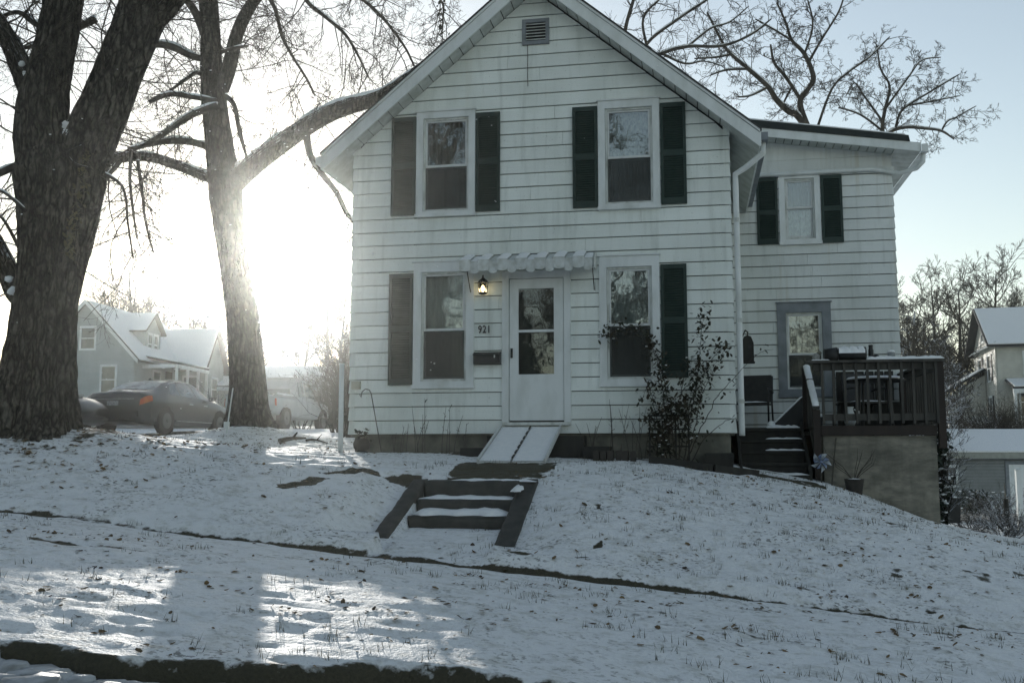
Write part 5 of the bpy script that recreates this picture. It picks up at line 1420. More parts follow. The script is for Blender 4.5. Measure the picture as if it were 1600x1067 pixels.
M['tail'] = simple('red amber tail lamp', (0.42, 0.055, 0.012), 0.25, (0.55, 0.13, 0.02), 4)
M['plate'] = simple('number plate', (0.34, 0.36, 0.36), 0.5, (0.12, 0.13, 0.14), 22, lo=0.48, hi=0.56)
M['headlamp'] = simple('headlamp', (0.55, 0.57, 0.56), 0.15)

class Loft:
    """car skin from stations (x, z low, z belt, z roof, half widths low, belt, roof), smooth along x"""
    def __init__(self, st):
        self.st = np.array(st, float)
        self.x = self.st[:, 0]
    def sec(self, x):
        S = self.st
        v = [np.interp(x, self.x, S[:, k]) for k in range(1, 7)]
        return v
    def P(self, x, t):
        """t: 0 bottom centre .. 1 sill .. 2 waist .. 3 belt .. 4 roof edge .. 5 roof centre (side +y)"""
        zl, zb, zr, wl, wb, wr_ = self.sec(x)
        pts = [(0, zl), (wl * 0.97, zl), (max(wl, wb) * 1.015, zl + (zb - zl) * 0.5), (wb, zb), (wr_, zr), (0, zr + 0.045 * (wr_ / 0.7))]
        i = min(int(t), 4); f = t - i
        a, b = pts[i], pts[i + 1]
        return a[0] + (b[0] - a[0]) * f, a[1] + (b[1] - a[1]) * f
    def skin(self, mb, nx=40, ts=(0, 0.5, 1, 1.25, 1.5, 2, 2.5, 3, 3.5, 4, 4.3, 4.65, 5)):
        xs = np.linspace(self.x[0], self.x[-1], nx)
        ring = len(ts) * 2 - 2
        vs = []
        for x in xs:
            right = [(x, -self.P(x, t)[0], self.P(x, t)[1]) for t in ts]
            left = [(x, self.P(x, t)[0], self.P(x, t)[1]) for t in ts[1:-1]]
            vs += right + left[::-1]
        fs = []
        for i in range(nx - 1):
            for j in range(ring):
                a, b = i * ring + j, i * ring + (j + 1) % ring
                fs.append((a, a + ring, b + ring, b))
        fs.append(tuple(range(ring))); fs.append(tuple((nx - 1) * ring + j for j in range(ring - 1, -1, -1)))
        mb.add(vs, fs)
        return mb
    def patch(self, corners, off, side, n=6):
        """quad patch on the skin, corners given as four (x, t), lifted by off"""
        (a, b, c, d) = corners
        vs = []
        for i in range(n + 1):
            for j in range(n + 1):
                f, g = i / n, j / n
                x = (a[0] * (1 - f) + b[0] * f) * (1 - g) + (d[0] * (1 - f) + c[0] * f) * g
                t = (a[1] * (1 - f) + b[1] * f) * (1 - g) + (d[1] * (1 - f) + c[1] * f) * g
                y, z = self.P(x, t)
                vs.append(Vector((x, side * (y + off * 0.8), z + off * (0.5 if t > 3 else 0.1))))
        return MB().add(vs, [(i * (n + 1) + j, (i + 1) * (n + 1) + j, (i + 1) * (n + 1) + j + 1, i * (n + 1) + j + 1) for i in range(n) for j in range(n)])
def wheel(t, x, y, r, w, side):
    """wheel with tyre and rim; a dark arch behind it"""
    mb = MB().tube([(x, y - side * w, r), (x, y, r)], [r, r], 22)
    o = mb.build('wheel', M['tyre'], t)
    MB().tube([(x, y + side * 0.001, r), (x, y + side * 0.012, r)], [r * 0.66, r * 0.58], 18).build('rim', M['rim'], o)
    MB().tube([(x, y + side * 0.012, r), (x, y + side * 0.03, r)], [r * 0.16, r * 0.12], 10).build('hub', M['rim'], o)
def arch(t, x, y, r, side, mat):
    MB().tube([(x, y - side * 0.10, r), (x, y + side * 0.004, r)], [r * 1.16, r * 1.16], 22).build('wheel_arch', M['tyre'], t)
SED = [(-2.46, 0.48, 0.80, 0.84, 0.66, 0.70, 0.60), (-2.40, 0.34, 0.92, 1.00, 0.80, 0.82, 0.70), (-2.25, 0.27, 0.97, 1.065, 0.88, 0.87, 0.74), (-1.85, 0.22, 0.99, 1.10, 0.92, 0.91, 0.74), (-1.60, 0.21, 0.99, 1.17, 0.925, 0.915, 0.71),
       (-1.15, 0.2, 0.985, 1.36, 0.93, 0.92, 0.64), (-0.70, 0.2, 0.98, 1.45, 0.93, 0.92, 0.60), (-0.1, 0.2, 0.965, 1.48, 0.93, 0.92, 0.60), (0.35, 0.2, 0.95, 1.44, 0.93, 0.915, 0.61), (0.85, 0.2, 0.93, 1.22, 0.93, 0.91, 0.68), (1.15, 0.2, 0.92, 1.04, 0.925, 0.90, 0.76),
       (1.6, 0.21, 0.88, 0.98, 0.92, 0.88, 0.72), (2.1, 0.24, 0.80, 0.89, 0.88, 0.83, 0.66), (2.35, 0.30, 0.70, 0.78, 0.80, 0.76, 0.58), (2.46, 0.42, 0.60, 0.64, 0.68, 0.66, 0.5)]
def sedan(name, label, cat, mat, group=None):
    t = thing(name, label, cat, (0, 0, 0), group)
    L = Loft(SED)
    L.skin(MB(), 56).build('body', mat, t, True)
    for s in (-1, 1):
        for x in (-1.42, 1.48):
            arch(t, x, s * 0.935, 0.335, s, mat); wheel(t, x, s * 0.952, 0.33, 0.2, s)
        L.patch([(-0.62, 3.12), (0.18, 3.12), (0.10, 3.9), (-0.52, 3.9)], 0.008, s).build('side_window', M['car_glass'], t, True)
        L.patch([(0.24, 3.12), (0.98, 3.15), (0.50, 3.9), (0.16, 3.9)], 0.008, s).build('side_window', M['car_glass'], t, True)
        L.patch([(-1.22, 3.18), (-0.68, 3.12), (-0.58, 3.9), (-0.92, 3.85)], 0.008, s).build('side_window', M['car_glass'], t, True)
        pts = [(-1.30, 3.15), (-0.98, 3.92), (-0.5, 3.98), (0.2, 3.98), (0.52, 3.94), (1.05, 3.15)]
        mb = MB()
        mb.tube([Vector((x, s * (L.P(x, tt)[0] + 0.012), L.P(x, tt)[1] + 0.004)) for x, tt in pts], 0.011, 5)
        mb.build('window_trim', M['chrome'], t)
        L.patch([(-2.44, 2.35), (-2.06, 2.62), (-2.08, 2.98), (-2.43, 2.98)], 0.010, s).build('tail_light', M['tail'], t, True)
        L.patch([(2.05, 2.5), (2.36, 2.4), (2.32, 2.9), (2.08, 2.95)], 0.010, s).build('headlight', M['headlamp'], t, True)
        MB().hexa([(0.80, s * 0.93, 0.96), (0.98, s * 0.93, 0.96), (0.95, s * 1.06, 0.98), (0.83, s * 1.06, 0.98), (0.80, s * 0.93, 1.07), (0.96, s * 0.93, 1.05), (0.93, s * 1.06, 1.07), (0.83, s * 1.06, 1.09)]).build('mirror', mat, t)
        MB().tube([(-0.3, s * 0.948, 0.83), (-0.10, s * 0.955, 0.83)], 0.013, 5).tube([(0.5, s * 0.945, 0.82), (0.7, s * 0.95, 0.82)], 0.013, 5).build('door_handle', M['chrome'], t)
        MB().box(-0.95, 1.0, s * 0.945 - 0.008, s * 0.945 + 0.008, 0.33, 0.355).build('sill_trim', M['chrome'], t)
    # windows front and back, boot trim, plate
    def top(xa, xb, w, mat_, nm):
        vs = []
        for i in range(7):
            x = xa + (xb - xa) * i / 6
            for j in range(7):
                k = -1 + 2 * j / 6
                wr_ = L.sec(x)[5] * w
                tt = 5 - abs(k) * w
                y, z = L.P(x, max(4.0, tt))
                vs.append((x, k * wr_, z + 0.010))
        MB().add(vs, [(i * 7 + j, (i + 1) * 7 + j, (i + 1) * 7 + j + 1, i * 7 + j + 1) for i in range(6) for j in range(6)]).build(nm, mat_, t, True)
    top(-1.72, -0.86, 0.92, M['frost_glass'], 'rear_window')
    top(0.50, 1.12, 0.92, M['car_glass'], 'windscreen')
    MB().box(-2.475, -2.44, -0.62, 0.62, 0.865, 0.885).build('boot_trim', M['chrome'], t)
    MB().box(-2.49, -2.46, -0.16, 0.16, 0.70, 0.82).build('number_plate', M['plate'], t)
    MB().box(-2.50, -2.40, -0.72, 0.72, 0.40, 0.56).build('bumper', mat, t)
    MB().hexa([(-0.86, -0.03, 1.47), (-0.70, -0.03, 1.49), (-0.70, 0.03, 1.49), (-0.86, 0.03, 1.47), (-0.84, -0.01, 1.53), (-0.78, -0.01, 1.55), (-0.78, 0.01, 1.55), (-0.84, 0.01, 1.53)]).build('roof_antenna', mat, t)
    for q in (((-2.05, 0.1, 1.11), 0.12, 0.35, 0.018, 3, 10, 4, 0.3), ((-0.1, 0.0, 1.52), 0.5, 0.45, 0.02, 4, 12, 4, 0.2), ((1.7, 0, 0.99), 0.4, 0.45, 0.02, 6, 12, 4, 0.25)):
        MB().blob(*q).build('snow', M['snow'], t, True)
    return t
def face_dir(p0, p1): return math.atan2(p1.y - p0.y, p1.x - p0.x)
cs = sedan('parked_sedan', 'dark grey sedan parked between the two trunks, rear with red lamp showing', 'car', M['car_dark'], 'cars parked by the neighbour house')
c = at(256, 662, 28.5)
cs.location = (c.x, c.y, gz(c.x, c.y) - 0.02); cs.rotation_euler.z = YAW + math.radians(78)
cs2 = sedan('parked_sedan', 'black car half hidden behind the big left trunk, its front showing', 'car', M['car_black'], 'cars parked by the neighbour house')
c = at(2, 668, 25.0)
cs2.location = (c.x, c.y, gz(c.x, c.y) - 0.02); cs2.rotation_euler.z = YAW + math.radians(-6)
# pickup truck
t = thing('pickup_truck', 'silver white pickup truck with snow in its bed behind the middle trunk', 'truck', (0, 0, 0), 'cars parked by the neighbour house')
TL = Loft([(-2.75, 0.62, 1.02, 1.08, 0.86, 0.90, 0.86), (-2.70, 0.50, 1.05, 1.12, 0.90, 0.94, 0.90), (-1.5, 0.44, 1.06, 1.13, 0.92, 0.95, 0.91), (-0.7, 0.42, 1.06, 1.13, 0.93, 0.95, 0.91), (0.9, 0.42, 1.06, 1.12, 0.93, 0.95, 0.88), (1.35, 0.42, 1.05, 1.11, 0.93, 0.94, 0.84), (2.2, 0.44, 1.0, 1.07, 0.92, 0.91, 0.76), (2.55, 0.5, 0.92, 0.99, 0.86, 0.86, 0.7), (2.66, 0.6, 0.8, 0.85, 0.76, 0.78, 0.6)])
TL.skin(MB(), 44).build('body', M['truck_white'], t, True)
TC = Loft([(-0.76, 1.0, 1.10, 1.78, 0.90, 0.90, 0.72), (-0.66, 1.0, 1.10, 1.86, 0.90, 0.91, 0.74), (0.2, 1.0, 1.10, 1.90, 0.9, 0.91, 0.75), (0.62, 1.0, 1.10, 1.84, 0.9, 0.91, 0.74), (1.05, 1.0, 1.09, 1.48, 0.9, 0.90, 0.80), (1.40, 1.0, 1.07, 1.14, 0.88, 0.88, 0.82)])
TC.skin(MB(), 30).build('cab', M['truck_white'], t, True)
MB().add([(-0.775, -0.66, 1.27), (-0.775, 0.66, 1.27), (-0.745, 0.60, 1.72), (-0.745, -0.60, 1.72), (-0.765, -0.66, 1.27), (-0.765, 0.66, 1.27), (-0.735, 0.60, 1.72), (-0.735, -0.60, 1.72)], [(0, 3, 2, 1), (4, 5, 6, 7), (0, 1, 5, 4), (1, 2, 6, 5), (2, 3, 7, 6), (3, 0, 4, 7)]).build('rear_window', M['car_glass'], t)
for s in (-1, 1):
    TC.patch([(-0.55, 3.15), (0.0, 3.15), (-0.02, 3.85), (-0.48, 3.85)], 0.012, s).build('side_window', M['car_glass'], t, True)
    TC.patch([(0.10, 3.12), (1.10, 3.15), (0.66, 3.85), (0.10, 3.85)], 0.012, s).build('side_window', M['car_glass'], t, True)
    for x in (-1.75, 1.75):
        arch(t, x, s * 0.955, 0.39, s, M['truck_white']); wheel(t, x, s * 0.972, 0.385, 0.24, s)
    MB().hexa([(0.88, s * 0.92, 1.10), (1.10, s * 0.92, 1.10), (1.08, s * 1.13, 1.12), (0.92, s * 1.13, 1.12), (0.88, s * 0.92, 1.30), (1.06, s * 0.92, 1.28), (1.04, s * 1.13, 1.30), (0.92, s * 1.13, 1.32)]).build('mirror', M['black'], t)
    TL.patch([(-2.72, 2.0), (-2.60, 2.0), (-2.60, 2.95), (-2.72, 2.95)], 0.012, s).build('tail_light', M['tail'], t, True)
    MB().box(-2.70, -0.80, s * 0.90 - 0.05, s * 0.90 + 0.05, 1.13, 1.19).build('bed_rail', M['truck_white'], t)
    MB().blob((-1.75, s * 0.90, 1.21), 0.95, 0.07, 0.05, 2, 14, 4, 0.15).build('snow', M['snow'], t, True)
MB().box(-2.80, -2.755, -0.75, 0.75, 0.68, 1.20).build('tailgate', M['truck_white'], t)
MB().box(-2.88, -2.77, -0.88, 0.88, 0.48, 0.62).build('bumper', M['chrome'], t)
for q in (((0.0, 0, 1.93), 0.75, 0.7, 0.035, 6, 14, 4, 0.15), ((1.9, 0, 1.08), 0.5, 0.7, 0.05, 7, 14, 4, 0.15), ((-1.75, 0, 1.14), 0.9, 0.8, 0.08, 8, 14, 4, 0.1)):
    MB().blob(*q).build('snow', M['snow'], t, True)
c = at(440, 660, 37.5)
t.location = (c.x, c.y, gz(c.x, c.y) - 0.02); t.rotation_euler.z = YAW + math.radians(79)

# ------------------------------------------------------------------ neighbouring buildings (built at the origin, then set in place)
def lap_wall(poly_fn, x0, x1, z0, z1, y, mat, parent, name='wall', row=0.18, axis_='y', sg=-1):
    """clapboard wall in one mesh: poly_fn(z) gives the ends at a height; axis_ 'y' wall faces sg*y, 'x' faces sg*x"""
    mb = MB(); i = 0
    while z0 + i * row < z1 - 0.01:
        za, zb = z0 + i * row, min(z0 + (i + 1) * row - 0.004, z1)
        a0, b0 = poly_fn(za); a1, b1 = poly_fn(zb)
        if b0 - a0 < 0.05: break
        o, n_, bk = y + sg * 0.03, y + sg * 0.012, y - sg * 0.05
        if axis_ == 'y': p = [(a0, o, za), (b0, o, za), (b0, bk, za), (a0, bk, za), (a1, n_, zb), (b1, n_, zb), (b1, bk, zb), (a1, bk, zb)]
        else: p = [(o, a0, za), (o, b0, za), (bk, b0, za), (bk, a0, za), (n_, a1, zb), (n_, b1, zb), (bk, b1, zb), (bk, a1, zb)]
        mb.hexa(p); i += 1
    return mb.build(name, mat, parent)
def far_window(parent, ax, c, z0, z1, w, y, sg, two=True, shutters=None, trim=None):
    """window set proud on a wall: frame part with panes and bars below it"""
    trim = trim or M['trim']
    def bx(a0, a1, d0, d1, za, zb):
        lo, hi = sorted((y + sg * d0, y + sg * d1))
        return (a0, a1, lo, hi, za, zb) if ax == 'y' else (lo, hi, a0, a1, za, zb)
    f = MB()
    for a in ((c - w / 2 - 0.1, c - w / 2, z0 - 0.1, z1 + 0.12), (c + w / 2, c + w / 2 + 0.1, z0 - 0.1, z1 + 0.12), (c - w / 2, c + w / 2, z1, z1 + 0.12), (c - w / 2, c + w / 2, z0 - 0.1, z0)):
        f.box(*bx(a[0], a[1], 0.0, 0.075, a[2], a[3]))
    o = f.build('window', trim, parent)
    MB().box(*bx(c - w / 2, c + w / 2, 0.034, 0.042, z0, z1)).build('pane', M['far_glass'], o)
    b = MB().box(*bx(c - w / 2, c + w / 2, 0.043, 0.062, (z0 + z1) / 2 - 0.025, (z0 + z1) / 2 + 0.025))
    b.build('meeting_rail', trim, o)
    if shutters:
        for s in (-1, 1):
            MB().box(*bx(c + s * (w / 2 + 0.25) - 0.14, c + s * (w / 2 + 0.25) + 0.14, 0.03, 0.06, z0 - 0.05, z1 + 0.08)).build('shutter', shutters, parent)
M['far_glass'] = simple('far window glass', (0.06, 0.068, 0.068), 0.12, (0.13, 0.14, 0.135), 2, spec=0.8)
M['grey_siding'] = simple('grey green siding', (0.36, 0.40, 0.39), 0.6, (0.30, 0.33, 0.32), 2)
M['cream_siding'] = simple('cream siding', (0.54, 0.54, 0.48), 0.6, (0.44, 0.44, 0.39), 2)
M['garage_siding'] = simple('grey garage siding', (0.21, 0.225, 0.22), 0.6, (0.16, 0.175, 0.17), 2)

def slab_roof(parent, pts, th, mat, snow=True, name='roof'):
    """roof slope from four corners (eave a, eave b, ridge b, ridge a), with a snow sheet on it"""
    p = [Vector(q) for q in pts]
    n = (p[1] - p[0]).cross(p[3] - p[0]).normalized()
    if n.z < 0: n = -n
    o = MB().hexa(p + [q + n * th for q in p]).build(name, mat, parent)
    if snow:
        c = sum(p, Vector()) / 4
        q = [c + (v - c) * 0.985 + n * (th + 0.004) for v in p]
        MB().hexa(q + [v + n * 0.06 for v in q]).build('snow', M['snow'], o)
    return o

# left neighbour: gable end towards the street, dormer and porch on its right side
nb = thing('neighbour_house', 'grey green cottage with snowy roof, dormer and porch beyond the parked cars', 'house', (0, 0, 0))
W2, DP, EH, RH = 2.75, 8.2, 2.75, 5.65
sl2 = (RH - EH) / W2
g_end = lambda z: (-W2, W2) if z < EH else (-W2 + (z - EH) / sl2, W2 - (z - EH) / sl2)
lap_wall(g_end, 0, 0, 0, RH - 0.05, 0, M['grey_siding'], nb)
lap_wall(lambda z: (0.06, DP), 0, 0, 0, EH, W2, M['grey_siding'], nb, axis_='x', sg=1)
lap_wall(lambda z: (0.06, DP), 0, 0, 0, EH, -W2, M['grey_siding'], nb, axis_='x', sg=-1)
lap_wall(g_end, 0, 0, 0, RH - 0.05, DP, M['grey_siding'], nb, sg=1)
for s in (-1, 1):
    a, b = s * (W2 + 0.35), 0
    slab_roof(nb, [(a, -0.3, EH - 0.35 * sl2), (a, DP + 0.3, EH - 0.35 * sl2), (0, DP + 0.3, RH), (0, -0.3, RH)] if s < 0 else [(a, DP + 0.3, EH - 0.35 * sl2), (a, -0.3, EH - 0.35 * sl2), (0, -0.3, RH), (0, DP + 0.3, RH)], 0.12, M['roof'])
    MB().hexa([(a, -0.34, EH - 0.35 * sl2 - 0.10), (0, -0.34, RH - 0.10), (0, -0.305, RH - 0.10), (a, -0.305, EH - 0.35 * sl2 - 0.10), (a, -0.34, EH - 0.35 * sl2 + 0.12), (0, -0.34, RH + 0.14), (0, -0.305, RH + 0.14), (a, -0.305, EH - 0.35 * sl2 + 0.12)]).build('rake_board', M['trim'], nb)
far_window(nb, 'y', 0.1, 3.15, 4.25, 0.75, 0, -1)
far_window(nb, 'y', 1.35, 0.75, 2.15, 0.75, 0, -1)
# dormer
dv0, dv1, dz0, dz1, dr = 1.9, 3.9, 3.05, 4.45, 5.35
dm_ = MB()
dm_.prism([(0.6, dz0 - 0.3), (W2 - 0.45, dz0 - 0.3), (W2 - 0.45, dz1), (0.6, dz1)], dv0, dv0 + 0.05).prism([(0.6, dz0 - 0.3), (W2 - 0.45, dz0 - 0.3), (W2 - 0.45, dz1), (0.6, dz1)], dv1 - 0.05, dv1)
vc = (dv0 + dv1) / 2
xw = W2 - 0.46
dm_.add([(xw, dv0 + 0.05, dz0 - 0.3), (xw, dv1 - 0.05, dz0 - 0.3), (xw, dv1 - 0.05, dz1), (xw, vc, dr), (xw, dv0 + 0.05, dz1), (xw - 0.05, dv0 + 0.05, dz0 - 0.3), (xw - 0.05, dv1 - 0.05, dz0 - 0.3), (xw - 0.05, dv1 - 0.05, dz1), (xw - 0.05, vc, dr), (xw - 0.05, dv0 + 0.05, dz1)],
        [(0, 1, 2, 3, 4), (9, 8, 7, 6, 5), (0, 5, 6, 1), (1, 6, 7, 2), (2, 7, 8, 3), (3, 8, 9, 4), (4, 9, 5, 0)])
dm_.build('dormer', M['grey_siding'], nb)
for s in (-1, 1):
    e = vc + s * 1.22
    ez = dz1 - 0.2
    q = [(W2 - 0.2, e, ez), (0.2, e, ez), (0.0, vc, dr + 0.03), (W2 - 0.2, vc, dr + 0.03)]
    slab_roof(nb, q if s < 0 else [q[1], q[0], q[3], q[2]], 0.08, M['roof'], name='dormer_roof')
for v in (vc - 0.36, vc + 0.36):
    far_window(nb, 'x', v, 3.15, 4.15, 0.42, xw, 1)
# cross wing and porch on the right side
cx1, cv0, cv1, cr = W2 + 1.7, 5.2, 8.0, 4.9
cm = (cv0 + cv1) / 2
cs_ = (cr - EH) / (cm - cv0)
lap_wall(lambda z: (cv0, cv1) if z < EH else (cv0 + (z - EH) / cs_, cv1 - (z - EH) / cs_), 0, 0, 0, cr - 0.05, cx1, M['grey_siding'], nb, axis_='x', sg=1)
lap_wall(lambda z: (W2, cx1), 0, 0, 0, EH, cv0, M['grey_siding'], nb)
lap_wall(lambda z: (W2, cx1), 0, 0, 0, EH, cv1, M['grey_siding'], nb, sg=1)
for s in (-1, 1):
    e = cv0 - 0.3 if s < 0 else cv1 + 0.3
    ez = EH - 0.3 * cs_
    q = [(cx1 + 0.3, e, ez), (0.6, e, ez), (0.6, cm, cr), (cx1 + 0.3, cm, cr)]
    slab_roof(nb, q if s < 0 else [q[1], q[0], q[3], q[2]], 0.12, M['roof'])
far_window(nb, 'y', W2 + 0.9, 0.7, 1.95, 0.8, cv0, -1)
far_window(nb, 'x', cm, 0.7, 1.95, 0.8, cx1, 1)
slab_roof(nb, [(W2 + 2.0, 0.9, 2.35), (W2 + 2.0, cv0 - 0.03, 2.35), (W2 + 0.02, cv0 - 0.03, 2.75), (W2 + 0.02, 0.9, 2.75)], 0.1, M['roof'], name='porch_roof')
MB().box(W2 + 1.92, W2 + 2.02, 0.9, cv0 - 0.05, 2.15, 2.34).box(W2 + 0.03, W2 + 1.9, 0.9, 1.0, 2.15, 2.34).build('porch_beam', M['trim'], nb)
for v in (1.0, 2.4, 3.8, 5.0):
    MB().box(W2 + 1.88, W2 + 2.0, v - 0.06, v + 0.06, 0.25, 2.149).build('porch_post', M['trim'], nb)
MB().box(W2 + 0.06, W2 + 2.0, 0.9, cv0 - 0.06, -0.3, 0.25).build('porch_floor', M['wood_grey'], nb)
far_window(nb, 'x', 2.6, 0.5, 2.05, 0.8, W2, 1)
MB().box(W2 + 0.031, W2 + 0.08, 3.7, 4.5, 0.25, 2.2).build('door', M['wood_dark'], nb)
c = at(150, 640, 46.0)
c = at(130, 640, 46.0)
nb.scale = (0.86, 0.86, 0.86)
nb.location = (c.x, c.y, at(132, 473, 46.0).z - RH * 0.86); nb.rotation_euler.z = YAW + math.radians(-6)

# low shed with a broad snowy roof behind the pickup
t = thing('snowy_shed', 'low long shed with a broad snow covered roof behind the pickup', 'shed', (0, 0, 0))
lap_wall(lambda z: (-4.5, 4.5), 0, 0, 0, 2.0, 0, M['cream_siding'], t)
lap_wall(lambda z: (0, 5), 0, 0, 0, 2.0, 4.5, M['cream_siding'], t, axis_='x', sg=1)
lap_wall(lambda z: (0, 5), 0, 0, 0, 2.0, -4.5, M['cream_siding'], t, axis_='x', sg=-1)
slab_roof(t, [(-4.8, -0.4, 1.95), (4.8, -0.4, 1.95), (4.8, 2.6, 3.2), (-4.8, 2.6, 3.2)], 0.12, M['roof'])
slab_roof(t, [(4.8, 5.4, 1.95), (-4.8, 5.4, 1.95), (-4.8, 2.6, 3.2), (4.8, 2.6, 3.2)], 0.12, M['roof'])
MB().box(-4.8, 4.8, -0.44, -0.402, 1.82, 2.02).build('fascia', M['trim'], t)
c = at(440, 640, 52.0)
t.location = (c.x, c.y, at(440, 567, 52.0).z - 3.3); t.rotation_euler.z = YAW

# right: grey garage below, cream house on the rise behind
ga = thing('grey_garage', 'low grey garage with snowy roof and white side door right of the porch', 'garage', (0, 0, 0))
lap_wall(lambda z: (-4.5, 6.5), 0, 0, 0, 2.35, 0, M['garage_siding'], ga, row=0.13)
lap_wall(lambda z: (0.06, 6), 0, 0, 0, 2.35, -4.5, M['garage_siding'], ga, axis_='x', sg=-1, row=0.13)
lap_wall(lambda z: (0.06, 6), 0, 0, 0, 2.35, 6.5, M['garage_siding'], ga, axis_='x', sg=1, row=0.13)
slab_roof(ga, [(-4.9, -0.4, 2.36), (6.9, -0.4, 2.36), (6.9, 3, 3.35), (-4.9, 3, 3.35)], 0.1, M['roof'])
slab_roof(ga, [(6.9, 6.4, 2.36), (-4.9, 6.4, 2.36), (-4.9, 3, 3.35), (6.9, 3, 3.35)], 0.1, M['roof'])
MB().box(-4.9, 6.9, -0.46, -0.41, 2.22, 2.46).build('fascia', simple('grey fascia', (0.30, 0.31, 0.27), 0.6), ga)
frame4(MB(), 0.62, 1.85, -0.06, 0.0, -0.02, 2.12, 0.14, 0.14, 0.14, 0.01).build('door_frame', M['grey_trim'], ga)
gd = MB().box(0.765, 1.705, -0.045, 0.0, 0.0, 1.975).build('door', M['trim'], ga)
MB().blob((1.60, -0.075, 0.95), 0.04, 0.04, 0.04, 1, 8, 6, 0).build('knob', M['black'], gd, True)
far_window(ga, 'y', -1.72, 1.15, 1.85, 0.62, 0, -1)
c = at(1550, 802, 41.0)
ga.location = (c.x, c.y, c.z); ga.rotation_euler.z = YAW
rh = thing('cream_house', 'cream two storey house with snowy roof on the rise behind the garage', 'house', (0, 0, 0))
hw3, d3, e3, r3 = 4.2, 6.4, 4.95, 7.2         # gable end faces left
vm = d3 / 2; s3 = (r3 - e3) / vm
lap_wall(lambda z: (0.06, 9.0), 0, 0, 0, e3, 0, M['cream_siding'], rh, row=0.14)
lap_wall(lambda z: (0, d3) if z < e3 else ((z - e3) / s3, d3 - (z - e3) / s3), 0, 0, 0, r3 - 0.05, 0, M['cream_siding'], rh, axis_='x', sg=-1, row=0.14)
lap_wall(lambda z: (0.06, 9.0), 0, 0, 0, e3, d3, M['cream_siding'], rh, sg=1, row=0.14)
slab_roof(rh, [(-0.5, -0.4, e3 - 0.4 * s3), (9.4, -0.4, e3 - 0.4 * s3), (9.4, vm, r3), (-0.5, vm, r3)], 0.12, M['roof'])
slab_roof(rh, [(9.4, d3 + 0.4, e3 - 0.4 * s3), (-0.5, d3 + 0.4, e3 - 0.4 * s3), (-0.5, vm, r3), (9.4, vm, r3)], 0.12, M['roof'])
slab_roof(rh, [(-0.35, -0.4, e3 - 0.25), (-0.35, d3 + 0.4, e3 - 0.25), (0.0, d3 + 0.4, e3), (0.0, -0.4, e3)], 0.06, M['trim'], False, 'gable_return')
for v in (1.7, 4.3):
    far_window(rh, 'x', v, 2.9, 4.3, 0.8, 0, -1, shutters=M['black'])
    far_window(rh, 'x', v, 0.4, 1.9, 0.8, 0, -1, shutters=M['black'])
far_window(rh, 'x', vm, 5.35, 6.25, 0.5, 0, -1)
for u in (1.9, 5.0, 7.8): far_window(rh, 'y', u, 3.0, 4.3, 0.85, 0, -1)
for u in (1.6, 3.2, 5.2): far_window(rh, 'y', u, 0.8, 2.3, 0.85, 0, -1)
slab_roof(rh, [(0.4, -2.0, 2.2), (9.2, -2.0, 2.2), (9.2, -0.04, 2.75), (0.4, -0.04, 2.75)], 0.1, M['roof'], name='porch_roof')
MB().box(0.4, 9.2, -2.0, -1.9, 1.95, 2.19).build('porch_beam', M['trim'], rh)
for u in (0.5, 3.0, 5.6, 8.2): MB().box(u - 0.07, u + 0.07, -1.98, -1.86, -0.3, 1.949).build('porch_post', M['trim'], rh)
slab_roof(rh, [(-2.4, 2.6, 2.2), (-2.4, d3 + 0.4, 2.2), (-0.04, d3 + 0.4, 3.6), (-0.04, 2.6, 3.6)], 0.12, M['roof'], name='side_roof')
lap_wall(lambda z: (-2.0 + max(0, (z - 2.15) * 1.6), -0.06), 0, 0, 0, 3.3, 2.95, M['cream_siding'], rh, name='side_wall', row=0.14)
lap_wall(lambda z: (3.0, d3), 0, 0, 0, 2.2, -2.0, M['cream_siding'], rh, name='side_wall', row=0.14, axis_='x', sg=-1)
MB().box(-2.2, -2.08, 2.75, 2.87, 0, 2.2).box(-2.2, -2.08, d3 - 0.1, d3 + 0.02, 0, 2.2).build('porch_post', M['trim'], rh)
MB().box(-2.2, -0.04, 2.7, d3 + 0.1, -0.8, 0.0).build('porch_floor', M['wood_dark'], rh)
MB().box(-2.18, -0.05, 2.76, 2.80, 0.0, 0.9).build('porch_rail', M['trim'], rh)
MB().box(-0.2, 9.0, 0.1, d3 - 0.1, -3, 0).build('foundation', M['foundation'], rh)
c = at(1562, 672, 56.0)
rh.location = (c.x, c.y, c.z); rh.rotation_euler.z = YAW + math.radians(-15)

# dark bin, round shrub, white fence post by the garage
c = at(1482, 809, 22.5)
t = thing('compost_bin', 'dark square bin with snow on its lid behind the porch wall', 'bin', tuple(c))
MB().hexa([(c.x - 0.24, c.y - 0.2, c.z - 0.1), (c.x + 0.20, c.y - 0.2, c.z - 0.1), (c.x + 0.20, c.y + 0.25, c.z - 0.1), (c.x - 0.24, c.y + 0.25, c.z - 0.1), (c.x - 0.27, c.y - 0.22, c.z + 0.42), (c.x + 0.22, c.y - 0.22, c.z + 0.42), (c.x + 0.22, c.y + 0.28, c.z + 0.42), (c.x - 0.27, c.y + 0.28, c.z + 0.42)]).build('body', M['blackplastic'], t)
MB().box(c.x - 0.29, c.x + 0.24, c.y - 0.24, c.y + 0.3, c.z + 0.421, c.z + 0.45).build('lid', M['blackplastic'], t)
MB().blob((c.x - 0.02, c.y + 0.03, c.z + 0.455), 0.28, 0.28, 0.03, 3, 12, 4, 0.1).build('snow', M['snow'], t, True)
c = at(1594, 800, 24.0)
t = thing('white_post', 'white plastic fence post with rounded cap at the right picture edge', 'post', (c.x, c.y, c.z - 0.4))
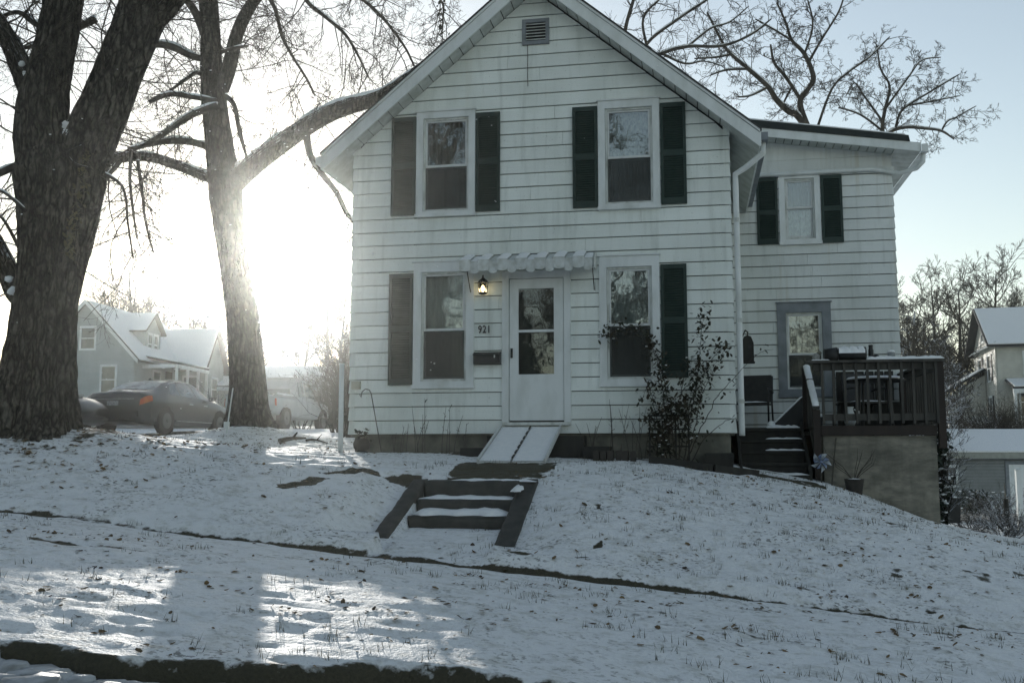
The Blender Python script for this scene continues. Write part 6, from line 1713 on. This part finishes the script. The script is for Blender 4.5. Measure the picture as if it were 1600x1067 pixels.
MB().box(c.x - 0.06, c.x + 0.06, c.y - 0.06, c.y + 0.06, c.z - 0.5, c.z + 0.98).build('shaft', M['trim'], t)
MB().lathe((c.x, c.y, c.z + 0.981), [(0.085, 0), (0.085, 0.02), (0.05, 0.05), (0.01, 0.06)], 10).build('cap', M['trim'], t)
c = at(1574, 822, 23.0)
t = thing('garden_torch', 'thin dark garden torch standing among the shrubs by the garage', 'torch', tuple(c))
MB().tube([c, c + Vector((0, 0, 0.62))], 0.055, 8).build('base', M['wood_dark'], t)
MB().tube([c + Vector((0, 0, 0.62)), c + Vector((-0.02, 0, 0.98))], [0.012, 0.007], 6).build('spike', M['iron'], t)

# overhead wire
w0, w1 = at(110, 408, 30), at(300, 482, 46)
mb = MB(); pts = []
for i in range(17):
    f = i / 16
    p = w0.lerp(w1, f); p.z -= 0.5 * math.sin(math.pi * f); pts.append(p)
ext = at(-260, 300, 18)
pts = [ext.lerp(w0, k / 4) for k in range(4)] + pts
tag(mb.tube(pts, 0.022, 5).build('power_line', M['black']), 'single dark overhead wire running down to the grey green cottage', 'wire')

# ------------------------------------------------------------------ trees
class Tree:
    def __init__(self, seed):
        self.rg = random.Random(seed)
        self.lv = {0: MB(), 1: MB()}
    def grow(self, mb, p, d, L, r, lvl, maxl, droop=0.0, spread=0.7, nch=4, wig=0.22, rmin=0.0025, ratio=0.62):
        rg = self.rg
        n = 5 if lvl < maxl else 4
        pts, rad = [p.copy()], [r]
        d = d.normalized(); q = p.copy()
        for i in range(n):
            d = (d + Vector((rg.gauss(0, wig), rg.gauss(0, wig), rg.gauss(0, wig) - droop * (0.5 + lvl * 0.25)))).normalized()
            q = q + d * (L / n)
            pts.append(q.copy()); rad.append(max(r * (1 - 0.62 * (i + 1) / n), rmin))
        mb.tube(pts, rad, 5 if r > 0.02 else 3, cap=False)
        if lvl >= maxl: return
        for k in range(nch + (1 if rg.random() < 0.5 else 0)):
            f = 0.18 + 0.82 * (k + rg.random()) / (nch + 1)
            i = min(int(f * n), n - 1)
            base = pts[i].lerp(pts[i + 1], f * n - i)
            ax = (pts[i + 1] - pts[i]).normalized()
            o = ax.orthogonal().normalized()
            o = Matrix.Rotation(rg.uniform(0, 2 * math.pi), 3, ax) @ o
            nd = (ax * (1 - spread * 0.45) + o * spread * rg.uniform(0.6, 1.2)).normalized()
            self.grow(mb, base, nd, L * ratio * rg.uniform(0.6, 1.15) * (1.1 - 0.4 * f), max(rad[i] * 0.55, rmin), lvl + 1, maxl, droop, spread, nch, wig, rmin, ratio)

def bark_trunk(pts, rad, sides=72, step=0.05, flare=0.0, ridge=0.03, seed=0, freq=11):
    """trunk with furrowed bark as real relief; pts and rad are smoothed along the way"""
    P = np.array([tuple(p) for p in pts]); R = np.array(rad, float)
    seg = np.r_[0, np.cumsum(np.linalg.norm(np.diff(P, axis=0), axis=1))]
    n = max(int(seg[-1] / step), 8)
    s = np.linspace(0, seg[-1], n)
    C = np.stack([np.interp(s, seg, P[:, k]) for k in range(3)], -1)
    r = np.interp(s, seg, R)
    k = max(3, int(0.5 / step)) | 1
    ker = np.hanning(k + 2)[1:-1]; ker /= ker.sum()
    def sm(a):
        b = np.concatenate([a[0] + (a[0] - a[1:k // 2 + 1][::-1]), a, a[-1] + (a[-1] - a[-k // 2:-1][::-1])]) if len(a) > k else a
        return np.convolve(b, ker, 'same')[k // 2:k // 2 + len(a)] if len(a) > k else a
    C = np.stack([sm(C[:, j]) for j in range(3)], -1); r = sm(r)
    T = np.gradient(C, axis=0); T /= np.linalg.norm(T, axis=1, keepdims=True)
    ref = np.array([1.0, 0.13, 0.0]); A = ref - T * (T @ ref)[:, None]; A /= np.linalg.norm(A, axis=1, keepdims=True)
    B = np.cross(T, A)
    th = np.linspace(0, 2 * np.pi, sides, endpoint=False)
    TH, S = np.meshgrid(th, s)
    cx, sy = np.cos(TH), np.sin(TH)
    u = TH / (2 * np.pi) * freq
    def pn(uu, vv, per): 
        return 0.5 * (vnoise(np.mod(uu, per), vv) + vnoise(np.mod(uu, per) + 0, vv))
    warp = 0.8 * (vnoise(cx * 1.5 + 5 + seed, S * 0.9 + sy * 1.5) - 0.5)
    a = np.abs(np.sin((u + warp * 1.6) * np.pi + 2.2 * (vnoise(cx * 2 + 9, S * 1.6 + sy * 2 + seed) - 0.5)))
    b = np.abs(np.sin((u * 2.3 + warp * 2.1) * np.pi + 3.0 * (vnoise(cx * 3 + 1, S * 3.1 + sy * 3 + seed) - 0.5)))
    crack = vnoise(cx * 4 + 31, S * 5.5 + sy * 4 + seed) - 0.5
    disp = ridge * ((a ** 0.6 - 0.6) + 0.55 * (b ** 0.7 - 0.6) + 0.5 * crack)
    lump = 0.07 * r[:, None] * (vnoise(cx * 1.2 + 3 + seed, S * 0.8 + sy * 1.2) - 0.5) * 2
    RR = r[:, None] + disp + lump
    if flare:
        h = S
        RR = RR * (1 + flare * np.exp(-h / 0.30) * (0.75 + 0.55 * np.cos(5 * TH + 0.7 + seed) * 0.6 + 0.25 * np.cos(3 * TH + 2)))
    V = C[:, None, :] + RR[..., None] * (cx[..., None] * A[:, None, :] + sy[..., None] * B[:, None, :])
    m = MB()
    m.v = [tuple(x) for x in V.reshape(-1, 3)]
    idx = np.arange(n * sides).reshape(n, sides)
    q = np.stack([idx[:-1], np.roll(idx[:-1], -1, 1), np.roll(idx[1:], -1, 1), idx[1:]], -1).reshape(-1, 4)
    m.f = [tuple(x) for x in q.tolist()] + [tuple(idx[-1].tolist())]
    m.mi = [0] * len(m.f)
    return m

def snow_along(mb, pts, rad, seed, lo=0.25):
    """caps of snow lying on the upper side of limbs that are flat enough to hold it"""
    rg = random.Random(seed)
    run = []
    def flush():
        if len(run) > 3:
            w = [x[1] for x in run]; w[0] *= 0.3; w[-1] *= 0.3; w[1] *= 0.75; w[-2] *= 0.75
            mb.tube([x[0] for x in run], w, 7)
        run.clear()
    for i in range(len(pts) - 1):
        a, b = Vector(pts[i]), Vector(pts[i + 1])
        d = b - a
        if d.length < 1e-6: continue
        if abs(d.z) / d.length > 0.86: flush(); continue
        n = max(1, int(d.length / 0.10))
        for k in range(n):
            f = k / n
            r = rad[i] * (1 - f) + rad[i + 1] * f
            if rg.random() < 0.05: flush()
            w = r * rg.uniform(0.66, 0.84)
            run.append((a.lerp(b, f) + Vector((rg.gauss(0, r * 0.05), rg.gauss(0, r * 0.05), r * 0.66 + 0.008)), w))
    flush()

def limbed_tree(name, label, base, trunk, limbs, D, seed, twigs, droop, bark='bark', sides=72, flare=0.5, freq=11, group=None, ridge=0.03, snow=True, maxl=2, leafs=0):
    """trunk: list of (px, py, half width in px); limbs: lists of (px, py, thickness in px, depth offset)"""
    t = thing(name, label, 'tree', tuple(base), group)
    k = D / F_PX
    pts = [at(x, y, D) for x, y, w in trunk]; rad = [w * k for x, y, w in trunk]
    tr = None
    if pts:
        m = bark_trunk(pts, rad, sides, 0.045, flare, ridge, seed, freq)
        tr = m.build('trunk', M[bark], t, True)
    T = Tree(seed + 100)
    tw = MB(); sn = MB()
    for li, lb in enumerate(limbs):
        P = [at(q[0], q[1], D + (q[3] if len(q) > 3 else 0)) for q in lb]
        R = [q[2] * k / 2 * (0.78 if D > 20 else 1) for q in lb]
        # smooth the way
        Q, RQ = [], []
        for i in range(len(P) - 1):
            p0, p1, p2, p3 = P[max(i - 1, 0)], P[i], P[i + 1], P[min(i + 2, len(P) - 1)]
            for s in range(5):
                f = s / 5
                Q.append(0.5 * ((2 * p1) + (p2 - p0) * f + (2 * p0 - 5 * p1 + 4 * p2 - p3) * f * f + (3 * p1 - p0 - 3 * p2 + p3) * f ** 3))
                RQ.append(R[i] * (1 - f) + R[i + 1] * f)
        Q.append(P[-1]); RQ.append(R[-1])
        big = max(RQ) > 0.10
        if big: bark_trunk(Q, RQ, 110, 0.045, 0, ridge * 0.75, seed + li, 20).build('limb', M['bark_snowy'], t, True)
        else: MB().tube(Q, RQ, 8).build('limb', M['bark_limb'], t, True)
        if snow and max(RQ) > 0.02: snow_along(sn, Q, RQ, seed + li)
        L = sum((Q[i + 1] - Q[i]).length for i in range(len(Q) - 1))
        nt_ = int(twigs * L)
        for j in range(nt_):
            f = 0.12 + 0.88 * (j + T.rg.random()) / max(nt_, 1)
            i = min(int(f * (len(Q) - 1)), len(Q) - 2)
            ax = (Q[i + 1] - Q[i]).normalized()
            o = Matrix.Rotation(T.rg.uniform(0, 6.283), 3, ax) @ ax.orthogonal().normalized()
            d = (ax * 0.55 + o * 0.9 - Vector((0, 0, droop * 0.6))).normalized()
            T.grow(tw, Q[i], d, T.rg.uniform(0.5, 1.4) * (0.8 + 4 * RQ[i]) * (0.72 if D > 20 else 1.0), min(0.014, RQ[i] * 0.45 + 0.004), 0, maxl, droop * 0.25, 0.75, 3, 0.2, 0.0032 * D / 18)
    tw.build('twigs', M['twig'], t, kind='stuff')
    if snow and sn.v: sn.build('snow', M['snow'], t, True, kind='stuff')
    return t

# big maple at the left edge
b0 = at(45, 690, 12.5)
lt = limbed_tree('maple_tree', 'huge dark furrowed maple trunk forking upwards at the left edge', (b0.x, b0.y, b0.z - 0.1),
    [(40, 705, 62), (46, 680, 60), (52, 640, 56), (56, 600, 54), (64, 540, 49), (70, 480, 47), (80, 420, 48), (88, 360, 52), (93, 310, 60), (94, 270, 64), (90, 245, 56)],
    [[(85, 300, 96), (66, 215, 84), (70, 140, 72), (88, 70, 60), (98, 0, 58), (104, -90, 50), (100, -200, 40)],
     [(104, 300, 84), (132, 235, 78), (160, 175, 74), (188, 105, 72), (212, 45, 74), (228, -5, 66), (244, -80, 56), (275, -170, 42)],
     [(205, 55, 40), (245, 25, 36), (275, -10, 32), (320, -70, 26)],
     [(70, 200, 40), (38, 120, 30), (18, 70, 26), (-15, 20, 24), (-60, -40, 20)],
     [(60, 500, 30), (24, 452, 28), (2, 400, 27), (-30, 350, 26), (-80, 290, 22), (-150, 200, 16), (-190, 90, 10)],
     [(55, 250, 16), (20, 262, 13), (-30, 285, 10)],
     [(110, 55, 14, 1), (60, 40, 11, 1), (30, 20, 9, 1), (0, 28, 6, 1), (-30, 45, 4, 1)],
     [(150, 30, 14, 1.5), (120, 45, 12, 1.5), (60, 70, 8, 1.5), (36, 76, 6, 1.5)],
     [(128, 228, 4, -0.42), (106, 240, 4, -0.46), (118, 256, 3, -0.5), (140, 262, 2, -0.5)],
     [(140, 262, 6, 0.1), (190, 290, 5, 0.1), (200, 350, 4, 0.1), (208, 405, 2.5, 0.1)],
     [(40, 330, 7, -0.4), (5, 300, 5, -0.4), (-40, 290, 4, -0.4)],
     [(36, 400, 7, 0.3), (10, 350, 5, 0.3), (-8, 330, 4, 0.3)]], 12.5, 3, 5.0, 0.22, maxl=3, sides=200, flare=0.62, freq=28, ridge=0.055)
# snow caught in the forks and on the leaning stem
mb = MB()
rg = random.Random(2)
for i in range(0):
    f = rg.random()
    x = 112 + (205 - 112) * f + rg.gauss(0, 4); y = 240 - 235 * f + rg.gauss(0, 6)
    x -= 14 + 8 * f
    p = at(x, y, 12.5 - 0.26 + rg.uniform(-0.05, 0.05))
    mb.blob(p, rg.uniform(0.02, 0.055), 0.03, rg.uniform(0.03, 0.12), i, 7, 5, 0.3)
for x, y, s in ((108, 205, 0.09), (113, 228, 0.07), (104, 192, 0.07), (42, 112, 0.06), (34, 96, 0.05), (20, 450, 0.08), (14, 432, 0.06)):
    mb.blob(at(x, y + 4, 12.3), s * 0.8, s * 0.8, s * 0.7, int(x), 9, 6, 0.25)
mb.build('snow', M['snow'], lt, True, kind='stuff')
mb = MB()
rg = random.Random(12)
for i in range(190):                                   # withered leaves clinging to the bark
    f = rg.random()
    x, y = (136 - 30 * f + rg.gauss(0, 6), 235 + 170 * f + rg.gauss(0, 10))
    leaf(mb, at(x, y, 12.5 - 0.40 + rg.gauss(0, 0.04)), rg.uniform(0.014, 0.032), rg.uniform(0, 6), rg.uniform(-1.4, 1.4))
mb.build('withered_leaves', M['leaf_gold'], lt, kind='stuff')

# second tree, right of it and farther back
b0 = at(392, 668, 18.0)
mt = limbed_tree('maple_tree', 'tall slimmer trunk with snowy side limbs in front of the low sun', (b0.x, b0.y, b0.z - 0.1),
    [(394, 690, 36), (392, 668, 34), (390, 640, 30), (389, 600, 27), (384, 550, 25), (379, 500, 23.5), (371, 450, 22), (363, 400, 22), (357, 350, 23), (352, 300, 25), (347, 262, 22), (340, 200, 19.5), (334, 150, 18), (330, 100, 15.5), (329, 50, 14), (326, 10, 14), (320, -40, 13), (316, -120, 11), (318, -220, 8)],
    [[(350, 300, 40), (385, 268, 32), (430, 232, 29), (470, 203, 27), (505, 182, 26), (545, 166, 24), (592, 152, 20), (640, 120, 15), (690, 80, 11)],
     [(478, 205, 14), (484, 240, 11), (500, 268, 10), (525, 300, 9), (540, 330, 8), (556, 352, 6), (575, 380, 4)],
     [(350, 285, 20), (320, 275, 16), (275, 258, 15), (235, 246, 14), (195, 245, 15), (160, 252, 13), (110, 240, 10)],
     [(345, 240, 14), (315, 226, 12), (280, 220, 12), (240, 224, 10), (205, 235, 9), (180, 262, 8), (160, 285, 6)],
     [(340, 165, 12, -0.6), (300, 180, 11, -0.6), (262, 205, 9, -0.6), (225, 228, 8, -0.6), (200, 232, 5, -0.6)],
     [(338, 158, 9, -0.5), (300, 152, 8, -0.5), (265, 148, 8, -0.5), (233, 160, 7, -0.5)],
     [(330, 95, 11, 0.4), (300, 88, 12, 0.4), (270, 74, 13, 0.4), (240, 70, 12, 0.4), (180, 78, 9, 0.4)],
     [(332, 150, 9, 0.6), (312, 115, 7, 0.6), (290, 125, 6, 0.6), (262, 145, 4, 0.6)],
     [(345, 140, 24), (358, 105, 22), (368, 60, 20), (385, 20, 18), (410, -15, 15), (450, -60, 12)],
     [(345, 82, 7, -0.5), (365, 76, 6, -0.5), (388, 72, 4, -0.5)],
     [(322, 60, 16), (305, 20, 13), (285, -10, 11), (262, -60, 8)],
     [(352, 150, 9, -0.4), (366, 165, 8, -0.4), (374, 205, 7, -0.4), (386, 248, 4, -0.4)],
     [(400, -30, 9, 0.5), (428, 10, 7, 0.5), (440, 55, 6, 0.5), (455, 85, 5, 0.5), (480, 125, 4, 0.5), (492, 150, 3, 0.5)],
     [(450, -60, 10, 0.2), (478, 0, 7, 0.2), (510, 28, 6, 0.2), (540, 55, 5, 0.2), (560, 88, 4, 0.2), (575, 120, 3, 0.2)],
     [(470, -70, 10, 0.8), (540, -20, 7, 0.8), (590, 20, 5, 0.8), (630, 70, 4, 0.8), (650, 110, 3, 0.8)],
     [(215, 250, 6, -0.8), (222, 300, 5, -0.8), (228, 350, 4, -0.8), (240, 395, 3, -0.8)],
     [(205, 235, 6, -1), (203, 280, 5, -1), (208, 330, 4, -1), (214, 372, 3, -1)],
     [(560, -60, 9, 1.5), (640, -30, 6, 1.5), (688, 0, 4, 1.5), (692, 30, 3, 1.5), (690, 54, 3, 1.5)]], 18.0, 7, 6.5, 0.26, maxl=3, sides=130, flare=0.55, freq=22, ridge=0.028)
mb = MB(); rg = random.Random(6)
for i in range(60):
    leaf(mb, at(691 + rg.gauss(0, 3.5), rg.uniform(-5, 55), 19.5), rg.uniform(0.02, 0.04), rg.uniform(0, 6), rg.uniform(-1.5, 1.5))
mb.build('withered_leaves', M['leaf_ivy'], mt, kind='stuff')

# two bare trees rising behind the wing
b0 = at(1266, 600, 26.0)
limbed_tree('bare_tree', 'crooked bare tree rising behind the roof between gable and wing', (b0.x, b0.y, -1.2),
    [(1268, 720, 14), (1266, 500, 13), (1265, 300, 12), (1264, 200, 9)],
    [[(1264, 205, 15), (1245, 180, 14), (1232, 174, 13), (1214, 157, 12), (1199, 135, 10), (1169, 108, 9), (1142, 85, 7), (1129, 67, 6), (1105, 20, 4)],
     [(1264, 205, 14), (1250, 162, 12), (1262, 140, 11), (1271, 121, 11), (1257, 85, 9), (1237, 63, 7), (1228, 36, 5), (1214, 5, 4)],
     [(1252, 158, 8), (1228, 121, 7), (1210, 99, 6), (1204, 70, 4)], [(1238, 135, 5), (1225, 160, 4), (1222, 172, 3)],
     [(1277, 200, 6, 1), (1300, 139, 5, 1), (1327, 112, 5, 1), (1358, 90, 4, 1), (1390, 58, 3, 1)],
     [(1262, 100, 6), (1285, 60, 5), (1310, 20, 4), (1320, -10, 3)], [(1240, 66, 5), (1215, 50, 4), (1180, 30, 3)],
     [(1169, 108, 6), (1135, 110, 4), (1110, 118, 3)], [(1199, 137, 6), (1172, 150, 4), (1150, 152, 3)],
     [(1257, 85, 5), (1270, 40, 4), (1262, 0, 3)], [(1142, 85, 5), (1120, 90, 4), (1085, 92, 3)]], 26.0, 17, 5.0, -0.12, bark='bark_limb', sides=16, flare=0, ridge=0.01, maxl=3)
limbed_tree('bare_tree', 'bare tree with long drooping right limb behind the wing roof', (at(1385, 600, 29).x, at(1385, 600, 29).y, -1.5),
    [(1394, 720, 11), (1390, 600, 10), (1378, 470, 9.5), (1386, 340, 8.5), (1382, 270, 8), (1380, 215, 7)],
    [[(1380, 220, 9), (1379, 195, 8), (1383, 171, 7), (1390, 135, 5), (1376, 108, 4), (1370, 70, 3)],
     [(1381, 215, 8), (1395, 204, 8), (1417, 199, 7), (1445, 201, 6), (1471, 205, 5), (1491, 218, 3)],
     [(1399, 203, 6), (1405, 180, 5), (1417, 166, 5), (1453, 144, 4), (1498, 117, 3)],
     [(1471, 205, 4), (1480, 190, 4), (1493, 184, 3), (1525, 166, 2)], [(1379, 190, 5), (1350, 150, 4), (1335, 130, 3), (1322, 150, 2)],
     [(1383, 171, 5), (1420, 120, 4), (1440, 95, 3), (1470, 90, 2)], [(1379, 205, 5), (1345, 180, 4), (1310, 168, 3)], [(1420, 165, 4), (1450, 160, 3), (1500, 150, 2)]], 29.0, 23, 5.0, -0.05, bark='bark_limb', sides=14, flare=0, ridge=0.01, maxl=3)
limbed_tree('bare_tree', 'bare limbs with snow showing over the right slope of the gable roof', (at(962, 600, 24).x, at(962, 600, 24).y, -0.8),
    [(960, 720, 12), (962, 400, 11), (965, 240, 10), (970, 160, 9)],
    [[(970, 165, 12), (1000, 105, 10), (1034, 84, 8), (1075, 73, 7), (1129, 72, 6), (1174, 54, 5), (1205, 30, 3)], [(985, 130, 9), (1010, 70, 7), (1060, 30, 6), (1105, 0, 5), (1150, -30, 4)],
     [(1034, 84, 6), (1070, 100, 4), (1100, 96, 3), (1130, 104, 2)], [(970, 165, 10), (975, 60, 8), (990, 0, 7), (1010, -60, 5)], [(1010, 70, 6), (1005, 30, 5), (1030, 0, 4), (1060, -20, 3)], [(1075, 73, 5), (1110, 45, 4), (1140, 35, 3), (1170, 10, 2)]], 24.0, 29, 5.0, 0.1, bark='bark_limb', sides=14, flare=0, ridge=0.01)

# background wood: three kinds of bare tree and one twiggy shrub, copied
def wood_proto(seed, H, spread, nch, maxl, mat, r0, droop=-0.10, low=0.25):
    T = Tree(seed); rg = T.rg
    t = thing('bare_tree', 'x', 'tree', (0, 0, 0))
    tm, tw = MB(), MB()
    n = 8; pts = []; p = Vector((0, 0, -0.3)); d = Vector((0, 0, 1))
    for i in range(n + 1):
        pts.append(p.copy()); d = (d + Vector((rg.gauss(0, 0.07), rg.gauss(0, 0.07), 0.1))).normalized(); p = p + d * (H * 0.8 / n)
    rad = [r0 * (1 - 0.8 * i / n) for i in range(n + 1)]
    tm.tube(pts, rad, 8)
    tm.build('trunk', M['bark_far'], t, True)
    for i in range(int(14 * spread) + 6):
        f = low + (1 - low) * rg.random()
        k = min(int(f * n), n - 1); b = pts[k].lerp(pts[k + 1], f * n - k)
        a = rg.uniform(0, 6.283)
        d = Vector((math.cos(a) * spread, math.sin(a) * spread, 0.75))
        T.grow(tw, b, d, H * 0.36 * rg.uniform(0.7, 1.2) * (1.15 - 0.6 * f), rad[k] * 0.5, 0, maxl, droop, 0.75, nch, 0.16, 0.013)
    tw.build('crown', M[mat], t, kind='stuff')
    return t
protos = [wood_proto(51, 12, 0.8, 4, 3, 'twig', 0.20), wood_proto(52, 14, 0.6, 4, 3, 'twig', 0.22), wood_proto(53, 9, 0.9, 4, 3, 'twig_snow', 0.16, low=0.12)]
rg = random.Random(71)
lab = ['bare tree of the distant wood beyond the parked cars', 'bare snowy tree of the wood right of the wing', 'bare tree across the street from the house', 'tall pale bare tree in the glare left of the house']
grp = ['bare trees beyond the cars', 'bare trees right of the wing', 'bare trees across the street', 'tall bare trees in the glare']
first = [True, True, True]
def place(k, p, s, g):
    o = protos[k] if first[k] else copy_tree(protos[k])
    first[k] = False
    o.location = p; o.scale = (s, s, s * rg.uniform(0.9, 1.1)); o.rotation_euler.z = rg.uniform(0, 6.28)
    o['label'] = lab[g]; o['group'] = grp[g]
spots = []
for px in range(120, 560, 22):
    spots.append((px + rg.uniform(-10, 10), rg.uniform(58, 95), rg.choice((0, 1, 2)), rg.uniform(0.65, 1.0), 0))
for px in (518, 530, 545, 556): spots.append((px, rg.uniform(44, 52), rg.choice((0, 2)), rg.uniform(0.5, 0.75), 0))
for px in (1400, 1418, 1436, 1452, 1470, 1490, 1512, 1535, 1560, 1585, 1605, 1440, 1480, 1420, 1460): spots.append((px + rg.uniform(-8, 8), rg.uniform(62, 84), rg.choice((2, 2, 0)), rg.uniform(0.85, 1.1), 1))
for px, D, k, s in (): spots.append((px, D, k, s, 3))
for px, D, k, s in ((1410, 52, 1, 0.85), (1450, 46, 2, 0.8), (1480, 50, 2, 0.75), (1432, 40, 2, 0.7)): spots.append((px, D, k, s, 1))
for px, D, k, s, g in spots:
    p = at(px, 640, D)
    place(k, (p.x, p.y, gz(p.x, p.y)), s, g)
_back = [(rg.uniform(-45, 50), rg.uniform(-55, -26), rg.choice((0, 1, 2)), rg.uniform(0.9, 1.3)) for _ in range(9)]
for x, y, k, s in _back + list(((-5.2, -25.5, 1, 1.7), (2.9, -26, 0, 1.7), (-6, -24, 0, 0.9), (1, -27, 1, 0.9), (8, -23.5, 0, 0.8), (14, -26, 1, 1.0), (-14, -27, 1, 1.0), (21, -25, 0, 0.9), (4.5, -33, 2, 1.2))):
    place(k, (x, y, gz(x, y)), s, 2)

# unseen evergreens added across the street to darken reflections in the lower panes
def evergreen(H, seed):
    rg2 = random.Random(seed)
    t = thing('added_spruce', 'x', 'tree', (0, 0, 0), 'added evergreens across the street')
    MB().tube([(0, 0, -0.3), (0, 0, H * 0.95)], [0.16, 0.02], 8).build('trunk', M['bark_far'], t, True)
    m = MB()
    for i in range(2600):
        f = rg2.random() ** 0.7; z = H * (0.06 + 0.93 * (1 - f)); a = rg2.uniform(0, 6.283)
        r = H * 0.24 * f * rg2.uniform(0.35, 1.05) + 0.03; l = 0.32 + 0.25 * f; w = 0.07 + 0.05 * f
        ca, sa = math.cos(a), math.sin(a)
        x, y = ca * r, sa * r
        m.add([(x - sa * w, y + ca * w, z), (x + sa * w, y - ca * w, z), (x + ca * l, y + sa * l, z - 0.22 * rg2.uniform(0.3, 1.4)), (x * 0.8, y * 0.8, z + 0.05)], [(0, 1, 2), (0, 3, 1)])
    m.build('crown', M['leaf_ivy'], t, kind='stuff')
    return t
ev = evergreen(7.5, 4)
for i, (x, y, s) in enumerate(((-2.0, -26.5, 1.0), (-6.5, -27.5, 1.15), (2.6, -27, 0.9), (-11, -26, 0.95))):
    o = ev if i == 0 else copy_tree(ev)
    o.location = (x, y, gz(x, y)); o.scale = (s, s, s); o.rotation_euler.z = i * 1.3
    o['label'] = 'unseen dark spruce added across the street to darken the pane reflections'
# shrubs: brush by the pickup, ivy on the porch corner, snowy shrubs by the garage
def shrub(label, c, h, w, n, seed, mat='twig_snow', group=None, leaves=0, lmat='leaf_ivy', name='shrub'):
    T = Tree(seed); rg = T.rg
    t = thing(name, label, 'shrub', tuple(c), group)
    m = MB()
    for i in range(n):
        a = rg.uniform(0, 6.283); r = w * 0.35 * rg.random()
        T.grow(m, Vector((c[0] + math.cos(a) * r, c[1] + math.sin(a) * r, c[2] - 0.05)), Vector((math.cos(a) * 0.5 * w / h, math.sin(a) * 0.5 * w / h, 1)), h * rg.uniform(0.5, 1.0), 0.006 + 0.006 * h, 0, 2, 0.0, 0.6, 4, 0.15, 0.003)
    m.build('branches', M[mat], t, kind='stuff')
    if leaves:
        l = MB(); s = MB()
        for i in range(leaves):
            q = Vector((c[0] + rg.gauss(0, w * 0.28), c[1] + rg.gauss(0, w * 0.28), c[2] + h * rg.uniform(0.05, 1.0)))
            leaf(l, q, rg.uniform(0.03, 0.06), rg.uniform(0, 6), rg.uniform(-1.5, 1.5))
            if rg.random() < 0.10: s.blob(q + Vector((0, 0, 0.02)), 0.045, 0.045, 0.02, i, 6, 4, 0.3)
        l.build('leaves', M[lmat], t, kind='stuff'); s.build('snow', M['snow'], t, True, kind='stuff')
    return t
for i, (px, py, D, h, w) in enumerate(((532, 668, 27, 2.4, 0.9), (542, 670, 24, 2.0, 0.8), (526, 664, 40, 2.8, 1.2), (552, 672, 22, 1.8, 0.9), (470, 655, 44, 2.6, 2.4), (345, 640, 46, 2.2, 2.0))):
    p = at(px, py, D); shrub(('brown brush thicket second from the pickup, before the house corner', 'third brown brush thicket from the pickup, beside the white pole', 'brown brush thicket growing right beside the pickup hood', 'smallest brown brush thicket against the house corner', 'brown brush standing behind the pickup cab', 'brown brush between the cottage and the middle trunk')[i], (p.x, p.y, gz(p.x, p.y)), h, w, 22, 200 + i, 'twig_snow' if i > 3 else 'twig', 'brush by the pickup' if i < 4 else 'brush behind the pickup')
p = at(1474, 745, 16.2)
shrub('dark ivy climbing the right corner of the porch wall', (p.x - 0.06, p.y, -1.15), 1.55, 0.30, 8, 300, leaves=420, name='ivy')
p = at(1522, 797, 34); shrub('round dark shrub with snow on top before the garage wall', (p.x, p.y, p.z - 0.1), 0.75, 1.2, 24, 310, leaves=700)
for i, (px, py, D, h, w, lb) in enumerate(((1545, 822, 24, 0.7, 1.2, 'bare twiggy shrub before the garage, left of the torch'), (1590, 832, 22, 0.65, 1.3, 'snow laden shrub at the right edge below the white post'), (1565, 836, 20.5, 0.45, 1.2, 'low snowy shrub nearest the lawn edge on the right'), (1562, 800, 32, 1.0, 1.6, 'taller bare shrub against the garage door'), (1520, 826, 24, 0.5, 0.9, 'small bare shrub beside the snow topped bin'))):
    p = at(px, py, D); shrub(lb, tuple(p), h, w, 30, 320 + i, 'twig_snow')
for i, (px, D) in enumerate(((1540, 50), (1560, 49), (1585, 50), (1600, 48))):
    p = at(px, 676, D); shrub(('leftmost dark hedge shrub above the garage roof, under the cream house', 'second dark hedge shrub from the left above the garage roof', 'third dark hedge shrub from the left above the garage roof', 'rightmost dark hedge shrub above the garage roof')[i], (p.x, p.y, p.z - 0.6), 2.6, 2.6, 30, 340 + i, 'twig', 'hedge below the cream house')

# a few snowflakes drifting in the light
rg = random.Random(99)
mb = MB()
for i in range(150):
    D = rg.uniform(6, 13.5); px = min(max(rg.gauss(420, 240), -50), 1100); py = rg.uniform(60, 640)
    p = at(px, py, D); r = rg.uniform(0.003, 0.007)
    mb.blob(p, r * rg.uniform(1, 2.2), r, r * 0.7, i, 6, 4, 0.25)
tag(mb.build('snowflakes', M['snow'], kind='stuff'), 'loose snowflakes drifting through the air before the house', 'snowflakes')

# ------------------------------------------------------------------ haze: one closed box of thin, forward scattering air, added to imitate lens glare
hz = MB().box(-400, 400, -400, 400, -12, 34)
hm = bpy.data.materials.new('haze')
hm.use_nodes = True
nt = hm.node_tree
nt.nodes.clear()
ho = nt.nodes.new('ShaderNodeOutputMaterial')
hv = nt.nodes.new('ShaderNodeVolumePrincipled')
hv.inputs['Color'].default_value = (0.96, 0.98, 0.95, 1)
hv.inputs['Density'].default_value = HAZE_DENSITY
hv.inputs['Anisotropy'].default_value = HAZE_G
nt.links.new(hv.outputs[0], ho.inputs['Volume'])
tag(hz.build('haze', hm, kind='stuff'), 'thin haze added to imitate lens glare round the low sun', 'haze')
